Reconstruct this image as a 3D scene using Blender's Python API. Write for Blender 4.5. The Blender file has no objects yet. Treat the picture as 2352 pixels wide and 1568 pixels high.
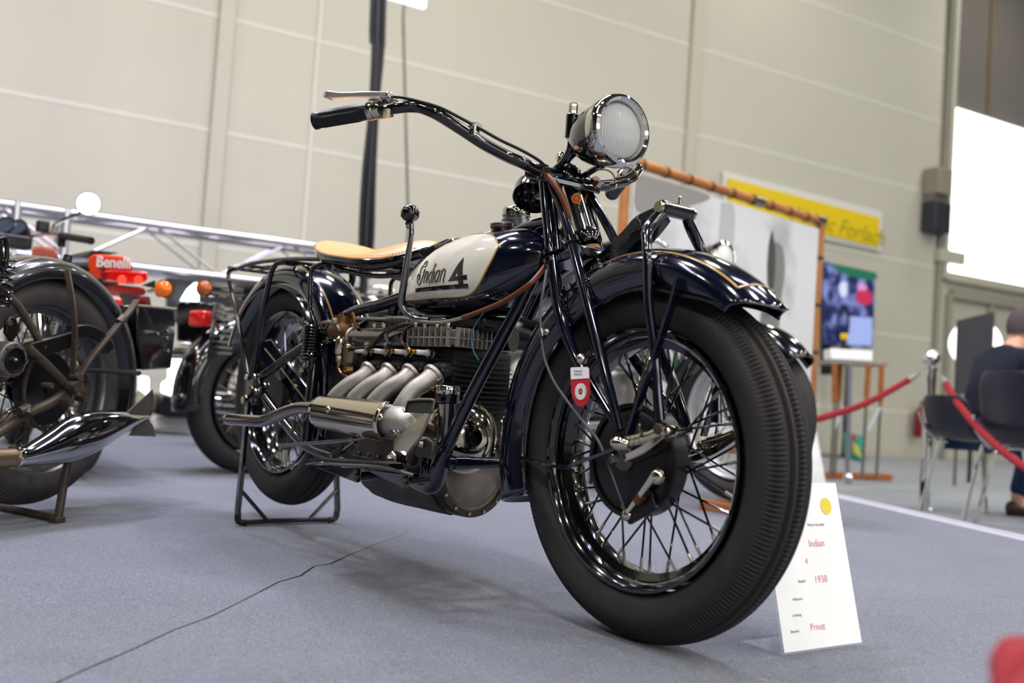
import bpy, math, random
from mathutils import Vector as V, Matrix
random.seed(7)
sc=bpy.context.scene
COL=sc.collection
PI=math.pi
# ------------------------------------------------------------------ camera, world, exposure
CAM_LOC=(2.81647,-1.41989,0.45854)
CAM_R=(0.627737,0.775452,0.067978)
CAM_U=(-0.006817,-0.081848,0.996622)
CAM_F=(-0.778396,0.626079,0.046092)
LENS=35.2092

cd=bpy.data.cameras.new('camera'); cd.sensor_width=36; cd.lens=LENS; cd.clip_end=200
co=bpy.data.objects.new('camera',cd); COL.objects.link(co)
_r,_u,_f=V(CAM_R),V(CAM_U),V(CAM_F)
co.matrix_world=Matrix(((_r.x,_u.x,-_f.x,CAM_LOC[0]),(_r.y,_u.y,-_f.y,CAM_LOC[1]),(_r.z,_u.z,-_f.z,CAM_LOC[2]),(0,0,0,1)))
cd.dof.use_dof=True; cd.dof.focus_distance=2.25; cd.dof.aperture_fstop=2.4
sc.camera=co
sc.view_settings.view_transform='Standard'; sc.view_settings.look='None'
sc.view_settings.gamma=1; sc.view_settings.use_curve_mapping=False
sc.view_settings.exposure=-.30
w=bpy.data.worlds.new('world'); sc.world=w; w.use_nodes=True
w.node_tree.nodes['Background'].inputs[0].default_value=(.93,.97,1,1)
w.node_tree.nodes['Background'].inputs[1].default_value=5.0
sc.cycles.max_bounces=6; sc.cycles.diffuse_bounces=3; sc.cycles.glossy_bounces=4; sc.cycles.transparent_max_bounces=8
sc.cycles.sample_clamp_indirect=6; sc.cycles.caustics_reflective=False; sc.cycles.caustics_refractive=False
WP=(-4.4213,11.3987,0.0)
WT=(0.13676,0.99060,0.0)
WN=(0.99060,-0.13676,0.0)

wt=V(WT); wn=V(WN); wp=V(WP)
def area(name,loc,size,power,col,aim=None,shape='RECTANGLE',sy=None,rz=0):
    l=bpy.data.lights.new(name,'AREA'); l.shape=shape; l.size=size
    if sy: l.size_y=sy
    l.energy=power; l.color=col
    o=bpy.data.objects.new(name,l); COL.objects.link(o); o.location=loc
    if aim is not None: o.rotation_euler=(V(aim)-V(loc)).to_track_quat('-Z','Y').to_euler()
    else: o.rotation_euler=(0,0,rz)
    return o
# the hall's own ceiling lamps: rows of high-bay fittings under a dark roof
WALLA=math.atan2(WT[1],WT[0])
for i in range(6):
    for j in range(5):
        p=wp+wn*(1.6+i*3.4)+wt*(-17+j*4.6)
        d_=(p.x+.5)**2+(p.y-1.2)**2
        area('ceiling_lamp',(p.x,p.y,7.3),.6,(230 if d_<9 else (74 if i<2 else 125)),(1,.965,.90),shape='DISK')
# stage strips of the stand, cool tinted, over the machines
for k,(x,y) in enumerate([(-1.4,.3),(-.6,-2.6),(1.6,2.4)]):
    area('stage_strip_lamp',(x,y,4.6),2.2,(230 if k==0 else 45),(.72,.69,1.0),sy=.25,rz=WALLA)

# ------------------------------------------------------------------ geometry helpers
class G:
    def __init__(s): s.v=[]; s.f=[]; s.m=[]
    def add(s,v,f,m=0):
        n=len(s.v); s.v+= [tuple(p) for p in v]; s.f+=[tuple(i+n for i in q) for q in f]; s.m+=[m]*len(f); return s
def cr(pts,k):
    if k<=1 or len(pts)<3: return [tuple(p) for p in pts]
    out=[];n=len(pts)
    for i in range(n-1):
        p0=pts[max(i-1,0)];p1=pts[i];p2=pts[i+1];p3=pts[min(i+2,n-1)]
        for j in range(k):
            t=j/k
            out.append(tuple(.5*((2*b)+(-a+c)*t+(2*a-5*b+4*c-d)*t*t+(-a+3*b-3*c+d)*t**3) for a,b,c,d in zip(p0,p1,p2,p3)))
    out.append(tuple(pts[-1])); return out
def tube(g,pts,r,n=10,k=1,sec=None,up=(0,0,1),cap=True,closed=False,m=0):
    """sweep a round (radius r or list) or flat (sec=(side,height)) section along a path"""
    if not isinstance(r,(list,tuple)): r=[r]*len(pts)
    q=[tuple(p)+(a,) for p,a in zip(pts,r)]
    if closed: q=q+[q[0]]
    q=cr(q,k)
    if closed: q=q[:-1]
    P=[V(a[:3]) for a in q]; R=[a[3] for a in q]; N=len(P); v=[];f=[]
    T=[]
    for i in range(N):
        a=P[i-1] if (i>0 or closed) else P[i]; b=P[(i+1)%N] if (i<N-1 or closed) else P[i]
        d=(b-a); T.append(d.normalized() if d.length>1e-9 else V((1,0,0)))
    nrm=None
    for i in range(N):
        t=T[i]
        if sec:
            s=V(up).cross(t); s=s.normalized() if s.length>1e-6 else V((1,0,0)); h=t.cross(s)
            a,b=sec[0]/2*R[i],sec[1]/2*R[i]
            c=.25*min(a,b)
            for x,y in ((a,b-c),(a-c,b),(-a+c,b),(-a,b-c),(-a,-b+c),(-a+c,-b),(a-c,-b),(a,-b+c)): v.append(P[i]+s*x+h*y)
            n=8
        else:
            if nrm is None:
                u=V((0,0,1)) if abs(t.z)<.9 else V((1,0,0)); nrm=(u-t*u.dot(t)).normalized()
            else:
                nrm=nrm-t*nrm.dot(t); nrm=nrm.normalized() if nrm.length>1e-8 else V((1,0,0))
            s=t.cross(nrm)
            for j in range(n):
                a=2*PI*j/n; v.append(P[i]+(nrm*math.cos(a)+s*math.sin(a))*R[i])
    for i in range(N if closed else N-1):
        i2=(i+1)%N
        for j in range(n): f.append((i*n+j,i*n+(j+1)%n,i2*n+(j+1)%n,i2*n+j))
    if cap and not closed:
        f.append(tuple(range(n-1,-1,-1))); f.append(tuple((N-1)*n+j for j in range(n)))
    return g.add(v,f,m)
def basis(ax):
    ax=V(ax).normalized(); u=V((0,0,1)) if abs(ax.z)<.9 else V((1,0,0)); u=(u-ax*u.dot(ax)).normalized(); return ax,u,ax.cross(u)
def lathe(g,prof,o,ax,n=24,closed=False,m=0,a0=0,a1=2*PI):
    """revolve (r,h) profile about axis ax through o"""
    ax,u,w=basis(ax); o=V(o); v=[];f=[]; full=abs(a1-a0-2*PI)<1e-6; ns=n if full else n+1
    for (r,h) in prof:
        for j in range(ns):
            a=a0+(a1-a0)*j/n; v.append(o+ax*h+(u*math.cos(a)+w*math.sin(a))*r)
    M=len(prof)
    for i in range(M if closed else M-1):
        i2=(i+1)%M
        for j in range(n):
            j2=(j+1)%ns if full else j+1
            f.append((i*ns+j,i*ns+j2,i2*ns+j2,i2*ns+j))
    return g.add(v,f,m)
def disc(g,o,ax,r,h,n=24,m=0,bev=.1):
    b=min(r,h)*bev
    return lathe(g,[(0,-h/2),(r-b,-h/2),(r,-h/2+b),(r,h/2-b),(r-b,h/2),(0,h/2)],o,ax,n,m=m)
def ball(g,o,r,n=16,s=(1,1,1),m=0):
    v=[];f=[];k=n//2
    for i in range(k+1):
        a=PI*i/k
        for j in range(n): b=2*PI*j/n; v.append((o[0]+r*s[0]*math.sin(a)*math.cos(b),o[1]+r*s[1]*math.sin(a)*math.sin(b),o[2]+r*s[2]*math.cos(a)))
    for i in range(k):
        for j in range(n): f.append((i*n+j,(i+1)*n+j,(i+1)*n+(j+1)%n,i*n+(j+1)%n))
    return g.add(v,f,m)
def box(g,c,s,X=(1,0,0),Y=(0,1,0),Z=(0,0,1),m=0):
    c,X,Y,Z=V(c),V(X),V(Y),V(Z); v=[c+X*(a*s[0]/2)+Y*(b*s[1]/2)+Z*(d*s[2]/2) for a in(-1,1) for b in(-1,1) for d in(-1,1)]
    return g.add(v,[(0,1,3,2),(4,6,7,5),(0,4,5,1),(2,3,7,6),(0,2,6,4),(1,5,7,3)],m)
def prism(g,poly,thick,m=0):
    """poly: list of 3D points (planar), thick: vector"""
    n=len(poly); t=V(thick); v=[V(p) for p in poly]+[V(p)+t for p in poly]
    f=[tuple(range(n-1,-1,-1)),tuple(range(n,2*n))]+[(i,(i+1)%n,n+(i+1)%n,n+i) for i in range(n)]
    return g.add(v,f,m)
def grid(g,P,cu=False,cv=False,m=0):
    M=len(P);N=len(P[0]); v=[p for row in P for p in row]; f=[]
    for i in range(M if cu else M-1):
        for j in range(N if cv else N-1): f.append((i*N+j,i*N+(j+1)%N,((i+1)%M)*N+(j+1)%N,((i+1)%M)*N+j))
    return g.add(v,f,m)
def hexn(g,o,ax,r,h,m=0):
    return lathe(g,[(0,-h/2),(r*.93,-h/2),(r,-h/2+.1*h),(r,h/2-.1*h),(r*.9,h/2),(0,h/2)],o,ax,6,m=m)
MW={}
def xf(m,p): return tuple(m@V(p))
def obj(name,g,mat,parent=None,sharp=35,bevel=0,solid=0,frame=None,sub=0,label=None,origin=None,kind=None,cat=None,group=None,flat=False):
    me=bpy.data.meshes.new(name)
    mats=mat if isinstance(mat,(list,tuple)) else [mat]
    o=bpy.data.objects.new(name,me)
    fm=frame if frame is not None else Matrix.Identity(4)
    vs=[fm@V(p) for p in g.v]
    if parent is None:
        if origin is None:
            xs=[p.x for p in vs];ys=[p.y for p in vs];zs=[p.z for p in vs]
            origin=V(((min(xs)+max(xs))/2,(min(ys)+max(ys))/2,min(zs)))
        pm=Matrix.Translation(V(origin)); o.location=V(origin)
    else: pm=MW[parent.name]
    inv=pm.inverted(); me.from_pydata([tuple(inv@p) for p in vs],[],g.f)
    for x in mats: me.materials.append(x)
    if len(mats)>1: me.polygons.foreach_set('material_index',g.m)
    me.update(); 
    import bmesh
    bm=bmesh.new(); bm.from_mesh(me); bmesh.ops.recalc_face_normals(bm,faces=bm.faces); bm.to_mesh(me); bm.free()
    if not flat:
        me.polygons.foreach_set('use_smooth',[True]*len(me.polygons)); me.set_sharp_from_angle(angle=math.radians(sharp))
    COL.objects.link(o); MW[o.name]=pm
    if parent is not None: o.parent=parent
    if solid:
        md=o.modifiers.new('solidify','SOLIDIFY'); md.thickness=solid; md.offset=0
    if bevel:
        md=o.modifiers.new('bevel','BEVEL'); md.width=bevel; md.segments=2; md.limit_method='ANGLE'; md.angle_limit=math.radians(40)
    if sub:
        md=o.modifiers.new('subsurf','SUBSURF'); md.levels=sub; md.render_levels=sub
    if label: o['label']=label
    if kind: o['kind']=kind
    if cat: o['category']=cat
    if group: o['group']=group
    return o
def thing(name,label,cat,loc=(0,0,0),yaw=0,group=None):
    o=bpy.data.objects.new(name,None); COL.objects.link(o); o.location=loc; o.rotation_euler=(0,0,yaw); o.empty_display_size=.1
    o['label']=label; o['category']=cat
    if group: o['group']=group
    MW[o.name]=Matrix.Translation(V(loc))@Matrix.Rotation(yaw,4,'Z'); return o
def lin(h):
    h=h.lstrip('#'); c=[int(h[i:i+2],16)/255 for i in(0,2,4)]
    return tuple((x/12.92 if x<=.04045 else ((x+.055)/1.055)**2.4) for x in c)+(1,)
def mat(name,hexc,rough=.5,metal=0,coat=0,noise=0,nscale=40,bump=0,bscale=200,emit=0,trans=0,alpha=1,spec=.5,col2=None,ior=1.45,sheen=0):
    m=bpy.data.materials.new(name); m.use_nodes=True; nt=m.node_tree; b=nt.nodes['Principled BSDF']
    c=lin(hexc); I=b.inputs
    I['Base Color'].default_value=c; I['Roughness'].default_value=rough; I['Metallic'].default_value=metal
    I['Coat Weight'].default_value=coat; I['Coat Roughness'].default_value=.03; I['Specular IOR Level'].default_value=spec
    I['Transmission Weight'].default_value=trans; I['Alpha'].default_value=alpha; I['IOR'].default_value=ior
    if sheen: I['Sheen Weight'].default_value=sheen
    if emit: I['Emission Color'].default_value=c; I['Emission Strength'].default_value=emit
    tc=None
    if noise or bump:
        tc=nt.nodes.new('ShaderNodeTexCoord')
    if noise:
        n=nt.nodes.new('ShaderNodeTexNoise'); n.inputs['Scale'].default_value=nscale; n.inputs['Detail'].default_value=5
        nt.links.new(tc.outputs['Object'],n.inputs['Vector'])
        r=nt.nodes.new('ShaderNodeMixRGB'); c2=lin(col2) if col2 else tuple(x*.45 for x in c[:3])+(1,)
        r.inputs[1].default_value=c; r.inputs[2].default_value=c2
        mr=nt.nodes.new('ShaderNodeMapRange'); mr.inputs[1].default_value=.5-.25; mr.inputs[2].default_value=.75; mr.inputs[4].default_value=noise
        nt.links.new(n.outputs['Fac'],mr.inputs[0]); nt.links.new(mr.outputs[0],r.inputs[0]); nt.links.new(r.outputs[0],I['Base Color'])
        mr2=nt.nodes.new('ShaderNodeMapRange'); mr2.inputs[3].default_value=rough*.8; mr2.inputs[4].default_value=min(1,rough*1.25)
        nt.links.new(n.outputs['Fac'],mr2.inputs[0]); nt.links.new(mr2.outputs[0],I['Roughness'])
    if bump:
        n=nt.nodes.new('ShaderNodeTexNoise'); n.inputs['Scale'].default_value=bscale; n.inputs['Detail'].default_value=3
        nt.links.new(tc.outputs['Object'],n.inputs['Vector'])
        bp=nt.nodes.new('ShaderNodeBump'); bp.inputs['Strength'].default_value=bump; bp.inputs['Distance'].default_value=.002
        nt.links.new(n.outputs['Fac'],bp.inputs['Height']); nt.links.new(bp.outputs[0],I['Normal'])
    return m
M={}
M['navy']=mat('navy_enamel','#070b1e',.12,coat=1)
M['black']=mat('black_enamel','#060608',.14,coat=1)
M['satin']=mat('black_satin','#0c0c0e',.35)
M['iron']=mat('black_iron','#151516',.5,noise=.5,bump=.15,bscale=300)
M['castblk']=mat('cast_iron_dark','#2b292b',.55,noise=.5,bump=.3,bscale=500)
M['rubber']=mat('tyre_rubber','#2a2726',.62,noise=.35,nscale=14,bump=.1,bscale=400,col2='#1d1b1b')
M['grip']=mat('black_grip_rubber','#111113',.42)
M['chrome']=mat('chrome','#e2e0dc',.045,metal=1)
M['nickel']=mat('polished_nickel','#cfc6b4',.09,metal=1)
M['steel']=mat('plated_steel','#a8a296',.25,metal=1,noise=.4,nscale=60)
M['alu']=mat('cast_aluminium','#b9b5ad',.38,metal=.75,noise=.45,nscale=25,bump=.35,bscale=450,col2='#8b857b')
M['alud']=mat('dull_aluminium','#75706a',.5,metal=.7,noise=.5,nscale=18,bump=.3,bscale=250,col2='#4b4641')
M['pan']=mat('oily_grey_casting','#5d5852',.55,metal=.35,noise=.7,nscale=14,bump=.3,bscale=200,col2='#35312c')
M['polal']=mat('polished_aluminium','#8e8c8a',.18,metal=1,noise=.3,nscale=30)
M['white']=mat('white_ceramic','#f3f1ea',.18,coat=.5)
M['brass']=mat('brass','#b98a3c',.2,metal=1)
M['bronze']=mat('old_bronze','#86603c',.42,metal=.8,noise=.6,nscale=30,bump=.3,bscale=200,col2='#5a3d26')
M['copper']=mat('copper','#c07a4e',.22,metal=1)
M['zinc']=mat('zinc_plate','#b9b7a8',.25,metal=1)
M['leather']=mat('tan_leather','#dd9c5c',.36,noise=.5,nscale=9,bump=.1,bscale=300,col2='#d28a45')
M['stitch']=mat('cream_thread','#f6dcb4',.7)
M['cream']=mat('cream_enamel','#e3dfd0',.13,coat=1)
M['gold']=mat('gold_line','#b08a3c',.3,coat=1)
M['goldd']=mat('gold_leaf_lettering','#84704a',.35,coat=1)
M['decal']=mat('black_decal','#08080a',.15,coat=1)
M['brown']=mat('brown_rubber_hose','#66300f',.4)
M['wire']=mat('copper_brown_wire','#6b3e2e',.4)
M['braid']=mat('black_braid','#1a1a1e',.7)
M['red']=mat('signal_red','#c8141c',.35)
M['redthread']=mat('red_thread','#a81f26',.7)
M['blue']=mat('blue_wire','#1f7f9a',.4)
M['card']=mat('white_card','#ffffff',.5)
M['glass']=mat('clear_acrylic','#e8ecf2',.03,alpha=.16,spec=.8)
M['lens']=mat('ribbed_lens_glass','#ffffff',.08,trans=.5,ior=1.25)
M['wood']=mat('varnished_wood','#b06a34',.45,noise=.7,nscale=18,col2='#7f4522')
M['rust']=mat('worn_brown_steel','#5b5046',.5,metal=.5,noise=.7,nscale=30,bump=.3,col2='#38302a')
def text(name,body,size,mat_,parent,m4,extrude=.0004,shear=0,frame=None,spacing=1,offset=0,align='LEFT'):
    cu=bpy.data.curves.new(name,'FONT'); cu.body=body; cu.size=size; cu.extrude=extrude; cu.shear=shear; cu.space_character=spacing; cu.offset=offset; cu.align_x=align
    cu.resolution_u=3
    o=bpy.data.objects.new(name,cu); cu.materials.append(mat_); COL.objects.link(o)
    m=(frame@m4) if frame is not None else m4
    dg=bpy.context.evaluated_depsgraph_get(); me=bpy.data.meshes.new_from_object(o.evaluated_get(dg)); bpy.data.objects.remove(o); me.materials.clear(); me.materials.append(mat_)
    o=bpy.data.objects.new(name,me); COL.objects.link(o); o['kind']='stuff'
    o.parent=parent; o.matrix_basis=MW[parent.name].inverted()@m; MW[o.name]=MW[parent.name]
    return o
def m4(o,X,Y):
    X=V(X).normalized(); Z=X.cross(V(Y)).normalized(); Y=Z.cross(X); o=V(o)
    return Matrix(((X.x,Y.x,Z.x,o.x),(X.y,Y.y,Z.y,o.y),(X.z,Y.z,Z.z,o.z),(0,0,0,1)))
# fuel tank: top and bottom line, half width, along x
TANK_X=[.665,.70,.76,.84,.92,1.00,1.06,1.12,1.17,1.20]
TANK_T=[.668,.705,.752,.790,.810,.818,.818,.812,.795,.775]
TANK_B=[.640,.628,.622,.620,.620,.622,.630,.650,.685,.715]
TANK_W=[.045,.078,.108,.128,.135,.136,.130,.112,.080,.050]
def _lerp(xs,ys,x):
    if x<=xs[0]: return ys[0]
    if x>=xs[-1]: return ys[-1]
    for i in range(len(xs)-1):
        if x<=xs[i+1]:
            t=(x-xs[i])/(xs[i+1]-xs[i])
            # monotone smooth (catmull)
            y0=ys[max(i-1,0)];y1=ys[i];y2=ys[i+1];y3=ys[min(i+2,len(ys)-1)]
            x0=xs[max(i-1,0)];x3=xs[min(i+2,len(xs)-1)];h=xs[i+1]-xs[i]
            m1=(y2-y0)/(xs[i+1]-x0+1e-9)*h;m2=(y3-y1)/(x3-xs[i]+1e-9)*h
            t2=t*t;t3=t2*t
            return (2*t3-3*t2+1)*y1+(t3-2*t2+t)*m1+(-2*t3+3*t2)*y2+(t3-t2)*m2
    return ys[-1]
def tank_y(x,z,off=0.0):
    t=_lerp(TANK_X,TANK_T,x);b=_lerp(TANK_X,TANK_B,x);w=_lerp(TANK_X,TANK_W,x)
    zm=b+(t-b)*.42
    h=(t-zm) if z>zm else (zm-b)
    u=min(abs(z-zm)/max(h,1e-6),.995)
    n=2.3 if z>zm else 3.0
    return w*(1-u**n)**(1/n)+off

FR={'b2':((-0.2897,-0.6751,0.0000),-0.99484),'b3':((-1.3500,-0.2400,0.0000),3.07178),'b4':((-1.4000,0.5000,0.0000),1.81514),'b5':((-2.7500,1.1500,0.0000),1.69297),'b6':((-1.3100,2.0000,0.0450),0.00000),'bp':((-0.0721,4.5771,-0.1200),1.11701)}

def mir(pts): return [(p[0],-p[1],p[2]) for p in pts]

# ------------------------------------------------------------------ the hall
FZ=-.12
def wpt(s,z,off=0): 
    p=wp+wt*s+wn*off; return (p.x,p.y,z)
def s_of(p): return (V((p[0],p[1],0))-wp).dot(wt)
m_wall=bpy.data.materials.new('wall_panel_paint'); m_wall.use_nodes=True
def _wallmat():
    nt=m_wall.node_tree; b=nt.nodes['Principled BSDF']; b.inputs['Roughness'].default_value=.6
    tc=nt.nodes.new('ShaderNodeTexCoord'); n=nt.nodes.new('ShaderNodeTexNoise'); n.inputs['Scale'].default_value=.7; n.inputs['Detail'].default_value=2
    nt.links.new(tc.outputs['Object'],n.inputs['Vector'])
    mx=nt.nodes.new('ShaderNodeMixRGB'); mx.inputs[1].default_value=lin('#c6c2b2'); mx.inputs[2].default_value=lin('#bcb9ab')
    nt.links.new(n.outputs['Fac'],mx.inputs[0]); nt.links.new(mx.outputs[0],b.inputs['Base Color'])
    wv=nt.nodes.new('ShaderNodeTexWave'); wv.bands_direction='Z'; wv.inputs['Scale'].default_value=14; 
    nt.links.new(tc.outputs['Object'],wv.inputs['Vector'])
    bp=nt.nodes.new('ShaderNodeBump'); bp.inputs['Strength'].default_value=.12; bp.inputs['Distance'].default_value=.004
    nt.links.new(wv.outputs['Fac'],bp.inputs['Height']); nt.links.new(bp.outputs[0],b.inputs['Normal'])
_wallmat()
m_frame=mat('pale_metal_trim','#bdbaa8',.45)
m_far=mat('dark_hall_partition','#57564f',.7)
m_rib=mat('panel_joint_paint','#d6d4c8',.6)
m_dark=mat('dark_ceiling_sheet','#3a3a3c',.7)
m_floor=bpy.data.materials.new('hall_floor_carpet'); m_carpet=bpy.data.materials.new('grey_blue_carpet')
def _carpet(m,c1,c2,scale):
    m.use_nodes=True; nt=m.node_tree; b=nt.nodes['Principled BSDF']; b.inputs['Roughness'].default_value=.95; b.inputs['Specular IOR Level'].default_value=.2
    b.inputs['Sheen Weight'].default_value=.25
    tc=nt.nodes.new('ShaderNodeTexCoord')
    n=nt.nodes.new('ShaderNodeTexNoise'); n.inputs['Scale'].default_value=scale; n.inputs['Detail'].default_value=3
    n2=nt.nodes.new('ShaderNodeTexNoise'); n2.inputs['Scale'].default_value=2.2; n2.inputs['Detail'].default_value=4
    v=nt.nodes.new('ShaderNodeTexVoronoi'); v.inputs['Scale'].default_value=scale*.8
    mp=nt.nodes.new('ShaderNodeMapping'); mp.inputs['Scale'].default_value=(1,2.2,1); mp.inputs['Rotation'].default_value=(0,0,.9)
    nt.links.new(tc.outputs['Object'],mp.inputs['Vector'])
    for q in (n,v): nt.links.new(mp.outputs[0],q.inputs['Vector'])
    nt.links.new(tc.outputs['Object'],n2.inputs['Vector'])
    mx=nt.nodes.new('ShaderNodeMixRGB'); mx.inputs[1].default_value=lin(c1); mx.inputs[2].default_value=lin(c2)
    mr=nt.nodes.new('ShaderNodeMapRange'); mr.inputs[1].default_value=.38; mr.inputs[2].default_value=.62
    nt.links.new(n.outputs['Fac'],mr.inputs[0]); nt.links.new(mr.outputs[0],mx.inputs[0])
    mx2=nt.nodes.new('ShaderNodeMixRGB'); mx2.blend_type='MULTIPLY'; mx2.inputs[0].default_value=.35
    mr2=nt.nodes.new('ShaderNodeMapRange'); mr2.inputs[1].default_value=.3; mr2.inputs[2].default_value=.7; mr2.inputs[3].default_value=.6; mr2.inputs[4].default_value=1
    nt.links.new(n2.outputs['Fac'],mr2.inputs[0]); nt.links.new(mr2.outputs[0],mx2.inputs[2]); nt.links.new(mx.outputs[0],mx2.inputs[1])
    nt.links.new(mx2.outputs[0],b.inputs['Base Color'])
    bp=nt.nodes.new('ShaderNodeBump'); bp.inputs['Strength'].default_value=.5; bp.inputs['Distance'].default_value=.003
    nt.links.new(v.outputs['Distance'],bp.inputs['Height']); nt.links.new(bp.outputs[0],b.inputs['Normal'])
_carpet(m_floor,'#747a80','#8f959a',120); _carpet(m_carpet,'#50545f','#7f8491',260)
g=G(); box(g,tuple(wp+wn*10+wt*(-5)+V((0,0,FZ-.05))),(20.4,44,.1),X=wn,Y=wt)
obj('floor',g,m_floor,kind='structure',flat=True)
# far wall with an opening for the big window
CE=7.6
S0,S1=-27,17
wl=s_of((-4.3369,12.0104,3.88)); WB=(-4.224,12.828,2.4909)[2]; WTp=CE-.3
g=G()
def wallbox(s0,s1,z0,z1,o0=-.2,o1=0,gg=None):
    c=wp+wt*((s0+s1)/2)+wn*((o0+o1)/2); box(gg if gg is not None else g,(c.x,c.y,(z0+z1)/2),(abs(s1-s0),o1-o0,z1-z0),X=wt,Y=wn)
WS1=wl+4.2
wallbox(S0,wl,FZ,CE); wallbox(wl,WS1,FZ,WB); wallbox(wl,WS1,WTp,CE); wallbox(WS1,S1,FZ,CE)
obj('wall_back',g,m_wall,kind='structure',flat=True)
g=G(); wallbox(S0,S1,FZ,2.6,20,20.2); wallbox(S0,S1,4.6,CE,20,20.2); wallbox(S0,-16,2.6,4.6,20,20.2); wallbox(6,S1,2.6,4.6,20,20.2); obj('wall_front',g,m_wall,kind='structure',flat=True)
g=G(); wallbox(-16,6,2.6,4.6,20.12,20.14); obj('window_2',g,mat('daylit_strip_glazing','#f4f8ff',.5,emit=4),kind='structure',flat=True)  # unseen window; its pane emits on its own, added as front fill light
for nm,o0,o1,s0,s1 in (('wall_left',0,20,S0-.2,S0),('wall_right',0,20,S1,S1+.2)):
    g=G(); wallbox(s0,s1,FZ,CE,o0,o1); obj(nm,g,m_wall if nm=='wall_right' else m_far,kind='structure',flat=True)
g=G(); wallbox(S0,S1,CE,CE+.1,-.2,20.2); obj('ceiling',g,m_dark,kind='structure',flat=True)
# proud panel joints: horizontal ribs every metre, vertical cover strips
z0=(-5.7406,1.8424,2.5371)[2]
k=0
for dz in (-2,-1,0,1,2,3,4):
    g=G(); z=z0+dz*1.02
    wallbox(S0,wl-.05,z-.012,z+.018,0,.003); obj('trim_%d'%k,g,m_rib,kind='structure'); k+=1
for q in ((-5.7253,1.9537,2.938),(-4.988,7.2937,4.1007)):
    s=s_of(q); g=G(); wallbox(s-.07,s+.07,FZ,CE,0,.05); obj('trim_%d'%k,g,m_frame,kind='structure',bevel=.008); k+=1
s=s_of((-5.6091,2.7952,3.1212)); g=G(); wallbox(s-.015,s+.015,FZ,CE,0,.02); obj('trim_%d'%k,g,m_rib,kind='structure'); k+=1
g=G(); wallbox(S0,wl-.1,FZ,FZ+.1,0,.02); obj('baseboard_back',g,m_frame,kind='structure')
# window: frame, glass pane, roller shutter half way down
g=G(); wallbox(wl-.1,wl,WB-.1,WTp+.1,-.1,.08); wallbox(wl,WS1,WB-.12,WB,-.1,.1); wallbox(wl,WS1,WTp,WTp+.1,-.1,.06); wallbox(WS1,WS1+.1,WB-.1,WTp+.1,-.1,.06)
wo=obj('window_1',g,m_frame,kind='structure',bevel=.01)
m_glow=mat('window_glazing','#ffffff',.2,alpha=.12)
g=G(); wallbox(wl,WS1,WB,WTp,-.14,-.13); obj('pane',g,m_glow,wo,flat=True)
zs=(-4.2347,12.7504,4.8903)[2]
m_slat=mat('grey_brown_shutter','#6a645c',.6)
zz=zs; 
g=G()
while zz<WTp:
    wallbox(wl+.02,WS1-.02,zz,zz+.062,-.07,-.045,g); zz+=.075
sh=obj('shutter_slats',g,m_slat,wo,flat=True); sh['kind']='stuff'
g=G(); s2=s_of((-4.2173,12.8765,5.9642)); wallbox(s2-.03,s2+.03,zs,WTp,-.045,-.02,g); obj('shutter_guide',g,mat('brown_guide','#75644c',.5),wo)
# closed double door under the window
g=G(); d0=wl+.12
wallbox(d0,WS1-.1,FZ,WB-.35,0,.03); do=obj('door_1',g,mat('pale_door_paint','#bfbcae',.5),kind='structure')
g=G(); wallbox(d0-.06,d0,FZ,WB-.3,0,.09); wallbox(d0,WS1-.1,WB-.36,WB-.22,0,.12); 
s3=s_of((-4.1968,13.0251,1.4953)); wallbox(s3-.05,s3+.05,FZ,WB-.3,.03,.10); obj('door_frame',g,mat('grey_steel_rail','#9a9788',.45),do,bevel=.006)
# conduits and switch box on the wall by the window
t=thing('cable_conduit','grey pipe conduit running up the wall left of the bright window','conduit',(-4.2674,11.782,2.6082))
g=G(); s4=s_of((-4.3589,11.8504,4.4715)); tube(g,[wpt(s4,FZ,.05),wpt(s4,CE-.1,.05)],.035,10); obj('pipe',g,mat('conduit_grey','#8f8c7e',.5),t)
g=G(); s5=s_of((-4.3581,11.8564,2.6231)); tube(g,[wpt(s5,FZ,.05),wpt(s5,((-4.3617,11.8307,2.7118))[2],.05)],.03,10); obj('pipe',g,mat('conduit_pale','#a5a294',.5),t)
g=G(); wallbox(s4-.06,s4+.5,((-4.3077,12.2216,2.6192))[2],((-4.3095,12.2087,2.7914))[2],.02,.1); obj('bracket',g,m_frame,t)
t=thing('motor_box','black and grey shutter motor box fixed to the wall beside the window','box',(-4.2968,11.5696,2.9437))
a=(-4.4149,11.4448,3.8562); b=(-4.3447,11.9537,2.9739); sa,sb=s_of(a),s_of(b)
g=G(); wallbox(sa,s_of((-4.3733,11.746,3.8348)),((-4.3827,11.678,3.486))[2],a[2],.02,.28); obj('motor_housing',g,mat('motor_beige','#8d8876',.5),t,bevel=.02)
g=G(); wallbox(s_of((-4.3733,11.746,3.8348)),s4-.045,((-4.3831,11.6757,3.5162))[2],((-4.3862,11.6529,3.8188))[2],.02,.22); obj('switch_cover',g,mat('pale_cover','#b5b29c',.5),t,bevel=.01)
g=G(); wallbox(sa-.0,s_of((-4.367,11.7918,3.2276)),b[2],((-4.3818,11.6848,3.3952))[2],.02,.25); obj('control_box',g,mat('charcoal_plastic','#2c2f36',.5),t,bevel=.02)
g=G(); wallbox(sa+.02,s_of((-4.367,11.7918,3.2276)),((-4.3818,11.6848,3.3952))[2],((-4.3827,11.678,3.486))[2],.03,.2); obj('clamp',g,mat('grey_clamp','#6f6c66',.5),t)

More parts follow.
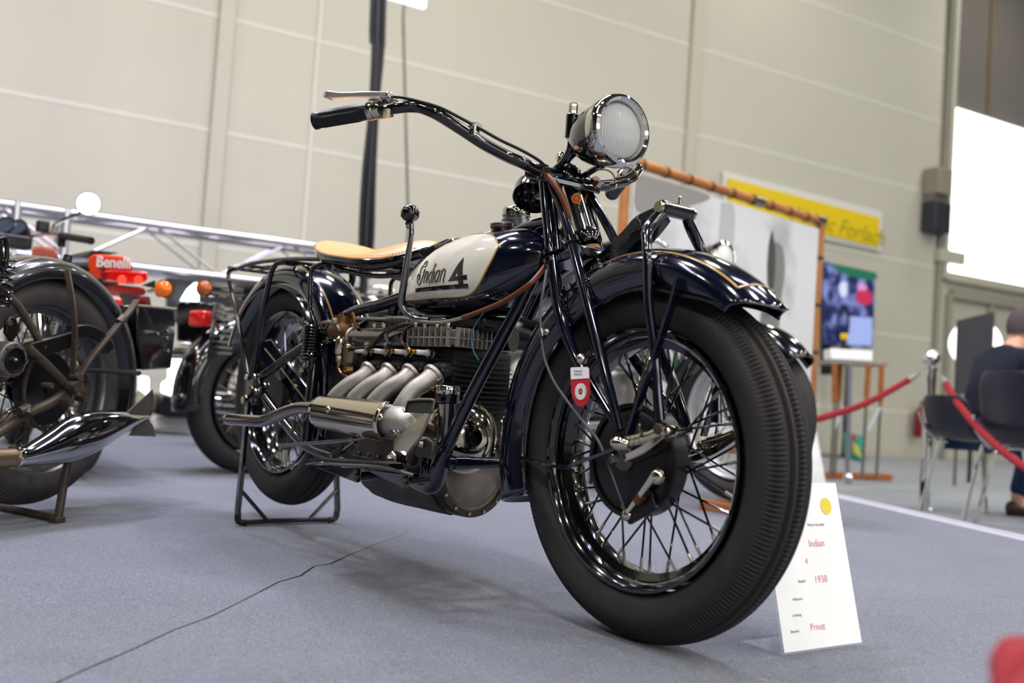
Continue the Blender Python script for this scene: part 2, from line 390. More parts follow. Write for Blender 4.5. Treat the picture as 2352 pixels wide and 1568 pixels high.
# ------------------------------------------------------------------ raised show floor with two carpets and a seam
E0=V((-0.2267,3.2739,0)); E1=V((1.0378,2.6311,0)); ed=(E1-E0).normalized()
A=E0-ed*9.5; Bq=E0+ed*6.0
out_=V((ed.y,-ed.x,0)); 
if out_.dot(V((0,-1,0)))<0: out_=-out_
poly=[A,Bq,Bq+out_*9,A+out_*9]
g=G(); prism(g,[(p.x,p.y,FZ) for p in poly],(0,0,-.012-FZ)); obj('platform_floor',g,mat('platform_ply','#3a3634',.8),kind='structure',flat=True)
seam=[(0.1313,0.4135,0),(0.3546,0.1663,0),(0.4031,0.09,0),(0.5475,-0.0867,0),(0.635,-0.1851,0),(0.6527,-0.2395,0),(0.7455,-0.3237,0),(0.7904,-0.3992,0),(0.8628,-0.4737,0),(0.9488,-0.5641,0),(1.0348,-0.6567,0),(1.0978,-0.745,0),(1.1941,-0.8511,0),(1.265,-0.938,0),(1.3366,-1.0163,0),(1.4972,-1.1958,0)]
s_=[V(p) for p in seam]
d0_=(s_[0]-s_[3]).normalized(); s_=[s_[0]+d0_*14]+s_; s_.append(s_[-1]+(s_[-1]-s_[-2])*8)
gap=[0,0,.0015,.002,.003,.004,.003,.004,.003,.003,.002,.003,.0025,.003,.003,.003,.003,.003]
nrm_=V((d0_.y,-d0_.x,0))
la=[p+nrm_*gap[i] for i,p in enumerate(s_)]; lb=[p-nrm_*gap[i] for i,p in enumerate(s_)]
from mathutils.geometry import tessellate_polygon
def clip(poly,p,n):
    out=[]
    for i in range(len(poly)):
        a,b=poly[i],poly[(i+1)%len(poly)]; da,db=(a-p).dot(n),(b-p).dot(n)
        if da>=0: out.append(a)
        if da*db<0: out.append(a+(b-a)*(da/(da-db)))
    return out
def carpet(side,line):
    # strip from the seam out to far side, then clipped to the platform outline
    q=[v.copy() for v in line]+[line[-1]+side*16,line[0]+side*16]
    cen=sum(poly,V((0,0,0)))/4
    for i in range(4):
        a,b=poly[i],poly[(i+1)%4]; n=V((-(b-a).y,(b-a).x,0)); 
        if (cen-a).dot(n)<0: n=-n
        q=clip(q,a,n)
    g=G(); prism(g,[(v.x,v.y,-.006) for v in q],(0,0,.006)); return g
obj('carpet_floor',carpet(nrm_,la),m_carpet,kind='structure',flat=True)
obj('carpet_floor',carpet(-nrm_,lb),m_carpet,kind='structure',flat=True)
g=G(); c=(A+Bq)/2; tube(g,[tuple(A+V((0,0,.001))),tuple(Bq+V((0,0,.001)))],1,sec=(.045,.012)); tube(g,[tuple(A-out_*.035),tuple(Bq-out_*.035)],1,sec=(.02,.03))
obj('trim_90',g,mat('aluminium_edge','#d8d8e2',.3,metal=.3),kind='structure')

# ================================================================== the main motorcycle (its own frame is the world frame: x forward, y left, z up)
bike=thing('vintage_motorcycle','dark navy vintage motorcycle with tan leather saddle and cream panelled tank, nearest the camera','motorcycle')
def rot_pts(pts,c,ang,axis='y'): return pts
def wheel(P,c,RT,prefix,frame=None,tread=1,nspoke=40,hub=(.035,.05),drum=None,tm=None,rm=None,sm=None,nm=None,segs=960,nipples=True,Rr=.2425,wid=.058,ribs=True,spoke_r=.0023):
    """tyre, rim, hub and single spokes about axis y through c"""
    c=V(c); sec=wid
    g=G(); prof=[]
    NP=46
    for i in range(NP+1):
        ph=-2.25+4.5*i/NP; prof.append((ph,c))
    lug=PI*2/(segs/4)
    rows=[]
    ns=segs if tread else 96
    R0=RT-sec*.98
    for k in range(ns):
        a=2*PI*k/ns; row=[]
        for ph,_ in prof:
            y=sec*math.sin(ph); r=R0+sec*.98*math.cos(ph)
            if abs(ph)>1.5: y*= 1-.16*(abs(ph)-1.5)
            d=0
            if tread:
                ap=abs(ph); saw=(k%4)/4
                # three circumferential grooves with toothed edges and shoulder lugs
                for g0 in (.17,.47):
                    if abs(ap-g0)<.055+.030*saw: d=-.006
                if ap>.78 and ap<1.16: d=-.0035 if (k%4) in (0,1) else 0
                if abs(ap-1.2)<.04: d=-.001
                if abs(ap-.74)<.04: d=-.003
            row.append((c.x+(r+d*math.cos(ph))*math.cos(a),c.y+y+d*math.sin(ph)*(1 if ph>0 else 1),c.z+(r+d*math.cos(ph))*math.sin(a)))
        rows.append(row)
    grid(g,rows,cu=True)
    obj(prefix+'tyre',g,tm or M['rubber'],P,frame=frame,sharp=50)
    g=G(); w=.044
    lathe(g,[(Rr,-w),(Rr+.004,-w-.002),(Rr+.004,-w-.006),(Rr-.002,-w-.006),(Rr-.010,-w+.002),(Rr-.014,-w+.012),(Rr-.016,-.022),(Rr-.030,-.014),(Rr-.032,0),(Rr-.030,.014),(Rr-.016,.022),(Rr-.014,w-.012),(Rr-.010,w-.002),(Rr-.002,w+.006),(Rr+.004,w+.006),(Rr+.004,w+.002),(Rr,w),(Rr-.006,w-.006),(Rr-.01,.02),(Rr-.02,0),(Rr-.01,-.02),(Rr-.006,-w+.006)],c,(0,1,0),96,closed=True)
    obj(prefix+'rim',g,rm or M['black'],P,frame=frame)
    g=G(); h1,h2=hub
    lathe(g,[(0,-h2-.012),(.012,-h2-.012),(.014,-h2),(h1,-h2),(h1,-h2+.008),(h1*.6,-h2+.014),(h1*.55,h2-.014),(h1,h2-.008),(h1,h2),(.014,h2),(.012,h2+.012),(0,h2+.012)],c,(0,1,0),28)
    obj(prefix+'hub',g,M['satin'],P,frame=frame)
    for i in range(nspoke):
        side=1 if i%2 else -1; j=i//2; lead=1 if j%2 else -1
        a=2*PI*(i+.5)/nspoke; ah=a+lead*1.15
        p0=c+V((h1*.9*math.cos(ah),side*(h2-.004),h1*.9*math.sin(ah)))
        rr=Rr-.030; p1=c+V((rr*math.cos(a),side*.006,rr*math.sin(a)))
        d=(p1-p0).normalized(); pn=p1-d*.022
        g=G(); tube(g,[tuple(p0),tuple(p1)],spoke_r,6)
        s=obj(prefix+'spoke',g,sm or M['black'],P,frame=frame)
        if nipples:
            g=G(); tube(g,[tuple(pn),tuple(p1+d*.002)],.0034,6); obj('nipple',g,nm or M['zinc'],s,frame=frame)
FC=(1.5,0,.342); RC=(0,0,.399)
wheel(bike,FC,.342,'front_',hub=(.05,.045))
wheel(bike,RC,.342,'rear_',hub=(.05,.045),segs=720)
# ---- fenders: crown and valance swept about the axle
def fender(c,a0,a1,inner,crown,n=64,hw=.074,tip=0):
    rows=[]
    for k in range(n+1):
        a=a0+(a1-a0)*k/n; ri=inner(math.degrees(a)); rc=crown(math.degrees(a)); row=[]
        sh=rc-.045
        prof=[(-hw,min(ri,sh-.002)),(-hw-.0005,sh-.001 if ri<sh-.01 else sh-.001),(-hw+.002,sh+.012),(-hw+.012,sh+.026),(-hw+.030,sh+.037),(-hw+.052,sh+.043),(0,rc)]
        prof=prof+[(-y,r) for y,r in prof[-2::-1]]
        for y,r in prof:
            b=a+math.radians(tip)*(abs(y)/hw)**2*max(0,1-(a-a0)/math.radians(18)); row.append((c[0]+r*math.cos(b),c[1]+y,c[2]+r*math.sin(b)))
        rows.append(row)
    return rows
def interp(xs,ys): return lambda x:_lerp(xs,ys,x)
def ridge(c,a0,a1,r,y,m_,P,name,w=.0035,n=60,t=.0016):
    g=G(); tube(g,[(c[0]+r(math.degrees(a0+(a1-a0)*k/n))*math.cos(a0+(a1-a0)*k/n),c[1]+y,c[2]+r(math.degrees(a0+(a1-a0)*k/n))*math.sin(a0+(a1-a0)*k/n)) for k in range(n+1)],w,6)
    return obj(name,g,m_,P)
fin=interp([45,49,57,70,85,107,130,159,202],[.352,.350,.342,.322,.318,.304,.303,.303,.290])
fcr=interp([42,60,90,130,160,202],[.392,.398,.402,.402,.404,.410])
ff0,ff1=math.radians(45.5),math.radians(199)
rows=fender(FC,ff0,ff1,fin,fcr,tip=6)
g=G(); grid(g,rows); fend=obj('front_fender',g,M['navy'],bike,solid=.0025,sharp=60)
for y in (-.0755,.0755): ridge(FC,math.radians(51.5),ff1,fin,y,M['navy'],fend,'rolled_edge',w=.0035)
def rad_at(cr_,y,hw=.074):
    # height of the crown section at offset y below the crown
    a=abs(y); pts=[(0,0),(hw-.052,-.002),(hw-.030,-.008),(hw-.012,-.019),(hw-.002,-.033),(hw,-.046)]
    for i in range(5):
        if a<=pts[i+1][0]:
            t=(a-pts[i][0])/(pts[i+1][0]-pts[i][0]+1e-9); return pts[i][1]+(pts[i+1][1]-pts[i][1])*t
    return -.046
def pinstripe(c,cr_,a0,a1,y,P,name,w=.0022,m_=None,hw=.074,n=60):
    P2=[]
    for k in range(n+1):
        a=a0+(a1-a0)*k/n; r=cr_(math.degrees(a))+rad_at(cr_,y,hw)+.0018; P2.append((c[0]+r*math.cos(a),c[1]+y,c[2]+r*math.sin(a)))
    g=G()
    N=V((0,1,0)); rows_=[]
    for k,p in enumerate(P2):
        a=a0+(a1-a0)*k/n; s=1 if y>0 else -1
        rows_.append([(p[0],p[1]-w*.8,p[2]),(p[0],p[1]+w*.8,p[2])])
        dr=rad_at(cr_,y+w*.8,hw)-rad_at(cr_,y,hw); dl=rad_at(cr_,y-w*.8,hw)-rad_at(cr_,y,hw)
        rows_[-1]=[(p[0]+dl*math.cos(a),p[1]-w*.8,p[2]+dl*math.sin(a)),(p[0]+dr*math.cos(a),p[1]+w*.8,p[2]+dr*math.sin(a))]
    grid(g,rows_); return obj(name,g,m_ or M['gold'],P,solid=.0006)
for y in (-.053,.053): pinstripe(FC,fcr,math.radians(54.5),math.radians(140),y,fend,'gold_pinstripe',w=.0028)
g=G(); a=math.radians(54.5); rows_=[]
for i in range(17):
    y=-.053+.106*i/16; r=fcr(54.5)+rad_at(fcr,y)+.0018
    rows_.append([(FC[0]+r*math.cos(a+e),y,FC[2]+r*math.sin(a+e)) for e in (-.006,.006)])
grid(g,rows_); obj('gold_pinstripe',g,M['gold'],fend,solid=.0006)
g=G(); 
rin=interp([-60,0,40,60,89,110,140,190],[.33,.31,.303,.31,.318,.33,.345,.345])
rcr=interp([-60,40,90,190],[.398,.398,.396,.40])
rows=fender(RC,math.radians(-28),math.radians(158),rin,rcr,hw=.08)
grid(g,rows); rf=obj('rear_fender',g,M['navy'],bike,solid=.0025,sharp=60)
for y in (-.078,.078): ridge(RC,math.radians(-28),math.radians(158),rin,y*1.03,M['navy'],rf,'rolled_edge',w=.0032)
for y in (-.058,.058): pinstripe(RC,rcr,math.radians(-10),math.radians(150),y,rf,'gold_pinstripe',hw=.08)
# fender stays
g=G()
for s in (-1,1):
    y=s*.083
    pts=[(1.6076,-0.083,0.6442),(1.5863,-0.09,0.5625),(1.5635,-0.1,0.4766),(1.5358,-0.103,0.3906)]
    pts=[(p[0],s*abs(p[1]),p[2]) for p in pts]
    g=G(); tube(g,pts,1,k=3,sec=(.006,.017),up=(0,1,0)); tube(g,[pts[0],(pts[0][0]+.006,pts[0][1],pts[0][2]+.03)],1,sec=(.006,.017),up=(0,1,0)); obj('fender_stay',g,M['navy'],bike)
    pts=[(1.2149,-0.083,0.3164),(1.3589,-0.1,0.3115),(1.4255,-0.108,0.3283),(1.4987,-0.113,0.3531),(1.5419,-0.113,0.3696)]
    pts=[(p[0],s*abs(p[1]),p[2]) for p in pts]
    g=G(); tube(g,pts,1,k=4,sec=(.007,.019),up=(0,1,0)); obj('fender_stay',g,M['navy'],bike)
# ---- steering head, fork tubes
ax_top=V((1.2025,0,0.9251)); ax_low=V((1.2704,0,0.7889)); sax=(ax_low-ax_top).normalized()
g=G(); tube(g,[tuple(ax_top-sax*.0),tuple(ax_low+sax*.01)],.0215,24); sh_=obj('steering_head',g,M['chrome'],bike)
g=G(); q0=ax_top+(ax_low-ax_top)*.30; fwd=V((math.cos(.45),-.7,0)); fwd=(fwd-sax*fwd.dot(sax)).normalized()
q0=V((1.257,-0.018,0.8649)); fwd=V((.80,-.55,-.1)).normalized(); disc(g,q0,fwd,.0115,.006,24); b_=obj('head_badge',g,M['brass'],sh_)
g=G(); lathe(g,[(.004,.0),(.004,.002),(.0075,.002),(.0075,0)],q0+fwd*.0022,fwd,24); obj('badge_ring',g,M['red'],sh_)
g=G()
lathe(g,[(.001,-.012),(.024,-.012),(.030,-.004),(.032,.006),(.032,.02),(.027,.028),(.001,.028)],ax_top+sax*.0,sax,32)
obj('head_bearing_cup',g,M['black'],bike); g=G()
lathe(g,[(.001,0),(.026,0),(.031,.004),(.033,.012),(.033,.028),(.029,.034),(.001,.034)],ax_low-sax*.006,sax,32)
obj('head_bearing_cup',g,M['black'],bike)
g=G(); lathe(g,[(0,-.055),(.010,-.055),(.0135,-.050),(.0135,-.040),(.010,-.036),(.009,-.028),(.016,-.024),(.022,-.012),(.023,-.004),(.0,-.004)],ax_top,sax,24); obj('stem_nut',g,M['nickel'],bike)
g=G(); lathe(g,[(.0225,0),(.0255,.001),(.0255,.010),(.0225,.011)],ax_low+sax*.035,sax,24); obj('bronze_ring',g,M['bronze'],bike)
def side(pts,s): return [(p[0],abs(p[1])*s,p[2]) for p in pts]
legA_up=[(1.1942,-0.062,0.9183),(1.2144,-0.066,0.8481),(1.2379,-0.072,0.7806),(1.2482,-0.074,0.7431)]
legB=[(1.2015,-0.054,0.9095),(1.2522,-0.06,0.8453),(1.3018,-0.068,0.7719),(1.3581,-0.078,0.6748),(1.4103,-0.086,0.5787),(1.4635,-0.093,0.4793),(1.5072,-0.098,0.3941)]
legA=[(1.2583,-0.076,0.7332),(1.2792,-0.078,0.6689),(1.3061,-0.081,0.6058),(1.3376,-0.084,0.5573),(1.373,-0.087,0.5145),(1.4257,-0.092,0.4671),(1.4999,-0.098,0.3999)]
legC=[(1.2034,-0.045,0.8997),(1.2367,-0.055,0.8201),(1.2613,-0.062,0.7485)]
for s in (-1,1):
    g=G(); tube(g,side(legA_up,s),.0105,12,k=4); obj('fork_tube',g,M['navy'],bike)
    g=G(); tube(g,side(legC,s),.0085,12,k=4); obj('fork_tube',g,M['navy'],bike)
    g=G(); tube(g,side(legB,s),[.0095,.0095,.0105,.0115,.0115,.0105,.0085],12,k=5); obj('fork_leg',g,M['navy'],bike)
    g=G(); tube(g,side(legA,s),[.0135,.014,.0135,.0125,.0105,.009,.008],12,k=5); obj('fork_leg',g,M['navy'],bike)
    g=G()
    for q,r in (((1.2495,-0.074,0.743),.0165),((1.2565,-0.076,0.7242),.017),):
        g=G(); disc(g,(q[0],abs(q[1])*s,q[2]),V(sax),r,.012,20); obj('fork_clamp',g,M['black'],bike)
    g=G()
    q=(1.3076,-0.069,0.7641); disc(g,(q[0],abs(q[1])*s,q[2]),V(legB[3])-V(legB[2]),.0155,.016,20); obj('fork_clamp',g,M['black'],bike); g=G()
    disc(g,(legA_up[0][0],legA_up[0][1]*-s,legA_up[0][2]),sax,.0165,.028,20)
    obj('fork_clamp',g,M['black'],bike)
# lower triple clamp bridge and centre stem below the head
lc=ax_low+sax*.055
g=G(); prism(g,[(V((1.2506,-0.074,0.7321))+V((-.02,0,.0))).to_tuple(),(V((1.3082,-0.069,0.7579))+V((.02,0,.0))).to_tuple(),(lc.x+.045,0,lc.z+.012),(V((1.3082,-0.069,0.7579))+V((.02,.138,.0))).to_tuple(),(V((1.2506,-0.074,0.7321))+V((-.02,.148,.0))).to_tuple(),(lc.x-.04,0,lc.z-.005)],(0,0,-.022))
obj('fork_crown',g,M['navy'],bike,bevel=.005)
g=G(); p=ax_top+sax*.004; prism(g,[(p.x-.05,-.082,p.z-.01),(p.x+.03,-.072,p.z-.03),(p.x+.05,-.03,p.z-.035),(p.x+.05,.03,p.z-.035),(p.x+.03,.072,p.z-.03),(p.x-.05,.082,p.z-.01),(p.x-.045,0,p.z-.01)],(0,0,.016)); obj('top_fork_plate',g,M['black'],bike,bevel=.004)
# clamp bolts, silver bolts
def bolt(P,q,ax,r=.008,h=.008,m_=None,hexa=True,name='bolt'):
    g=G(); (hexn if hexa else disc)(g,q,ax,r,h); return obj(name,g,m_ or M['steel'],P)
bolt(bike,V((1.3281,-0.085,0.6664)),(0,-1,0),.0085,.014)
# ---- leaf spring, shackle and spring rods
base=V((1.2799,0,0.7165)); 
sp=[(1.2805,0,0.71),(1.3548,0,0.7467),(1.407,0,0.7828),(1.4406,0,0.8079),(1.4914,0,0.8213)]
for i in range(7):
    g=G(); L=[V(p)+V((0,0,-.0056*i)) for p in sp]
    e=[1,1,.97,.9,.8,.68,.55][i]
    pts=[tuple(L[0]+(V((0,0,0))))]+[tuple(L[j]) for j in range(1,5)]
    pts=cr(pts,5); pts=pts[:max(4,int(len(pts)*e))]
    tube(g,pts,1,sec=(.046,.0052),up=(0,0,1)); obj('spring_leaf',g,M['black'],bike)
g=G(); q=V((1.3306,0,0.7338)); tube(g,[tuple(q+V((-.035,0,-.052))),tuple(q+V((.02,0,-.012)))],1,sec=(.056,.036)); obj('spring_clamp',g,M['black'],bike,bevel=.004)
g=G(); q=V((1.4487,0,0.8098)); tube(g,[tuple(q+V((-.010,0,-.018))),tuple(q+V((.004,0,-.010)))],1,sec=(.052,.030)); obj('spring_band',g,M['black'],bike,bevel=.003)
g=G(); lo=[(1.351,0,0.7183),(1.3992,0,0.7334),(1.4234,0,0.7598),(1.4659,0,0.7842),(1.496,0,0.8055)]
tube(g,lo,[1.2,1.3,1.1,.8,.6],k=4,sec=(.04,.028)); obj('spring_bracket',g,M['navy'],bike)
sx=V((1.5218,0,0.8166)); 
g=G(); tube(g,[(sx.x,-.040,sx.z),(sx.x,.040,sx.z)],.0145,16)
obj('shackle_tube',g,M['black'],bike)
for s in(-1,1): g=G(); disc(g,(sx.x,s*.044,sx.z),(0,1,0),.0115,.012,16); obj('shackle_cap',g,M['nickel'],bike)
g=G(); q=V((1.5299,0,0.8259)); tube(g,[(sx.x,.01,sx.z+.010),(sx.x,.01,sx.z+.024)],[.004,.0025],8); ball(g,(sx.x,.01,sx.z+.027),.004,10); obj('grease_nipple',g,M['nickel'],bike)
rod=[(sx.x,-.032,sx.z-.008),(sx.x-.004,-.048,sx.z-.022),(1.518,-0.07,0.7693),(1.5277,-0.08,0.741),(1.5384,-0.086,0.7071),(1.5503,-0.088,0.6262),(1.569,-0.086,0.5469),(1.5786,-0.082,0.4766),(1.586,-0.078,0.4185)]
for s in (-1,1):
    g=G(); tube(g,side(rod,s),[.010,.0115,.0115,.0095,.0095,.0095,.0095,.0095,.011],12,k=5); obj('spring_rod',g,M['navy'],bike)
# ---- rocker links at the axle
for s in (-1,1):
    yy=-.108
    g=G()
    pa=V((1.5343,-0.108,0.3754)); pb=V((1.6124,-0.104,0.4141)); pc=V((1.5306,-0.085,0.3373))
    def S(v): return (v[0],abs(v[1])*s,v[2])
    tube(g,[S(V((1.5301,-0.092,0.3452))),S(V((1.5788,-0.095,0.3654))),S(V((1.6209,-0.098,0.3935))),S(V((1.6401,-0.098,0.4064)))],[1.15,1.3,1.1,.9],k=3,sec=(.012,.026),up=(0,1,0))
    tube(g,[S(pa),S(V((1.5665,-0.106,0.3828))),S(V((1.5956,-0.104,0.3914))),S(V((1.6254,-0.104,0.4052)))],[.010,.0125,.0125,.012],12)
    obj('rocker_arm',g,M['nickel'],bike)
    g=G(); 
    ap=V((1.5334,-0.118,0.372)); 
    lathe(g,[(0,.022),(.006,.020),(.012,.012),(.0145,.002),(.0145,-.008),(0,-.008)],S(ap),(-.55,-s*-.8*-1,0) if s>0 else (-.55,-.8,0),16); obj('acorn_nut',g,M['nickel'],bike)
    g=G()
    for q,r,h in (((1.5494,-0.108,0.3782),.0115,.008),((1.561,-0.108,0.3807),.0115,.007),((1.5756,-0.107,0.3866),.0135,.010)): disc(g,S(V(q)),(-.8,-.5*(1 if s<0 else -1),0),r,h,18)
    obj('link_collar',g,M['nickel'],bike)
    g=G(); q=V((1.564,-0.108,0.3966)); tube(g,[S(q+V((0,0,-.008))),S(q+V((0,0,.004))),S(q+V((0,0,.014)))],[.0055,.004,.003],8,k=2); obj('grease_nipple',g,M['nickel'],bike)
    g=G(); q=V((1.6209,-0.118,0.4044)); disc(g,S(q),(0,1,0),.0095,.01,16); obj('link_bolt',g,M['rust'],bike)
    g=G(); q=V((1.6359,-0.112,0.402)); lathe(g,[(.0,.010),(.008,.009),(.0105,.003),(.0105,-.010),(0,-.010)],S(q),(0,-1 if s<0 else 1,0),16); obj('link_cap',g,M['nickel'],bike)
    g=G(); q=V((1.51,-0.112,0.343)); disc(g,S(q),(-.3,-.9 if s<0 else .9,0),.0105,.014,8); obj('stay_bolt',g,M['steel'],bike)
    g=G(); disc(g,(FC[0]-.0,s*.072,FC[2]),(0,1,0),.0235,.014,28); obj('axle_nut',g,M['alud'],bike)
# ---- front brake
g=G(); lathe(g,[(0,-.073),(.03,-.073),(.06,-.070),(.085,-.066),(.0995,-.060),(.1045,-.055),(.1045,-.02),(.09,-.015),(0,-.015)],(FC[0]+.004,0,FC[2]-.003),(0,1,0),56); br=obj('front_brake_drum',g,M['satin'],bike)
g=G(); lathe(g,[(.098,-.066),(.1065,-.066),(.1075,-.063),(.1075,-.052),(.098,-.052)],(FC[0]+.004,0,FC[2]-.003),(0,1,0),56,closed=True); obj('drum_rim',g,M['satin'],br)
g=G(); p0=V((1.516,-0.075,0.2399)); p1=V((1.598,-0.09,0.3194)); d=(p1-p0)
prism(g,[tuple(p0+V((-.024,.0,.022))),tuple(p0+V((.004,0,-.018))),tuple(p0+V((.07,0,.02))),tuple(p0+V((.05,0,.06)))],(0,.012,0)); obj('anchor_lug',g,M['satin'],br,bevel=.003)
arm=[tuple(p0),tuple(p0+d*.3),tuple(p0+d*.7),tuple(p1)]
g=G(); tube(g,arm,[.7,.8,1.0,1.25],k=4,sec=(.012,.019),up=(0,1,0)); obj('brake_arm',g,M['nickel'],br)
g=G(); ball(g,tuple(p1),.0155,16,(1,.7,1)); obj('brake_pivot',g,M['nickel'],br); g=G(); ball(g,tuple(p0),.012,14,(1,.8,1)); obj('brake_pivot',g,M['nickel'],br)
g=G(); q=p0+d*.42; tube(g,[tuple(q-d*.06),tuple(q+d*.1)],.0098,12); obj('brake_sleeve',g,M['bronze'],br)
# cables
cab=[(1.2726,-0.1,0.7023),(1.2902,-0.12,0.6636),(1.2898,-0.125,0.6192),(1.2974,-0.125,0.571),(1.3058,-0.12,0.5237),(1.3336,-0.115,0.4773),(1.3754,-0.11,0.4369),(1.4271,-0.11,0.3984),(1.4589,-0.105,0.3707),(1.4883,-0.1,0.3225),(1.5048,-0.09,0.2803),tuple(p0)]
g=G(); tube(g,cab,[.0028]*9+[.0022,.002,.002],8,k=5); obj('brake_cable',g,mat('grey_cable','#5b5a5c',.35),bike)
g=G(); tube(g,[(1.2966,-0.125,0.5789),(1.3035,-0.125,0.5632)],.0065,12); ball(g,(1.3145,-0.125,0.5728),.0075,10); obj('cable_clip',g,M['steel'],bike)
g=G(); tube(g,[(1.5062,-0.078,0.2562),tuple(p0)],.0035,8); obj('cable_end',g,M['brass'],bike)
# museum tag with ball chain hung on the fork
g=G(); q=V((1.4065,-0.112,0.5228)); ball(g,tuple(q),.0112,18); obj('round_bolt',g,M['nickel'],bike)
# nickel rod between legs
g=G(); tube(g,[(1.3692,-0.07,0.5871),(1.3868,-0.072,0.5543),(1.3984,-0.072,0.5357)],[.004,.0055,.005],8); obj('damper_rod',g,M['nickel'],bike)
# ---- headlamp
hc=V((1.352,0,.998)); hx=V((1,-.05,.02)).normalized()
hl=None
g=G(); lathe(g,[(0,-.135),(.012,-.134),(.028,-.127),(.045,-.108),(.058,-.082),(.066,-.052),(.0695,-.02),(.070,-.004)],hc,hx,48); hl=obj('headlamp_shell',g,M['black'],bike)
g=G(); lathe(g,[(.066,-.022),(.0735,-.020),(.0752,-.006),(.0752,.008),(.0725,.015),(.067,.018),(.0612,.014),(.0585,.006),(.0585,.0)],hc,hx,64); obj('headlamp_rim',g,M['chrome'],hl)
g=G(); lathe(g,[(0,-.085),(.02,-.080),(.038,-.063),(.050,-.040),(.0585,-.006)],hc,hx,48); obj('reflector',g,mat('silvered_reflector','#ffffff',.25,metal=1),hl)
g=G(); ball(g,tuple(hc-hx*.045),.010,12); obj('bulb',g,mat('frosted_bulb','#ffffff',.3,trans=.5),hl)
# ribbed lens, domed, ribs as geometry
rows=[]; a_,u_,w_=basis(hx)
for j in range(97):
    y=-.0584+.1168*j/96; hz_=math.sqrt(max(.0588**2-y*y,0)); row=[]
    for i in range(19):
        z=-hz_+2*hz_*i/18; r=math.hypot(y,z)
        h=.011*(1-(r/.0588)**2)+(.0009*math.cos(y*2*PI/.0062) if r<.054 else 0)
        row.append(tuple(hc+hx*(.003+h)+w_*y+u_*z))
    rows.append(row)
g=G(); grid(g,rows)
obj('headlamp_lens',g,M['lens'],hl,solid=.002,sharp=80)
g=G()
br0=V((1.2395,-0.028,1.018))
tube(g,[tuple(br0+V((0,0,.028))),tuple(br0+V((0,0,-.024)))],.0145,16); box(g,tuple(br0+V((.014,.014,0))),(.03,.03,.034)); obj('lamp_bracket',g,M['black'],hl,bevel=.003)
g=G(); hexn(g,tuple(br0+V((0,0,.036))),(0,0,1),.0095,.030); obj('bracket_nut',g,M['nickel'],hl)
for pts,r in (([(1.2414,-0.03,0.993),(1.2383,-0.03,0.9682),(1.2224,-0.03,0.9471),(1.1972,-0.03,0.9334),(1.1781,-0.03,0.9244)],.0075),([(1.2296,0,0.9756),(1.2007,0,0.9578),(1.1829,0,0.9372),(1.1726,0,0.926)],.0072),([(1.3123,0,0.9335),(1.2651,0.02,0.9343),(1.2158,0.035,0.9282),(1.2091,0.035,0.9251)],.0075),([(1.2287,-0.03,0.9537),(1.2092,-0.03,0.9394),(1.1964,-0.03,0.9269)],.006)):
    g=G(); tube(g,pts,r,12,k=5); obj('lamp_stay',g,M['black'],bike)
# ---- handlebar
bar=[(1.2054,-0.085,0.9181),(1.2052,-0.125,0.9261),(1.1862,-0.155,0.9374),(1.1735,-0.205,0.9537),(1.1547,-0.25,0.9769),(1.1296,-0.29,1.0011),(1.1091,-0.305,1.0129),(1.0874,-0.318,1.021),(1.0725,-0.336,1.0204),(1.0461,-0.357,1.0166)]
c0=[(bar[0][0]+.015,-.03,bar[0][2]+.0)]
grip0=V((0.9909,-0.379,1.0148)); grip1=V((0.8819,-0.446,0.9986))
full=[tuple(grip0)]+bar[::-1]+[(bar[0][0]+.004,0,bar[0][2]+.002)]+mir(bar)+[(grip0.x,-grip0.y,grip0.z)]
g=G(); tube(g,full,.0125,16,k=5); hb=obj('handlebar',g,M['black'],bike)
for s in (-1,1):
    a=V((grip0.x,grip0.y*-s,grip0.z)); b=V((grip1.x,grip1.y*-s,grip1.z)); d=(b-a).normalized(); L=(b-a).length
    g=G(); a1_,u,w_=basis(d)
    rows=[]
    for t,r,fl in ((0,.0165,0),(.12,.0175,0),(.2,.0185,1),(.5,.0185,1),(.82,.0185,1),(.9,.0175,0),(.94,.0195,0),(.985,.0195,0),(1.0,.0165,0)):
        row=[]
        for i in range(48):
            an=2*PI*i/48; rr=r-(.0022 if (fl and (i//3)%2==0) else 0); row.append(tuple(a+d*(L*t)+(u*math.cos(an)+w_*math.sin(an))*rr))
        rows.append(row)
    rows=[[tuple(a)]*48]+rows+[[tuple(b)]*48]
    grid(g,rows,cv=True); obj('hand_grip',g,M['grip'],bike,sharp=50)
    g=G(); lathe(g,[(.014,-.002),(.0185,-.002),(.0195,.001),(.0195,.008),(.0185,.009),(.0185,.016),(.0195,.017),(.0195,.028),(.0185,.030),(.014,.030)],a-d*.030,d,32); obj('grip_collar',g,M['nickel'],bike)
    g=G(); tube(g,[tuple(a-d*.030),tuple(a-d*.052)],.0155,16); obj('grip_sleeve',g,M['black'],bike)
# front brake lever on the near side
lp=V((1.0322,-0.357,1.0438)); 
g=G(); tube(g,[(0.9168,-0.445,1.0471),(0.9306,-0.44,1.0458),(0.9464,-0.43,1.0443),(0.9656,-0.415,1.0452),(0.9939,-0.395,1.0456),(1.0162,-0.38,1.045),(1.0368,-0.36,1.045)],[.6,1.2,.95,.8,.85,.9,.9],k=4,sec=(.016,.013)); lev=obj('brake_lever',g,mat('bright_lever','#f0ece4',.22,metal=.85),bike)
g=G(); box(g,(1.0286,-0.358,1.0443),(.034,.022,.013)); box(g,(1.0397,-0.352,1.0418),(.012,.024,.016)); obj('lever_block',g,M['chrome'],lev,bevel=.003)
g=G(); tube(g,[(1.0333,-0.36,1.0337),(1.0351,-0.36,1.0206)],.006,10); tube(g,[(1.0258,-0.36,1.0388),(1.0268,-0.36,1.0313)],.009,10); obj('lever_pivot',g,M['nickel'],lev)
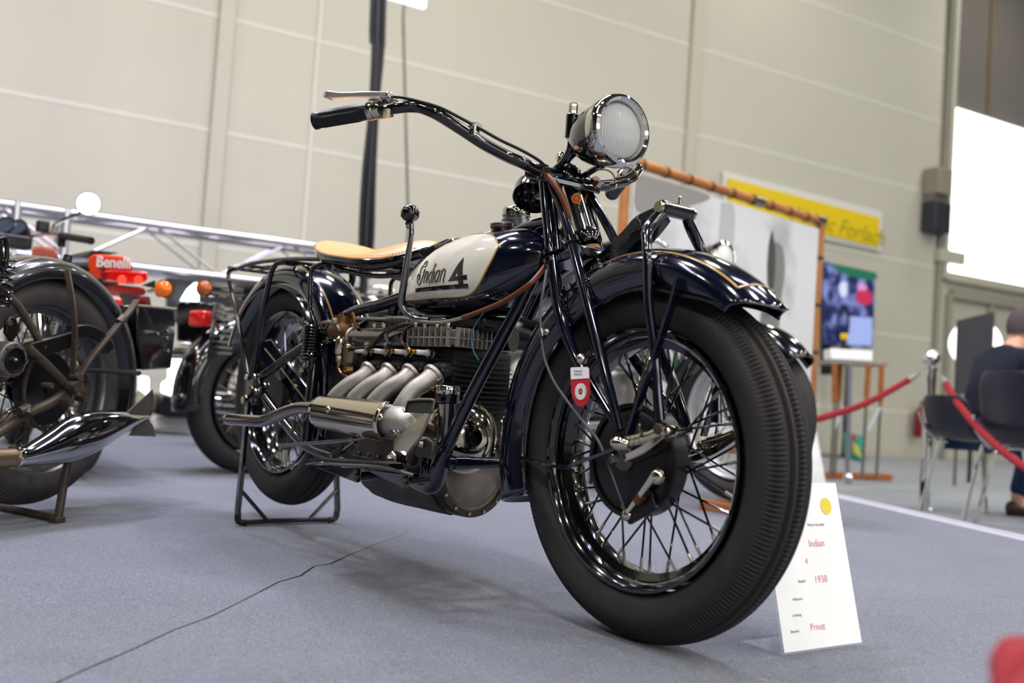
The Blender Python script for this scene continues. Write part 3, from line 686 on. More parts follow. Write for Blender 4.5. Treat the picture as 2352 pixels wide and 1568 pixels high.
q=V((1.0379,-0.358,1.0142)); dd_=(V(bar[-1])-V(bar[-2])).normalized()
g=G(); lathe(g,[(.0125,-.006),(.0155,-.006),(.0155,.006),(.0125,.006)],q,dd_,24,closed=True); box(g,(1.0539,-0.372,1),(.014,.008,.02)); obj('lever_clamp',g,M['nickel'],lev)
g=G(); tube(g,[(1.0496,-0.355,1.0411),(1.0676,-0.345,1.0383),(1.0951,-0.325,1.0307),(1.1316,-0.295,1.0176),(1.1543,-0.255,1.0002),(1.1688,-0.22,0.9857),(1.1797,-0.17,0.9692),(1.2043,-0.13,0.9518),(1.215,-0.09,0.9362),(1.2189,-0.065,0.9174),(1.2485,-0.06,0.8824),(1.2745,-0.062,0.8337),(1.2732,-0.058,0.8163),(1.2421,-0.05,0.7652)],.0034,10,k=4); obj('control_cable',g,M['grip'],bike)
g=G(); tube(g,[(1.1322,-0.295,1.013),(1.146,-0.265,0.994),(1.1586,-0.222,0.9678),(1.1755,-0.165,0.9497),(1.1912,-0.1,0.9375)],.0028,8,k=4); obj('switch_wire',g,M['grip'],bike)
q=V((1.1607,-0.228,0.9798)); dv=(V((1.153,-0.19,0.9617))-V((1.1547,-0.25,0.9769))).normalized()
g=G(); lathe(g,[(.0125,-.010),(.0152,-.010),(.0152,.010),(.0125,.010)],V((1.1525,-0.226,0.9761)),dv,24,closed=True); q2=V((1.1641,-0.228,0.9892)); tube(g,[(1.1646,-0.232,0.9928),(1.1639,-0.212,0.9882)],.007,10); box(g,(1.1801,-0.243,0.9735),(.016,.006,.022)); obj('cable_clamp',g,M['zinc'],bike,bevel=.001)
# bar ends: nickel tips, brown hoses
for s in (-1,1):
    g=G(); a=V((bar[0][0],bar[0][1]*-s,bar[0][2]))
    a=V((1.2062,-0.075,0.9208)); a.y*=-s; tube(g,[tuple(a+V((-.006,s*-.004*-1,.004))),tuple(a+V((.012,0,-.006)))],.0115,14); obj('bar_ferrule',g,M['nickel'],bike)
g=G(); tube(g,[(1.209,-0.072,0.9145),(1.2341,-0.073,0.8983),(1.2633,-0.072,0.8695),(1.28,-0.066,0.837),(1.2774,-0.055,0.8073),(1.2374,-0.035,0.7816)],.0068,12,k=5); obj('brown_hose',g,M['brown'],bike)
g=G(); tube(g,[(1.2337,0.06,0.9249),(1.2161,0.06,0.9077),(1.213,0.055,0.8783),(1.2173,0.045,0.8427),(1.2396,0.03,0.8052)],.0085,12,k=5); obj('brown_hose',g,M['brown'],bike)
g=G(); tube(g,[(1.2348,0.05,0.9229),(1.2185,0.05,0.9057),(1.2182,0.04,0.8752),(1.2263,0.03,0.8442)],.006,12,k=5); obj('brown_hose',g,M['brown'],bike)
g=G(); tube(g,[(1.1833,-0.02,0.7594),(1.215,-0.05,0.73),(1.2471,-0.09,0.7048),(1.2642,-0.13,0.674),(1.2342,-0.14,0.6526),(1.1967,-0.145,0.6351),(1.1435,-0.146,0.6206),(1.0911,-0.146,0.6094),(1.0586,-0.146,0.6033)],.0058,12,k=5); obj('brown_hose',g,M['brown'],bike)
for pts in ([(1.1708,-0.1,0.9253),(1.178,-0.075,0.9169),(1.2086,-0.07,0.9094),(1.2376,-0.07,0.8984),(1.2534,-0.068,0.8823)],[(1.1933,0.1,0.9579),(1.1976,0.12,0.9602),(1.1988,0.14,0.9539),(1.2088,0.14,0.9348),(1.204,0.14,0.9265)],[(1.1507,0.2,0.9753),(1.1643,0.2,0.9828),(1.1883,0.2,0.9817),(1.2101,0.2,0.9688),(1.2168,0.2,0.9549),(1.2051,0.2,0.9473),(1.184,0.2,0.9508)]):
    g=G(); tube(g,pts,.0019,6,k=5); obj('thin_wire',g,M['wire'],bike)
M['green_wire']=mat('green_wire','#1d6b45',.4)
# instrument cup seen from below
ic=V((1.0931,0,0.8952)); cn=V((-.42,.42,.80)).normalized(); ca,cu,cw=basis(cn)
g=G(); lathe(g,[(0,.026),(.036,.025),(.044,.020),(.0465,.012),(.0470,-.012),(.0440,-.012),(.0430,.004),(0,.006)],ic,cn,40); ip=obj('instrument_cup',g,M['black'],bike,sharp=40)
for i in range(3):
    for j in range(2):
        q=ic+cu*(-.012+.024*j)+cw*(-.018+.018*i); g=G(); hexn(g,tuple(q-cn*.0),cn,.0045,.016); obj('terminal_stud',g,M['steel'],ip)
g=G(); tube(g,[tuple(ic-cn*.002+cu*.02),tuple(ic-cn*.012+cw*.02),tuple(ic+V((.05,-.01,-.03)))],.0012,6,k=4); obj('green_wire',g,M['green_wire'],ip)
g=G(); tube(g,[(ic.x+.02,0,ic.z-.01),tuple(ax_top+sax*.02)],1,sec=(.03,.01)); obj('instrument_bracket',g,M['black'],bike)

# ---- fuel tank
g=G(); rows=[]
for i in range(61):
    x=TANK_X[0]+(TANK_X[-1]-TANK_X[0])*i/60; t=_lerp(TANK_X,TANK_T,x); b=_lerp(TANK_X,TANK_B,x); row=[]
    zm=b+(t-b)*.42; NN=26
    L=[]
    for j in range(NN+1):
        a=-PI/2+PI*j/NN; z=zm+(t-zm if a>0 else zm-b)*math.sin(a); L.append((x,-tank_y(x,z) if 0<j<NN else 0,z))
    row=L+[(p[0],-p[1],p[2]) for p in L[-2:0:-1]]
    rows.append(row)
f0=[(rows[0][0][0]-.006,0,.654)]*len(rows[0]); f1=[(rows[-1][0][0]+.012,0,.745)]*len(rows[0])
grid(g,[f0]+rows+[f1],cv=True); tank=obj('fuel_tank',g,M['navy'],bike,sharp=60)
def on_tank(p,off=.0012): return (p[0],-tank_y(p[0],p[2])-off,p[2])
U=[(0.7558,-0.1035,0.6525),(0.7615,-0.1078,0.6891),(0.6123,-0.0064,0.7282),(0.638,-0.0064,0.7521),(0.6851,-0.0094,0.7795),(0.7517,-0.015,0.7956),(0.8397,-0.0183,0.8116),(0.9946,-0.0832,0.8),(1.0454,-0.0894,0.7961),(1.0766,-0.0946,0.7886),(1.1017,-0.1021,0.7741),(1.1144,-0.1061,0.7603)]
L_=[(0.7558,-0.1035,0.6525),(0.8348,-0.119,0.6509),(0.9151,-0.1246,0.6522),(0.9755,-0.1247,0.6521),(1.0111,-0.1227,0.6527),(1.029,-0.1216,0.6543),(1.0444,-0.1213,0.6577),(1.0618,-0.1219,0.6657),(1.0804,-0.1231,0.6821),(1.0964,-0.121,0.7082),(1.1093,-0.1154,0.7348),(1.1144,-0.1061,0.7603)]
Us=cr([(p[0],p[2]) for p in U],6); Ls=cr([(p[0],p[2]) for p in L_],6)
rows=[]
for a,b in zip(Us,Ls):
    rows.append([on_tank((a[0]+(b[0]-a[0])*j/16,0,a[1]+(b[1]-a[1])*j/16)) for j in range(17)])
g=G(); grid(g,rows); panel=obj('cream_panel',g,M['cream'],tank,sharp=80)
g=G(); tube(g,[on_tank((a[0],0,a[1]),.0002) for a in Us+Ls[::-1][1:]],.0021,6); obj('gold_border',g,M['gold'],tank)
g=G()
for a,b,n_ in ((((0.8332,-0.1265,0.6763)),((0.8352,-0.1257,0.6677)),0),):
    A_,B_=(0.8332,-0.1265,0.6763),(1.0476,-0.1301,0.6792); C_,D_=(0.8352,-0.1257,0.6677),(1.0472,-0.1271,0.6689)
    rows=[[on_tank(tuple(V(A_).lerp(V(B_),i/20).lerp(V(C_).lerp(V(D_),i/20),j/3)),.0018) for j in range(4)] for i in range(21)]
    grid(g,rows)
obj('black_bar',g,M['decal'],tank)
sl=[(1.026,-0.1312,0.7384),(1.0193,-0.1331,0.7315),(1.0139,-0.1341,0.7265),(1.0065,-0.1353,0.7177),(0.9995,-0.136,0.7091),(0.9921,-0.1362,0.6997),(0.9859,-0.1363,0.6928),(0.9794,-0.136,0.686)]
sr=[(1.0267,-0.1312,0.7384),(1.0281,-0.1326,0.7311),(1.0285,-0.1333,0.7258),(1.029,-0.1341,0.7168),(1.03,-0.1342,0.7078),(1.0315,-0.134,0.6982),(1.0325,-0.1338,0.6922),(1.0331,-0.1334,0.6875)]
g=G(); grid(g,[[on_tank(tuple(V(a).lerp(V(b),j/6)),.0018) for j in range(7)] for a,b in zip(sl,sr)])
q=[(1.0315,-0.134,0.6982),(1.0443,-0.1326,0.6992),(1.0463,-0.1317,0.6879),(1.0331,-0.1334,0.6875)]
grid(g,[[on_tank(tuple(V(q[0]).lerp(V(q[1]),i/4).lerp(V(q[3]).lerp(V(q[2]),i/4),j/4)),.0018) for j in range(5)] for i in range(5)])
q=[(1.0161,-0.1349,0.6884),(1.0331,-0.1335,0.6886),(1.0339,-0.132,0.6787),(1.0178,-0.1335,0.6782)]
grid(g,[[on_tank(tuple(V(q[0]).lerp(V(q[1]),i/4).lerp(V(q[3]).lerp(V(q[2]),i/4),j/4)),.0018) for j in range(5)] for i in range(5)])
fo=obj('numeral_four',g,M['decal'],tank); fo['label']='black sail shaped numeral 4'
q=[(1.0134,-0.1354,0.7036),(1.0082,-0.1356,0.6966),(1.0148,-0.1353,0.6968)]
g=G(); g.add([on_tank(p,.0026) for p in q],[(0,1,2)]); obj('numeral_opening',g,M['cream'],tank)
strokes=[
 [(0.8622,-0.1257,0.7307),(0.8655,-0.1238,0.7371),(0.8716,-0.1241,0.7387),(0.8762,-0.126,0.7357),(0.8757,-0.1281,0.7293),(0.8728,-0.129,0.7247),(0.8732,-0.1306,0.7174),(0.8712,-0.1316,0.7072),(0.8674,-0.1316,0.6988),(0.8635,-0.1312,0.6924),(0.856,-0.1303,0.6857),(0.8476,-0.1292,0.6872),(0.8424,-0.1284,0.6955),(0.8425,-0.1279,0.7046),(0.8472,-0.1281,0.7099),(0.8528,-0.1293,0.7072),(0.8537,-0.1299,0.6996),(0.8492,-0.1294,0.6959)],
 [(0.8545,-0.129,0.7118),(0.8535,-0.1273,0.72),(0.8565,-0.1262,0.7263),(0.8629,-0.1261,0.7299),(0.8691,-0.1279,0.727)],
 [(0.8809,-0.1317,0.7145),(0.8786,-0.1325,0.7013),(0.8763,-0.1323,0.687)],
 [(0.8798,-0.1327,0.6981),(0.8838,-0.1324,0.7104),(0.8894,-0.1324,0.7148),(0.8927,-0.133,0.7119),(0.89,-0.1334,0.6999),(0.8871,-0.1331,0.6869)],
 [(0.9098,-0.134,0.7121),(0.9026,-0.1339,0.7082),(0.897,-0.1338,0.698),(0.8962,-0.1337,0.6896),(0.9013,-0.1339,0.687),(0.9072,-0.1343,0.6937)],
 [(0.9189,-0.1317,0.7308),(0.9162,-0.1341,0.7156),(0.9111,-0.1346,0.6997),(0.9084,-0.1343,0.689),(0.913,-0.1345,0.6865)],
 [(0.9218,-0.1347,0.7122),(0.9186,-0.1349,0.6977),(0.9168,-0.1347,0.6882),(0.9209,-0.1349,0.6873)],
 [(0.9235,-0.1326,0.7281),(0.9234,-0.1334,0.7238)],
 [(0.9406,-0.1355,0.7131),(0.9327,-0.1353,0.7108),(0.9267,-0.1353,0.7019),(0.925,-0.1352,0.6928),(0.9288,-0.1352,0.6873),(0.9354,-0.1356,0.6924),(0.9424,-0.1359,0.7034)],
 [(0.9443,-0.1356,0.7137),(0.941,-0.1359,0.7005),(0.9364,-0.1356,0.6889),(0.9397,-0.1356,0.6865)],
 [(0.9523,-0.1359,0.7136),(0.9501,-0.1362,0.7023),(0.9465,-0.1358,0.6869)],
 [(0.9509,-0.1362,0.7008),(0.9556,-0.1361,0.7108),(0.9612,-0.1359,0.7161),(0.9662,-0.1362,0.7129),(0.9645,-0.1364,0.7009),(0.9604,-0.1361,0.6879),(0.9638,-0.1361,0.6862)]]
gb=G(); gg=G()
for st in strokes:
    pts=cr(st,4); r=.0019
    tube(gb,[on_tank(p,.0006) for p in pts],.0025,6); tube(gg,[on_tank(p,.0013) for p in pts],r*.92,6)
o=obj('script_outline',gb,M['decal'],tank,kind='stuff'); o=obj('script_lettering',gg,M['goldd'],tank,kind='stuff'); o['label']='gold script lettering reading Indian'
# filler caps
fq=V((1.0419,-0.045,0.8155)); g=G(); lathe(g,[(.024,-.022),(.024,0),(.020,.002),(.020,.010)],fq,(0,-.12,1),28); obj('filler_neck',g,M['navy'],tank)
g=G(); lathe(g,[(.0,.013),(.020,.013),(.0255,.011),(.0262,.008),(.0255,.005),(.02,.004)],fq,(0,-.12,1),36); cp=obj('filler_cap',g,mat('grey_cap','#77757a',.3,metal=.8),tank)
g=G(); lathe(g,[(.02,.0),(.0258,.0005),(.0262,.003),(.0255,.005),(.02,.005)],fq,(0,-.12,1),36); obj('cap_gasket',g,M['brown'],cp)
fq=V((0.9736,0.05,0.8606)); g=G(); lathe(g,[(0,.032),(.012,.031),(.030,.024),(.0345,.018),(.0350,.004),(.033,.002)],fq,(.0,-.05,1),40); gc=obj('gauge_cap',g,M['nickel'],tank)
g=G(); lathe(g,[(.032,.004),(.032,-.004),(.036,-.006),(.036,-.022),(.030,-.03)],fq,(0,-.05,1),40); obj('gauge_collar',g,mat('brushed_collar','#84868c',.3,metal=.9),gc)
g=G(); tube(g,[(0.7896,-0.05,0.7902),(0.8262,-0.05,0.7941),(0.8509,-0.05,0.7998),(0.8613,-0.05,0.8032)],.004,8,k=3); obj('tank_strap',g,M['steel'],tank)
# ---- top frame tube and down tubes
g=G(); tube(g,[(1.1653,0,0.8257),(1.1038,0,0.8212),(1.0586,0,0.814),(1.0188,0,0.8031)],.0165,20,k=4); obj('top_tube',g,M['navy'],bike)
g=G(); tube(g,[tuple(ax_low+sax*.03),(1.16,0,.70),(1.1,0,.62)],[.022,.02,.017],16,k=3); obj('head_gusset',g,M['navy'],bike)
dt=[(1.1705,-0.03,0.7304),(1.1532,-0.058,0.6549),(1.1239,-0.09,0.5599),(1.0827,-0.125,0.4409),(1.023,-0.142,0.3144)]
kn=[(1.0228,-0.142,0.3163),(1.008,-0.143,0.2863),(0.9969,-0.143,0.2545),(0.9811,-0.142,0.2335),(0.9336,-0.139,0.2319),(0.8873,-0.136,0.2364)]
rail=[(0.8871,-0.136,0.2384),(0.7544,-0.13,0.2381),(0.5783,-0.125,0.2412),(0.4792,-0.125,0.2494),(0.3941,-0.125,0.2553),(0.3103,-0.125,0.2739),(0.1893,-0.122,0.322),(0.0629,-0.118,0.3778),(-0.01,-0.115,0.4135)]
for s in (-1,1):
    g=G(); tube(g,side(dt,s),[.013,.0145,.0145,.0145,.0145],16,k=4); obj('down_tube',g,M['navy'],bike)
    g=G(); tube(g,side(kn,s),[.018,.0195,.0205,.0215,.0195,.0175],16,k=4); obj('frame_lug',g,M['navy'],bike)
    g=G(); tube(g,side(rail,s),.0135,14,k=4); obj('lower_rail',g,M['navy'],bike)
    ct=V((1.0293,-0.13,0.2866)); 
    g=G(); tube(g,[(ct.x,s*.125,ct.z),(ct.x,s*.085,ct.z)],.0155,16); obj('cross_lug',g,M['navy'],bike)
g=G(); tube(g,[(ct.x,-.14,ct.z),(ct.x,.14,ct.z)],.0135,16); obj('cross_tube',g,M['navy'],bike)
# rear upper frame
up_=[(0.7236,-0.075,0.6672),(0.6565,-0.08,0.6553),(0.599,-0.085,0.6449),(0.5256,-0.09,0.6368),(0.4569,-0.095,0.62),(0.4055,-0.1,0.5965),(0.3741,-0.105,0.576)]
for s in (-1,1):
    g=G(); tube(g,side(up_,s),[.016,.0155,.0155,.015,.0145,.014,.012],16,k=4); obj('seat_stay',g,M['navy'],bike)
    g=G(); tube(g,side([(0.3723,-0.11,0.5684),(0.2441,-0.113,0.5286),(0.1211,-0.116,0.4811),(-0.0122,-0.118,0.4277)],s),.0125,14,k=2); obj('rear_stay',g,M['black'],bike)
    g=G(); tube(g,side([(0.3269,-0.11,0.4937),(0.3324,-0.115,0.4096),(0.3349,-0.12,0.3142),(0.3368,-0.122,0.2644)],s),.0145,14,k=2); obj('seat_mast',g,M['navy'],bike)
g=G(); tube(g,[(0.671,-0.07,0.6582),(0.6538,-0.07,0.6343),(0.6573,-0.07,0.6088)],.012,10); obj('frame_gusset',g,M['navy'],bike)
# seat springs
for s in (-1,1):
    sc0=V((0.3486,-0.13,0.5011)); h=V((0.3348,-0.13,0.5858)).z-sc0.z; N=10
    x0=sc0.x; 
    g=G(); tube(g,[(x0+.0265*math.cos(2*PI*t/20),s*.13+.0265*math.sin(2*PI*t/20),sc0.z+.003+h*t/(20*N)) for t in range(20*N+1)],.0037,8); obj('coil_spring',g,M['black'],bike)
    g=G(); disc(g,(x0,s*.13,sc0.z-.004),(0,0,1),.029,.006,20); obj('spring_seat',g,M['black'],bike)
    g=G(); tube(g,[(x0,s*.13,sc0.z-.03),(x0,s*.13,sc0.z+h+.02)],.008,10); obj('spring_guide',g,M['black'],bike)
    hoop=[(x0,s*.13,sc0.z+h+.01),(0.3143,-0.13,0.6486),(0.3069,-0.13,0.7094),(0.307,-0.13,0.7397),(0.3273,-0.13,0.7556),(0.3628,-0.12,0.7599),(0.3612,-0.08,0.7591)]
    g=G(); tube(g,side(hoop,s),.0065,12,k=5); obj('seat_post_rod',g,M['black'],bike)
    g=G(); tube(g,side([(0.3616,-0.08,0.7567),(0.4199,-0.078,0.7445),(0.4878,-0.076,0.7321),(0.5741,-0.074,0.7239),(0.6448,-0.072,0.7232),(0.6958,-0.072,0.722)],s),.0065,12,k=4); obj('seat_bar',g,M['black'],bike)
g=G(); tube(g,[(0.1506,0.08,0.7802),(0.1572,0.08,0.7534),(0.1478,0.08,0.7114)],.006,8); obj('seat_strut',g,M['black'],bike)
# ---- saddle
OX=[.245,.255,.29,.34,.42,.52,.61,.665,.70,.722,.738,.742]; OW=[.004,.06,.11,.14,.155,.157,.148,.122,.092,.06,.03,.004]; OZ=[.846,.842,.826,.803,.783,.768,.758,.760,.772,.788,.800,.803]
CX=[.245,.30,.36,.45,.55,.64,.70,.742]; CZ=[.846,.826,.806,.792,.797,.815,.818,.803]
def seat_surf(dz=0,scale=1.0,NX=44,NY=22,rim=True):
    rows=[]
    for i in range(NX+1):
        u=i/NX; x=.4935-.2485*math.cos(PI*u); w=_lerp(OX,OW,x)*scale; ze=_lerp(OX,OZ,x); zc=_lerp(CX,CZ,x); row=[]
        for j in range(-NY,NY+1):
            t=j/NY; at=abs(t); z=zc+(ze-zc)*at**2.2+ .004*math.sin(PI*at)*0
            row.append((x,w*t,z+dz))
        if rim:
            for j,k_ in ((0,1),(2*NY,-1)): pass
        rows.append(row)
    return rows
g=G(); grid(g,seat_surf()); sd=obj('saddle_leather',g,M['leather'],bike,sharp=70); md=sd.modifiers.new('solidify','SOLIDIFY'); md.thickness=.007; md.offset=-1
g=G(); 
for yy in (1,): grid(g,seat_surf(-.010,.965,rim=False))
pn=obj('saddle_pan',g,M['black'],bike,sharp=70,solid=.006)
edge=[]
for i in range(45):
    u=i/44; x=.4935-.2485*math.cos(PI*u); edge.append((x,-_lerp(OX,OW,x),_lerp(OX,OZ,x)-.005))
g=G(); tube(g,edge,.0042,8); obj('saddle_edge',g,M['black'],bike); g=G(); tube(g,mir(edge),.0042,8); obj('saddle_edge',g,M['black'],bike)
low=[(p[0],p[1]*.93,p[2]-.022) for p in edge]
g=G(); grid(g,[edge,[(p[0],p[1]*.985,p[2]-.012) for p in edge],low]); grid(g,[mir(edge),mir([(p[0],p[1]*.985,p[2]-.012) for p in edge]),mir(low)]); o=obj('saddle_skirt',g,M['black'],pn,solid=.002,kind='stuff')
g=G()
def seam_p(x):
    w=_lerp(OX,OW,x); t=.93; zc=_lerp(CX,CZ,x); ze=_lerp(OX,OZ,x); return (x,-w*t,zc+(ze-zc)*t**2.2+.0012)
x=.30
while x<.72:
    tube(g,[seam_p(x),seam_p(x+.0035)],.0009,5); x+=.0062
obj('stitching',g,M['stitch'],sd,kind='stuff')
g=G(); box(g,(0.3406,-0.09,0.7711),(.05,.03,.02)); obj('saddle_bracket',g,M['satin'],bike,bevel=.003)
bolt(bike,(0.3992,-0.11,0.7533),(0,0,1),.006,.014); bolt(bike,(0.348,-0.11,0.768),(0,-1,0),.007,.01)
g=G(); tube(g,[(0.6462,-0.05,0.7617),(0.6953,-0.05,0.7722),(0.7472,-0.04,0.7847),(0.8152,-0.03,0.802)],.009,10,k=3); obj('saddle_link',g,M['satin'],bike)
# ---- gear lever
g=G(); tube(g,[(0.8855,-0.185,0.8158),(0.8882,-0.185,0.7954),(0.8845,-0.184,0.7708),(0.8739,-0.182,0.7315),(0.8615,-0.178,0.6821),(0.8463,-0.172,0.6428),(0.8468,-0.166,0.6251),(0.8585,-0.158,0.6115),(0.8804,-0.15,0.603),(0.9177,-0.14,0.6005)],[.006,.0062,.0066,.0078,.0088,.0092,.0085,.0065,.005,.0045],16,k=5); gl=obj('gear_lever',g,M['polal'],bike)
kb=V((0.8781,-0.186,0.8424)); g=G(); lathe(g,[(0,-.0205),(.010,-.0185),(.0185,-.011),(.0225,-.001),(.0215,.009),(.015,.017),(.0085,.019),(.009,.021),(.0105,.024),(.009,.028),(0,.028)],kb,(.02,0,-1),32); obj('lever_knob',g,M['black'],gl)
g=G(); lathe(g,[(0,.027),(.0075,.027),(.0085,.030),(.006,.036),(0,.036)],kb,(.02,0,-1),20); obj('knob_ferrule',g,M['steel'],gl)

# ================================================================== engine
ex0,ex1=.585,.965
g=G(); box(g,((ex0+ex1)/2,0,.44),(ex1-ex0-.03,.17,.20)); blk=obj('cylinder_block',g,M['castblk'],bike,bevel=.006)
zt=((0.5627,-0.095,0.517))[2]
for i in range(13):
    z=.385+i*.0115
    g=G(); xf_=[.955,.955,.955,.965,.97,.975,.975,.97,.965,.96,.955,.95,.95][i]
    prism(g,[(ex0-.005,-.094,z),(xf_-.02,-.094,z),(xf_,-.08,z),(xf_+.012,-.03,z),(xf_+.012,.03,z),(xf_,.08,z),(xf_-.02,.094,z),(ex0-.005,.094,z)],(0,0,.0028)); obj('cooling_fin',g,M['iron'],blk)
g=G(); box(g,((ex0+ex1)/2-.01,0,.555),(ex1-ex0-.05,.15,.04)); obj('cylinder_head',g,M['castblk'],bike,bevel=.008)
# intake manifold: polished tube, then finned box
mz=V((0.5311,-0.11,0.5596)); mz2=V((0.7917,-0.11,0.5596))
g=G(); tube(g,[tuple(mz),tuple(mz2+V((.01,0,0)))],.0245,28); man=obj('intake_manifold',g,M['polal'],bike)
g=G(); c=V((0.5376,-0.11,0.5607)); 
lathe(g,[(.0,-.004),(.026,-.004),(.029,0),(.026,.004),(0,.004)],c,(1,0,0),24); fl=obj('manifold_flange',g,M['alu'],man)
for dz in (.031,-.031):
    g=G(); disc(g,(c.x,c.y,c.z+dz),(1,0,0),.010,.009,16); obj('flange_ear',g,M['alu'],man)
    bolt(man,(c.x+.008,c.y,c.z+dz),(1,0,0),.0055,.008)
fb0=V((0.8142,-0.125,0.5636)); fb1=V((0.9952,-0.125,0.5631)); zc=(fb0.z+fb1.z)/2
g=G(); prism(g,[(fb0.x,-.120,zc-.018),(fb1.x-.02,-.120,zc-.018),(fb1.x-.004,-.105,zc-.018),(fb1.x,-.06,zc-.018),(fb1.x,-.02,zc-.018),(fb0.x,-.02,zc-.018)],(0,0,.036)); fc_=obj('finned_cover',g,M['alud'],bike,bevel=.004)
nf=7
for i in range(nf+1):
    x=fb0.x+(fb1.x-.02-fb0.x)*i/nf
    g=G(); box(g,(x,-.122,zc),(.0022,.014,.046)); obj('cover_fin',g,M['alu'],fc_,bevel=.0006)
for i in range(8):
    y=-.112+.013*i
    g=G(); box(g,(fb1.x+.0,y,zc),(.016,.0022,.044)); obj('cover_fin',g,M['alu'],fc_,bevel=.0006)
g=G(); tube(g,[(fb0.x-.002,-.1235,zc-.002),(fb1.x-.02,-.1235,zc-.002),(fb1.x+.002,-.108,zc-.002),(fb1.x+.004,-.02,zc-.002)],.002,8); obj('cover_rail',g,M['alu'],fc_)
# hinged rocker lids on top
for a,b in (((0.6475,-0.09,0.6125),(0.7509,-0.09,0.6059)),((0.8246,-0.09,0.6094),(0.9185,-0.09,0.6073))):
    L=b[0]-a[0]; cx=(a[0]+b[0])/2; z=(a[2]+b[2])/2
    g=G(); box(g,(cx,-.07,z-.012),(L,.05,.030)); rl=obj('rocker_box',g,M['polal'],bike,bevel=.005)
    g=G(); tube(g,[(cx-L/2,-.094,z+.005),(cx+L/2,-.094,z+.005)],.0035,10); obj('hinge_pin',g,M['steel'],rl)
    g=G(); box(g,(cx,-.07,z+.006),(L*.98,.046,.006)); obj('rocker_lid',g,M['steel'],rl,bevel=.002)
for px in ((0.6476,-0.12,0.5898),(0.6932,-0.12,0.5885),(0.8424,-0.125,0.5904),(0.8809,-0.125,0.5891),(0.9306,-0.125,0.5889),(0.9754,-0.125,0.5876)): bolt(bike,px,(0,0,1),.0055,.012,M['zinc'])
# silver control rod above the engine
g=G(); tube(g,[(0.5717,-0.13,0.6083),(0.643,-0.135,0.606)],.0045,10); obj('rod_end',g,M['steel'],bike)
g=G(); tube(g,[(0.6513,-0.14,0.6065),(0.7242,-0.143,0.6043),(0.7863,-0.145,0.6055),(0.8355,-0.146,0.6038),(0.8838,-0.147,0.5972),(0.9303,-0.148,0.5937),(0.982,-0.148,0.5932),(1.0217,-0.147,0.5978),(1.0586,-0.146,0.6033)],.0042,12,k=4); obj('control_rod',g,M['zinc'],bike)
g=G(); tube(g,[(0.7572,-0.145,0.6048),(0.7728,-0.145,0.6046)],.0062,12); obj('rod_clip',g,M['steel'],bike)
# carburettor
g=G(); cc=V((0.4785,-0.11,0.5755)); tube(g,[tuple(cc+V((-.055,0,.0))),tuple(cc+V((-.03,0,.004))),tuple(cc+V((.0,0,.004))),tuple(cc+V((.03,0,.0))),tuple(cc+V((.055,0,0)))],[.020,.028,.027,.021,.021],24,k=3); cb=obj('carburettor_body',g,M['bronze'],bike)
g=G(); tube(g,[tuple(cc+V((-.01,0,.0))),tuple(cc+V((-.01,0,.042)))],[.026,.024],20); tube(g,[tuple(cc+V((-.014,-.0,.036))),tuple(cc+V((-.014,0,.052)))],.008,10); obj('carburettor_top',g,M['bronze'],cb)
g=G(); q=V((0.5325,-0.115,0.5184)); lathe(g,[(0,-.034),(.014,-.034),(.026,-.024),(.0285,-.008),(.0285,.02),(.024,.024),(0,.024)],q,(0,0,1),32); obj('float_bowl',g,mat('tarnished_bowl','#8a836f',.3,metal=.9,noise=.5),cb)
g=G(); hexn(g,tuple(q+V((.0,0,-.041))),(0,0,1),.016,.016); obj('bowl_nut',g,M['brass'],cb)
q=V((0.5352,-0.15,0.536)); g=G(); lathe(g,[(0,.024),(.006,.024),(.0115,.019),(.0125,.012),(.0125,-.018),(.010,-.022),(0,-.022)],q,(0,0,1),24); pc=obj('priming_cup',g,M['nickel'],cb)
g=G(); tube(g,[tuple(q+V((0,0,-.022))),tuple(q+V((0,0,-.026)))],.008,16); obj('cup_ring',g,M['brass'],pc)
g=G(); hexn(g,tuple(q+V((0,0,-.033))),(0,0,1),.0085,.014); obj('cup_nut',g,M['steel'],pc)
g=G(); tube(g,[tuple(q+V((0,0,-.04))),tuple(q+V((0,0,-.052)))],.005,10); obj('cup_union',g,M['brass'],pc)
g=G(); tube(g,[tuple(q+V((0,0,-.050))),(0.5337,-0.148,0.4778),(0.5438,-0.145,0.4659),(0.5584,-0.14,0.4589),(0.5681,-0.13,0.4554),(0.5729,-0.115,0.4553),(0.5798,-0.1,0.4576)],.0035,10,k=5); obj('copper_pipe',g,M['copper'],bike)
g=G(); tube(g,[(0.3974,-0.13,0.5973),(0.4406,-0.13,0.5982),(0.4796,-0.13,0.5898),(0.4982,-0.13,0.5737)],[.006,.007,.0075,.006],10,k=3); obj('choke_lever',g,M['steel'],cb)
bolt(cb,(0.4725,-0.135,0.6032),(0,-.3,1),.0095,.014,M['zinc']); bolt(cb,(0.5547,-0.13,0.6186),(0,0,1),.005,.012,M['bronze'])
g=G(); tube(g,[(0.5569,-0.13,0.6186),(0.5666,-0.13,0.5983),(0.5758,-0.125,0.5819)],.005,8); obj('throttle_arm',g,M['bronze'],cb)
bolt(bike,(0.4154,-0.12,0.5512),(0,-1,0),.010,.012,M['steel'])
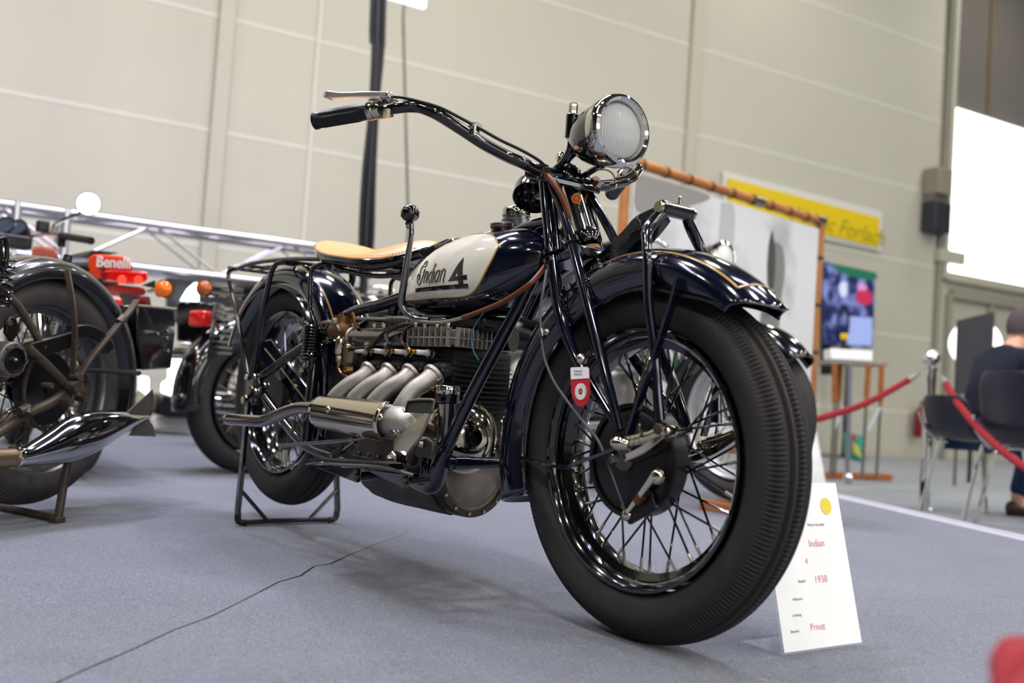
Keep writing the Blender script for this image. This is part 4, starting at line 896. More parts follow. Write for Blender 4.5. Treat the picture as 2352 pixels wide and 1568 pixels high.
# spark plugs, caps, leads
px_=[(0.5914,-0.102,0.5203),(0.6894,-0.102,0.524),(0.788,-0.102,0.5235),(0.8803,-0.102,0.526)]
xs=[px_[3][0]-.0935*(3-i) for i in range(4)]; zp=px_[3][2]
ends=[]
for x in xs:
    g=G(); disc(g,(x,-.098,zp),(0,-1,0),.0125,.006,24); sp_=obj('spark_plug',g,M['zinc'],bike)
    g=G(); hexn(g,(x,-.106,zp),(0,-1,0),.0118,.012); obj('plug_hexagon',g,M['zinc'],sp_)
    g=G(); prof=[(0,.0),(.0075,0),(.0072,.006)]
    for k in range(7): prof+=[(.0062,.008+k*.0032),(.0062,.0092+k*.0032),(.0054,.0100+k*.0032),(.0054,.0106+k*.0032)]
    prof+=[(.0052,.034),(0,.034)]
    lathe(g,prof,(x,-.112,zp),(0,-1,0),20); obj('plug_insulator',g,M['white'],sp_)
    g=G(); lathe(g,[(0,0),(.005,0),(.0055,.003),(.0035,.005),(.0055,.008),(.0035,.0105),(0,.011)],(x,-.146,zp),(0,-1,0),16); obj('plug_terminal',g,M['brass'],sp_)
    g=G(); ball(g,(x,-.162,zp+.002),.0075,14); obj('terminal_ball',g,M['brass'],sp_)
    ends.append((x,-.162,zp+.002))
lead=[
 [ends[0],(ends[0][0]-.006,-.164,zp+.006),(0.6457,-0.16,0.5298),(0.6826,-0.155,0.535),(0.7195,-0.15,0.5474),(0.7428,-0.145,0.5659),(0.7722,-0.14,0.58),(0.8032,-0.13,0.5902),(0.8132,-0.11,0.5972)],
 [ends[1],(0.7233,-0.165,0.5388),(0.7227,-0.155,0.5544),(0.7369,-0.15,0.5665),(0.7607,-0.145,0.5796),(0.7825,-0.135,0.5888),(0.8093,-0.11,0.5982)],
 [ends[2],(0.796,-0.165,0.5416),(0.7669,-0.158,0.5575),(0.7604,-0.15,0.5687),(0.78,-0.145,0.5806),(0.8015,-0.135,0.5897),(0.819,-0.11,0.5961)],
 [ends[3],(0.8749,-0.162,0.5345),(0.8408,-0.155,0.5428),(0.8255,-0.15,0.5564),(0.8252,-0.145,0.5712),(0.8347,-0.14,0.5829),(0.8136,-0.11,0.594)]]
boot=[[(808,799),(824,799)]]
for i,l in enumerate(lead):
    e=V(l[0]); nx=V(l[2] if i==0 else l[1]); d=(nx-e).normalized()
    g=G(); tube(g,[tuple(e),tuple(e+d*.020)],.0058,14); bt=obj('plug_boot',g,M['grip'],bike)
    pts=[tuple(e+d*.016)]+list(l[2 if i else 3:]) if i else [tuple(e+d*.016)]+list(l[3:])
    g=G(); tube(g,pts,.0036,10,k=5); ld=obj('ignition_lead',g,M['braid'],bike)
    P_=cr(pts,10); g=G(); acc=0
    for k in range(2,len(P_)-2,5):
        a=V(P_[k])+V((0,-.0022,.0012)); b=V(P_[k+1])+V((0,-.0022,.0012)); t=(b-a).normalized(); tube(g,[tuple(a),tuple(a+t*.0030)],.0019,6)
    obj('red_tracer',g,M['redthread'],ld,kind='stuff')
# thin blue and black wires at the engine front
for pts,m_ in (([(1.1008,-0.1,0.6347),(1.0686,-0.1,0.6162),(1.0427,-0.1,0.5924),(1.031,-0.1,0.5683),(1.0371,-0.1,0.5441),(1.0506,-0.1,0.5251),(1.0646,-0.1,0.5138)],M['blue']),([(1.0984,-0.1,0.6016),(1.0717,-0.1,0.5894),(1.0535,-0.1,0.5828),(1.0636,-0.1,0.5636),(1.0655,-0.09,0.5567)],M['grip'])):
    g=G(); tube(g,pts,.0013,6,k=5); obj('thin_wire',g,m_,bike)
# exhaust stubs: flange, port block, curved cast pipe down into the box
pt=[(0.6616,-0.125,0.4915),(0.7508,-0.125,0.4906),(0.8445,-0.125,0.49),(0.9328,-0.125,0.4884)]
fx=[pt[3][0]-.0935*(3-i) for i in range(4)]; fz=pt[3][2]
bx0=V((0.571,-0.2,0.3673)); bx1=V((0.897,-0.2,0.3628)); bd=(bx1-bx0).normalized()
tops=[]
for i,x in enumerate(fx):
    A_=V((x,-.098,fz)); 
    g=G(); box(g,(x,-.104,fz),(.052,.030,.034),Y=(0,.93,.36),Z=(0,-.36,.93)); pb_=obj('port_block',g,M['castblk'],bike,bevel=.008)
    n=V((0,-.80,-.60)).normalized(); fcn=V((x,-.123,fz-.012))
    g=G(); tube(g,[tuple(fcn),tuple(fcn+n*.008)],[.0295,.0285],24); st=obj('exhaust_stub',g,M['alu'],bike)
    for sx_ in (1,):
        bolt(st,tuple(fcn+V((.026*sx_,-.004,-.012))),tuple(n),.0055,.014,M['steel']); bolt(st,tuple(fcn+V((.028*sx_,.006,.012))),(0,-1,0),.005,.01,M['steel'])
    lo_=[(0.7018,-0.19,0.3862),(0.7963,-0.19,0.3866),(0.8834,-0.19,0.3868),(0.9775,-0.185,0.3832)][i]
    endx=[bx0.x+.055,bx0.x+.14,bx0.x+.225,bx0.x+.35][i]
    e=V((x-.062 if i<3 else x-.035,-.19,bx0.z+bd.z*0+.0+(.012 if i<3 else .0)))
    e.z=(bx0+(bx1-bx0)*((e.x-bx0.x)/(bx1.x-bx0.x))).z+.006
    m1=fcn+n*.03+V((-.004,0,-.002)); m2=V((e.x+(x-e.x)*.6,-.170,fz-.052))
    pts=[tuple(fcn+n*.004),tuple(m1),tuple(m2),tuple(e+V((.012,.0,.03))),tuple(e)]
    g=G(); tube(g,pts,[.0235,.0215,.0205,.0212,.022],20,k=5); obj('cast_pipe',g,M['alu'],st)
    tops.append(e)
# collector box behind the polished shield
fr=bx1+bd*.055
g=G(); tube(g,[tuple(bx0-bd*.012),tuple(bx0+bd*.01),tuple(bx0+bd*.10),tuple(bx1),tuple(fr),tuple(V((0.9572,-0.19,0.3711))),tuple(V((0.974,-0.18,0.3927)))],[.018,.033,.038,.040,.037,.031,.023],24,k=4); col_=obj('exhaust_collector',g,M['alu'],bike)
# polished heat shield, a part cylinder with two domed screws
a_,u_,w_=basis(bd)
rows=[]
for i in range(25):
    t=i/24; p=(bx0+V((0,0,.0)))+(bx1-bx0)*t*1.02; r=.0440+.006*t
    row=[]
    for j in range(25):
        an=math.radians(-66+ (66+62)*j/24)     # from top round the outside to the bottom
        d_=V((0,-math.cos(an),-math.sin(an))); row.append(tuple(p+d_*r))
    rows.append(row)
g=G(); grid(g,rows); hs=obj('heat_shield',g,M['nickel'],bike,solid=.003,sharp=60)
for q in ((0.672,-0.246,0.3769),(0.9174,-0.25,0.3741)):
    g=G(); lathe(g,[(0,.005),(.004,.0045),(.0078,.0022),(.009,0),(.009,-.002),(0,-.002)],q,(0,-1,.12),20); obj('shield_screw',g,M['nickel'],hs)
# tail pipe
g=G(); tube(g,[tuple(bx0-bd*.01),(0.5266,-0.205,0.3732),(0.4704,-0.215,0.3706),(0.4186,-0.225,0.3581),(0.366,-0.235,0.3396),(0.3131,-0.24,0.3255),(0.2286,-0.245,0.3207),(0.1035,-0.25,0.3157)],[.0175,.0165,.016,.016,.016,.016,.016,.016],20,k=5,cap=False); tp=obj('tail_pipe',g,mat('heat_tinted_chrome','#a8a3a3',.12,metal=1,noise=.4,nscale=9,col2='#7d6a62'),bike); tp.modifiers.new('s','SOLIDIFY').thickness=.002
# crankcase, sump
g=G(); prism(g,[(.56,-.105,.235),(.89,-.105,.235),(.90,-.105,.30),(.90,-.105,.375),(.60,-.105,.375),(.56,-.105,.34)],(0,.21,0)); cs=obj('crankcase',g,M['pan'],bike,bevel=.012)
for i in range(7):
    x=.60+i*.047; bolt(cs,(x,-.108,.268-.0),(0,-1,0),.0045,.008,M['steel'])
g=G(); box(g,(.73,-.107,.256),(.33,.008,.010)); obj('sump_flange',g,M['pan'],cs,bevel=.002)
rows=[]
for i in range(40):
    t=i/39; x=.50+(.905-.50)*t
    zb=_lerp([.50,.54,.6,.8,.955],[.225,.172,.152,.150,.153],x); hw=_lerp([.50,.56,.7,.955],[.06,.085,.10,.105],x); row=[]
    for j in range(33):
        a=PI*j/32; rip=.0035*math.cos(a*22+.0)*(1 if 3<j<29 else 0)*min(1,t*4)
        row.append((x+.012*math.sin(a)*0,-hw*math.cos(a)*(1-.04*math.cos(4*a)),.245-(.245-zb-rip)*math.sin(a)**.75))
    rows.append(row)
g=G(); grid(g,[[(rows[0][0][0]-.005,0,.235)]*33]+rows+[[(rows[-1][0][0]+.005,0,.235)]*33]); obj('ribbed_sump',g,M['pan'],bike,sharp=60)
# front plate (lower disc) with bolt ring
dc=V((0.9488,0,0.255)); dr=.104
g=G(); lathe(g,[(dr,-.05),(dr,-.004),(dr-.002,0),(dr-.014,.001),(dr-.017,-.006),(dr-.024,-.007)],dc,(1,0,0),56); pl=obj('flywheel_cover',g,mat('oily_steel','#5a544c',.3,metal=.9,noise=.6,nscale=30),bike)
g=G(); lathe(g,[(dr-.0235,-.007),(dr-.028,-.005),(.03,-.001),(0,0)],dc,(1,0,0),56); obj('cover_plate',g,mat('stained_plate','#9c958a',.35,metal=.6,noise=.8,nscale=18,col2='#6b5d50'),pl)
for i in range(14):
    a=2*PI*i/14+.1; bolt(pl,tuple(dc+V((.002,math.cos(a)*(dr-.009),math.sin(a)*(dr-.009)))),(1,0,0),.0048,.006)
# upper chrome timing cover with port ring
tcn=V((0.9689,-0.045,0.3397))
g=G(); lathe(g,[(.088,-.07),(.088,-.006),(.085,0),(.079,.002),(.076,-.003),(.074,.000),(.066,.010),(.045,.026),(.024,.034),(.016,.034)],tcn,(1,0,0),56); tc_=obj('timing_cover',g,M['nickel'],bike)
g=G(); q=V((0.9678,-0.045,0.3347)); lathe(g,[(.0155,-.003),(.0185,.0),(.0195,.004),(.0175,.006),(.0145,.003),(.0145,-.03),(0,-.03)],q+V((.012,0,0)),(1,-.25,0),32); obj('port_ring',g,M['nickel'],tc_)
g=G(); q=V((0.9678,-0.045,0.3347)); disc(g,tuple(q+V((.008,0,0))),(1,-.25,0),.0145,.004,24); obj('port_recess',g,M['satin'],tc_)
for p in ((0.9347,-0.105,0.3257),(0.9266,-0.09,0.3863),(0.9319,0.02,0.3926)): bolt(tc_,p,(1,-.3,0),.006,.01)
g=G(); tube(g,[(0.8855,0,0.3526),(0.8914,0.03,0.3748),(0.9037,0.06,0.3766),(0.9175,0.09,0.368),(0.915,0.12,0.3581)],[.07,.062,.045,.040,.045],28,k=5); obj('generator_cover',g,M['nickel'],bike)
g=G(); tube(g,[(0.8922,0,0.2963),(0.9177,0.03,0.297),(0.9383,0.06,0.2962)],[.03,.028,.022],20,k=3); obj('lower_cover',g,M['nickel'],bike)
# oil filler / breather with knurled chrome cap
oc=V((0.9908,-0.125,0.4347))
rows=[]
g=G(); lathe(g,[(0,-.02),(.0275,-.02),(.0285,-.017),(.0285,.0),(.027,.002)],oc,(0,0,1),36); ob_=obj('oil_filler',g,M['black'],bike)
g=G()
prof=[(.0275,.001),(.0285,.003),(.0285,.017),(.027,.019),(.02,.020),(0,.019)]
for (r,h) in prof:
    row=[]
    for j in range(96):
        a=2*PI*j/96; rr=r-(.0008 if (j//2)%2 and r>.028 else 0); row.append((oc.x+rr*math.cos(a),oc.y+rr*math.sin(a),oc.z+h))
    rows.append(row)
grid(g,rows,cv=True); obj('knurled_cap',g,M['chrome'],ob_)
g=G(); tube(g,[tuple(oc+V((0,0,-.02))),tuple(oc+V((0,.004,-.05))),tuple(oc+V((-.004,.012,-.10)))],[.022,.021,.024],20,k=2); obj('filler_column',g,M['polal'],ob_)
g=G(); tube(g,[(0.9683,-0.155,0.4438),(0.9763,-0.15,0.4444)],[.004,.006],10); obj('breather_tip',g,M['brass'],ob_)
# bracket foot, engine mount
g=G(); q=V((0.9442,-0.145,0.314)); prism(g,[tuple(q+V((-.038,0,-.028))),tuple(q+V((.03,0,-.028))),tuple(q+V((.03,0,.012))),tuple(q+V((.004,0,.020))),tuple(q+V((-.03,0,.012)))],(0,.04,0)); mt_=obj('engine_mount',g,M['alud'],bike,bevel=.006)
bolt(mt_,(0.9371,-0.15,0.3182),(0,0,1),.0085,.014); bolt(mt_,(0.9024,-0.13,0.3275),(0,0,1),.006,.01); bolt(mt_,(0.9379,-0.13,0.3265),(0,-1,0),.006,.012)
g=G(); tube(g,[tuple(q+V((0,.012,-.028))),tuple(q+V((0,.012,-.075)))],.016,14); obj('mount_post',g,M['navy'],bike)
# foot pedal with chrome arm
g=G(); prism(g,[(0.9952,-0.24,0.3889),(0.9934,-0.23,0.4155),(1.0735,-0.225,0.4218),(1.0838,-0.225,0.4169),(1.0949,-0.235,0.3935)],(0,.006,.003)); pd=obj('pedal_pad',g,M['grip'],bike,bevel=.002)
g=G(); tube(g,[(1.0028,-0.243,0.3921),(0.9997,-0.233,0.4157),(1.0809,-0.228,0.423),(1.0899,-0.228,0.4153),(1.0789,-0.232,0.3835),(1.0579,-0.235,0.3409),(1.0117,-0.235,0.2972)],.0028,8,k=2); obj('pedal_edge',g,M['steel'],pd)
g=G(); prism(g,[(1.0851,-0.235,0.3947),(1.0603,-0.235,0.3475),(1.0065,-0.235,0.2976),(0.9573,-0.235,0.3014),(0.9549,-0.235,0.3315),(1.0213,-0.235,0.3657),(1.0672,-0.235,0.3954)],(0,.005,0)); obj('pedal_arm',g,M['nickel'],pd,bevel=.0015)
g=G(); q=V((0.9799,-0.245,0.2903)); hexn(g,tuple(q),(0,-1,0),.0155,.016); pv=obj('pedal_nut',g,M['nickel'],bike)
g=G(); lathe(g,[(0,0),(.006,0),(.006,.006),(.004,.010),(0,.011)],q+V((0,-.008,0)),(0,-1,0),14); obj('pedal_nipple',g,M['nickel'],pv)
for k in range(4):
    g=G(); disc(g,tuple(V((0.9688,-0.22,0.2894))+V((.004+k*.012,0,0))),(1,0,0),.017-.001*k,.006,18); obj('pedal_collar',g,M['black'],bike)
g=G(); tube(g,[(0.3386,-0.2,0.2609),(0.4806,-0.2,0.2789),(0.6248,-0.205,0.2966),(0.7335,-0.21,0.3098),(0.8506,-0.22,0.3263),(0.9475,-0.23,0.3406)],.0052,12); obj('brake_rod',g,M['steel'],bike)
g=G(); tube(g,[(0.7294,-0.21,0.3095),(0.7527,-0.212,0.3134)],.0085,14); obj('rod_joint',g,M['steel'],bike)
g=G(); disc(g,tuple(V((0.9489,-0.232,0.3406))),(0,-1,0),.0105,.010,18); obj('rod_eye',g,M['nickel'],bike); bolt(bike,(0.9634,-0.228,0.3437),(0,-1,0),.008,.01)
g=G(); tube(g,[(0.7587,-0.215,0.3077),(0.705,-0.215,0.2824)],.0055,12); lk=obj('link_rod',g,M['zinc'],bike)
g=G(); tube(g,[(0.7088,-0.215,0.2849),(0.6789,-0.215,0.2738),(0.6397,-0.21,0.2596)],[.009,.0115,.010],12); obj('link_boot',g,M['grip'],lk)
bolt(lk,(0.6708,-0.225,0.2635),(0,-1,0),.005,.008)
# foot board
fbp=[(0.686,-0.3,0.2489),(0.7414,-0.305,0.2575),(0.8443,-0.305,0.263),(0.9951,-0.305,0.2747),(1.0658,-0.3,0.2749),(1.1258,-0.29,0.27)]
fbp=cr(fbp,6); 
g=G(); FW=lambda p:1 if p[0]<.9 else max(.12,1-(p[0]-.9)*4.5)
rows=[[tuple(V(p)+V((0,dy*(FW(p) if dy>.05 else 1),dz))) for dy,dz in ((0,-.004),(-.002,0),(0,.003),(.11,.003),(.11,-.004))] for p in fbp]; grid(g,rows,cv=True); fbd=obj('footboard',g,M['black'],bike,sharp=40)
g=G(); rows=[[tuple(V(p)+V((0,dy*(FW(p) if dy>.05 else 1),dz))) for dy,dz in ((.003,.004),(.003,.009),(.108,.009),(.108,.004))] for p in fbp[1:-8]]; grid(g,rows,cv=True); obj('rubber_mat',g,mat('fuzzy_rubber_mat','#2b2727',.9,bump=1,bscale=900),fbd)
for a,b,c_,bl in (((0.6903,-0.28,0.2413),(0.8858,-0.28,0.2588),(0.8867,-0.28,0.2273),(0.8932,-0.285,0.2414)),((0.9081,-0.28,0.2602),(1.0785,-0.28,0.2674),(1.0793,-0.28,0.2372),(1.0845,-0.285,0.2556))):
    g=G(); prism(g,[a,b,c_],(0,.01,0)); fk=obj('board_bracket',g,M['black'],fbd,bevel=.002); bolt(fbd,bl,(0,-1,0),.0065,.01,M['bronze'])
    g=G(); tube(g,[tuple(V(bl)+V((0,.01,0))),tuple(V(bl)+V((0,.06,.004)))],.010,12); obj('board_rod',g,M['navy'],bike)
# gearbox and dark cases behind the carburettor
g=G(); prism(g,[(.36,-.085,.26),(.585,-.085,.26),(.585,-.085,.50),(.50,-.085,.53),(.40,-.085,.50),(.36,-.085,.42)],(0,.17,0)); obj('gearbox',g,M['satin'],bike,bevel=.02)
g=G(); tube(g,[(.52,-.05,.50),(.60,-.05,.50)],.06,28); obj('magneto',g,M['black'],bike)
g=G(); prism(g,[(.30,-.06,.55),(.50,-.06,.62),(.50,-.06,.50),(.34,-.06,.45)],(0,.12,0)); obj('battery_box',g,M['navy'],bike,bevel=.01)
g=G(); box(g,(.86,-.02,.60),(.34,.10,.035)); obj('valve_cover',g,M['satin'],bike,bevel=.01)
# horn / coil seen through the frame
g=G(); tube(g,[(0.8556,0.05,0.5755),(0.9454,0.09,0.5739)],.030,20); obj('ignition_coil',g,M['polal'],bike)
# ---- rear drive, hub, chain guard
g=G(); prism(g,[(-0.1035,-0.075,0.5517),(-0.0307,-0.075,0.5575),(0.0675,-0.075,0.5033),(0.3813,-0.075,0.3366),(0.339,-0.075,0.2917),(0.1966,-0.075,0.3678),(-0.0854,-0.075,0.4869)],(0,.012,0)); cg=obj('chain_guard',g,M['navy'],bike,bevel=.004)
g=G(); tube(g,[(-0.0648,-0.0765,0.5276),(0.072,-0.0765,0.4618),(0.2236,-0.0765,0.3842)],.0012,5); obj('gold_pinstripe',g,M['gold'],cg)
for s in (-1,1):
    g=G(); lathe(g,[(0,-.012),(.045,-.012),(.070,-.008),(.072,.0),(.072,.012),(0,.012)],(0,s*.058,.399),(0,s*1,0),40); obj('rear_drum',g,M['satin'],bike)
    g=G(); prism(g,side([(-0.0494,-0.125,0.4286),(0.0315,-0.125,0.4367),(0.0568,-0.125,0.3964),(0.0224,-0.125,0.3559),(-0.0455,-0.125,0.3587)],s),(0,s*-.010*-1,0)); obj('axle_plate',g,M['navy'],bike,bevel=.003)
for p,r in (((-0.0411,-0.135,0.4362),.010),((0.0169,-0.135,0.4382),.010),((-0.0078,-0.137,0.3981),.012),((0.031,-0.135,0.3947),.010),((-0.0387,-0.14,0.3676),.014),((0.0604,-0.12,0.4149),.009)): bolt(bike,p,(0,-1,0),r,.014,M['nickel'])
for px in (((0.2331,-0.13,0.243),(0.2309,-0.13,0.2087)),):
    g=G(); tube(g,[px[0],px[1]],[.010,.008],12); tube(g,[(0.234,-0.13,0.2065),(0.2356,-0.13,0.197)],.006,10); obj('brake_cam_nut',g,M['nickel'],bike)
g=G(); tube(g,[(0.2706,-0.128,0.3274),(0.2669,-0.128,0.2872)],[.005,.008],10); obj('brake_link',g,M['nickel'],bike)
# ---- luggage rack
rk=[]
r1=[(-0.0383,-0.13,0.4287),(-0.0854,-0.135,0.5201),(-0.1411,-0.138,0.6101),(-0.1957,-0.14,0.6931),(-0.2326,-0.14,0.743),(-0.2355,-0.138,0.7685),(-0.2066,-0.125,0.7771)]
r2=[(-0.0254,-0.128,0.4188),(-0.004,-0.13,0.5242),(0.0225,-0.133,0.6285),(0.0553,-0.136,0.7119),(0.0711,-0.136,0.754),(0.0895,-0.13,0.7757),(0.1335,-0.12,0.7798)]
for s in (-1,1):
    g=G(); tube(g,side(r1,s),.0068,12,k=4); obj('rack_leg',g,M['black'],bike)
    g=G(); tube(g,side(r2,s),.0075,12,k=4); obj('rack_leg',g,M['navy'],bike)
    a=V(r1[-1]); b=V(r2[-1]); c3=V((0.3688,-0.12,0.7536))
    zr=.787
    g=G(); tube(g,[(a.x-.01,s*.125,zr-.012),(a.x+.12,s*.128,zr),(b.x,s*.125,zr),(c3.x-.05,s*.12,zr-.01),(c3.x+.02,s*.11,zr-.018)],.0068,12,k=3); obj('rack_rail',g,M['black'],bike)
for i in range(5):
    y=-.08+.04*i; g=G(); box(g,(-.08,y,zr-.004),(.40,.012,.004)); obj('rack_slat',g,M['black'],bike,bevel=.001)
for x in (-.28,-.14,.06,.12):
    g=G(); tube(g,[(x,-.125,zr-.004),(x,.125,zr-.004)],.0055,10); obj('rack_crossbar',g,M['black'],bike)
# ---- rear stand
n0=V((0.0429,-0.1405,0.01)); n1=V((0.0199,0.1866,0.01))
sxm=(n0.x+n1.x)/2; sw=.165
tl=V((.0,-.14,.36)); 
for s in (-1,1):
    g=G(); tube(g,[(-.005,s*.135,.385),(.0,s*.145,.36),(sxm,s*sw,.045),(sxm,s*(sw-.003),.02)],1,sec=(.022,.012),up=(0,1,0)); obj('stand_leg',g,M['navy'],bike)
    g=G(); tube(g,[(sxm-.001,s*sw,.11),(sxm,s*.07,.014)],.006,10); obj('stand_brace',g,M['navy'] if s<0 else M['steel'],bike)
    g=G(); tube(g,[(sxm,s*sw,.035),(sxm,s*(sw-.004),.014),(sxm,s*(sw-.03),.009)],.009,10,k=3); obj('stand_foot',g,M['satin'],bike)
g=G(); tube(g,[(sxm,-sw+.02,.010),(sxm,-.06,.012),(sxm,.06,.012),(sxm,sw-.02,.010)],1,sec=(.022,.012)); obj('stand_bar',g,M['satin'],bike)
# ---- museum tag on the fork leg (hangs by a chain, a thing of its own)
tg=thing('paper_tag','small red and white tag with a sunburst ring hanging from the front fork','tag',(1.4149,-0.115,0.4297))
y0=-.118
g=G(); P_=[(1.3828,-0.118,0.5034),(1.3862,-0.118,0.506),(1.4301,-0.118,0.508),(1.4352,-0.118,0.5048),(1.4417,-0.118,0.4607),(1.4395,-0.118,0.4458),(1.4309,-0.118,0.4355),(1.4204,-0.118,0.4316),(1.408,-0.118,0.4342),(1.3958,-0.118,0.4452),(1.3896,-0.118,0.4583)]
prism(g,P_,(0,.0008,0)); obj('tag_card',g,mat('red_card','#c3242e',.5),tg)
g=G(); prism(g,[(1.3839,-0.1185,0.5034),(1.3868,-0.1185,0.5055),(1.4307,-0.1185,0.5076),(1.4351,-0.1185,0.5048),(1.438,-0.1185,0.4868),(1.3872,-0.1185,0.4825)],(0,-.0003,0)); obj('tag_header',g,M['card'],tg)
cq=V((1.4167,-0.1188,0.4603)); sc_=.0165
g=G(); lathe(g,[(.0068,0),(.0105,0),(.0105,.0003),(.0068,.0003)],cq,(0,-1,0),32,closed=True); obj('tag_ring',g,M['card'],tg)
g=G(); disc(g,tuple(cq),(0,-1,0),.0035,.0006,20); obj('tag_centre',g,mat('tag_grey','#8e8a88',.6),tg)
g=G()
for i in range(40):
    a=2*PI*i/40; d=V((math.cos(a),0,math.sin(a))); tube(g,[tuple(cq+d*.0112),tuple(cq+d*.0158)],1,sec=(.0012,.0012),up=(0,1,0))
obj('tag_rays',g,M['card'],tg,kind='stuff')
g=G()
for i in range(5):
    for r_ in range(2): box(g,tuple(V((1.3967,-0.119,0.4987))+V((i*.0048,0,-r_*.006))),(.003,.0004,.0035))
obj('tag_print',g,mat('tag_ink','#8b8f99',.7),tg,kind='stuff')
g=G(); tube(g,[(1.411,-0.118,0.505),(1.4112,-0.118,0.5158)],.0009,6); obj('tag_string',g,M['steel'],tg)

# ================================================================== other machines on the stand
M['redp']=mat('orange_red_paint','#e2401c',.2,coat=1)
M['dred']=mat('dark_red_paint','#a81414',.2,coat=1)
M['redlens']=mat('red_lamp_lens','#e0120c',.12,coat=1)
M['orlens']=mat('orange_lamp_lens','#ff7a10',.15,coat=1)
M['whitep']=mat('pearl_white_paint','#dcd9cf',.18,coat=1)
M['green']=mat('green_enamel','#1f6a3c',.25,coat=1)
M['graytyre']=mat('dusty_tyre','#4a4644',.7,noise=.4,nscale=12,col2='#33302f')
def fr_m(k): (x,y,z),a=FR[k]; return Matrix.Translation(V((x,y,z)))@Matrix.Rotation(a,4,'Z')
def simple_bike(key,name,label,paint,frame_m,WB=1.42,RT=.33,head=True,bars=True,fwheel=True,trim=None,body=True,exh=True,nsp=32,silver=None):
    (x,y,z),a=FR[key]; F=fr_m(key); t=thing(name,label,'motorcycle',(x,y,z),a)
    o=lambda nm,g,m_,P=None,**k: obj(nm,g,m_,P or t,frame=F,**k)
    cs=[('rear_',(0,0,RT))]+([('front_',(WB,0,RT))] if fwheel else [])
    for pre,c in cs:
        wheel(t,c,RT,pre,frame=F,tread=0,nspoke=nsp,nipples=False,Rr=RT-.10,tm=M['rubber'],rm=silver or M['polal'],sm=M['steel'],wid=.055,spoke_r=.0022)
    rr=RT+.055
    def fd(c,a0,a1,nm):
        g=G(); grid(g,fender(c,math.radians(a0),math.radians(a1),lambda d:rr-.075,lambda d:rr,n=32,hw=.072)); return o(nm,g,paint,solid=.003,sharp=60)
    fd((0,0,RT),20,190,'rear_fender')
    if fwheel:
        fd((WB,0,RT),40,185,'front_fender')
        for s in (-1,1):
            g=G(); tube(g,[(WB,s*.085,RT),(WB-.10,s*.085,.60),(WB-.24,s*.08,.93)],[.017,.022,.020],12); o('fork_leg',g,M['steel'])
    if body:
        g=G(); rows=[]
        for i in range(17):
            u=i/16; X=.52+.48*u; w=.02+.12*math.sin(PI*min(1,u*.8+.12)); h0=.70+.02*u; h1=.80+.09*math.sin(PI*(.15+.7*u)); row=[]
            for j in range(20):
                b=2*PI*j/20; row.append((X,w*math.copysign(abs(math.sin(b))**.7,math.sin(b)),(h0+h1)/2+(h1-h0)/2*math.copysign(abs(math.cos(b))**.7,math.cos(b))))
            rows.append(row)
        rows=[[(rows[0][0][0],0,.75)]*20]+rows+[[(rows[-1][0][0]+.01,0,.76)]*20]
        grid(g,rows,cv=True); o('fuel_tank',g,paint,sharp=60)
        g=G(); tube(g,[(.78,0,.885),(.78,0,.905)],.032,20); o('filler_cap',g,M['chrome'])
        g=G(); rows=[]
        for i in range(13):
            u=i/12; X=-.05+.6*u; w=.12-.06*u; zc=.80-.05*math.sin(PI*u)+.03*(1-u); rows.append([(X,w*q,zc-.02*abs(q)**3) for q in (-1,-.7,-.35,0,.35,.7,1)])
        grid(g,rows); o('saddle',g,M['grip'],solid=.05)
        g=G(); box(g,(.70,0,.42),(.34,.24,.22)); e=o('engine_case',g,M['alu'],bevel=.03)
        for s in (-1,1): g=G(); disc(g,(.66,s*.13,.42),(0,1,0),.09,.03,28); o('engine_cover',g,M['polal'],e)
        for k in range(2):
            for i in range(8):
                z=.53+i*.016; g=G(); box(g,(.62+.17*k,0,z),(.14,.20,.007)); o('cooling_fin',g,M['alu'],e)
            g=G(); box(g,(.62+.17*k,0,.60),(.09,.14,.14)); o('cylinder_barrel',g,M['iron'],e)
        for s in (-1,1):
            g=G(); tube(g,[(WB-.28,0,.86),(1.0,s*.10,.55),(.92,s*.14,.30),(.40,s*.14,.27),(0,s*.10,RT)],.015,10,k=3); o('frame_tube',g,M['black'])
            g=G(); tube(g,[(.42,s*.09,.72),(.15,s*.11,.52),(0,s*.10,RT)],.013,10,k=2); o('frame_tube',g,M['black'])
            g=G(); tube(g,[(.36,s*.13,.72),(.05,s*.13,.36)],.022,12); o('shock_absorber',g,M['chrome'])
        if exh:
            for s in (-1,1):
                g=G(); tube(g,[(.84,s*.09,.55),(.98,s*.14,.45),(.94,s*.17,.30),(.7,s*.18,.26)],.021,14,k=4); ex=o('exhaust_pipe',g,M['chrome'])
                g=G(); tube(g,[(.72,s*.18,.26),(.60,s*.18,.26),(.0,s*.18,.30),(-.15,s*.18,.31)],[.022,.045,.05,.035],18,k=2); o('muffler',g,M['chrome'],ex)
        g=G(); tube(g,[(.45,-.10,.25),(.42,-.16,0.01-z)],.012,8); g2=tube(G(),[(.45,.10,.25),(.42,.16,0.01-z)],.012,8)
        o('centre_stand_leg',g,M['satin']); o('centre_stand_leg',g2,M['satin'])
    if head:
        hz=.94; hxx=WB-.17
        g=G(); lathe(g,[(0,-.13),(.04,-.12),(.075,-.07),(.088,0)],(hxx,0,hz),(1,0,0),32); h=o('headlamp_shell',g,paint if trim is None else trim)
        g=G(); lathe(g,[(.085,-.01),(.097,-.005),(.097,.012),(.085,.02)],(hxx,0,hz),(1,0,0),32); o('headlamp_rim',g,M['chrome'],h)
        g=G(); lathe(g,[(.087,.012),(.05,.026),(0,.032)],(hxx,0,hz),(1,0,0),32); o('headlamp_lens',g,M['white'],h)
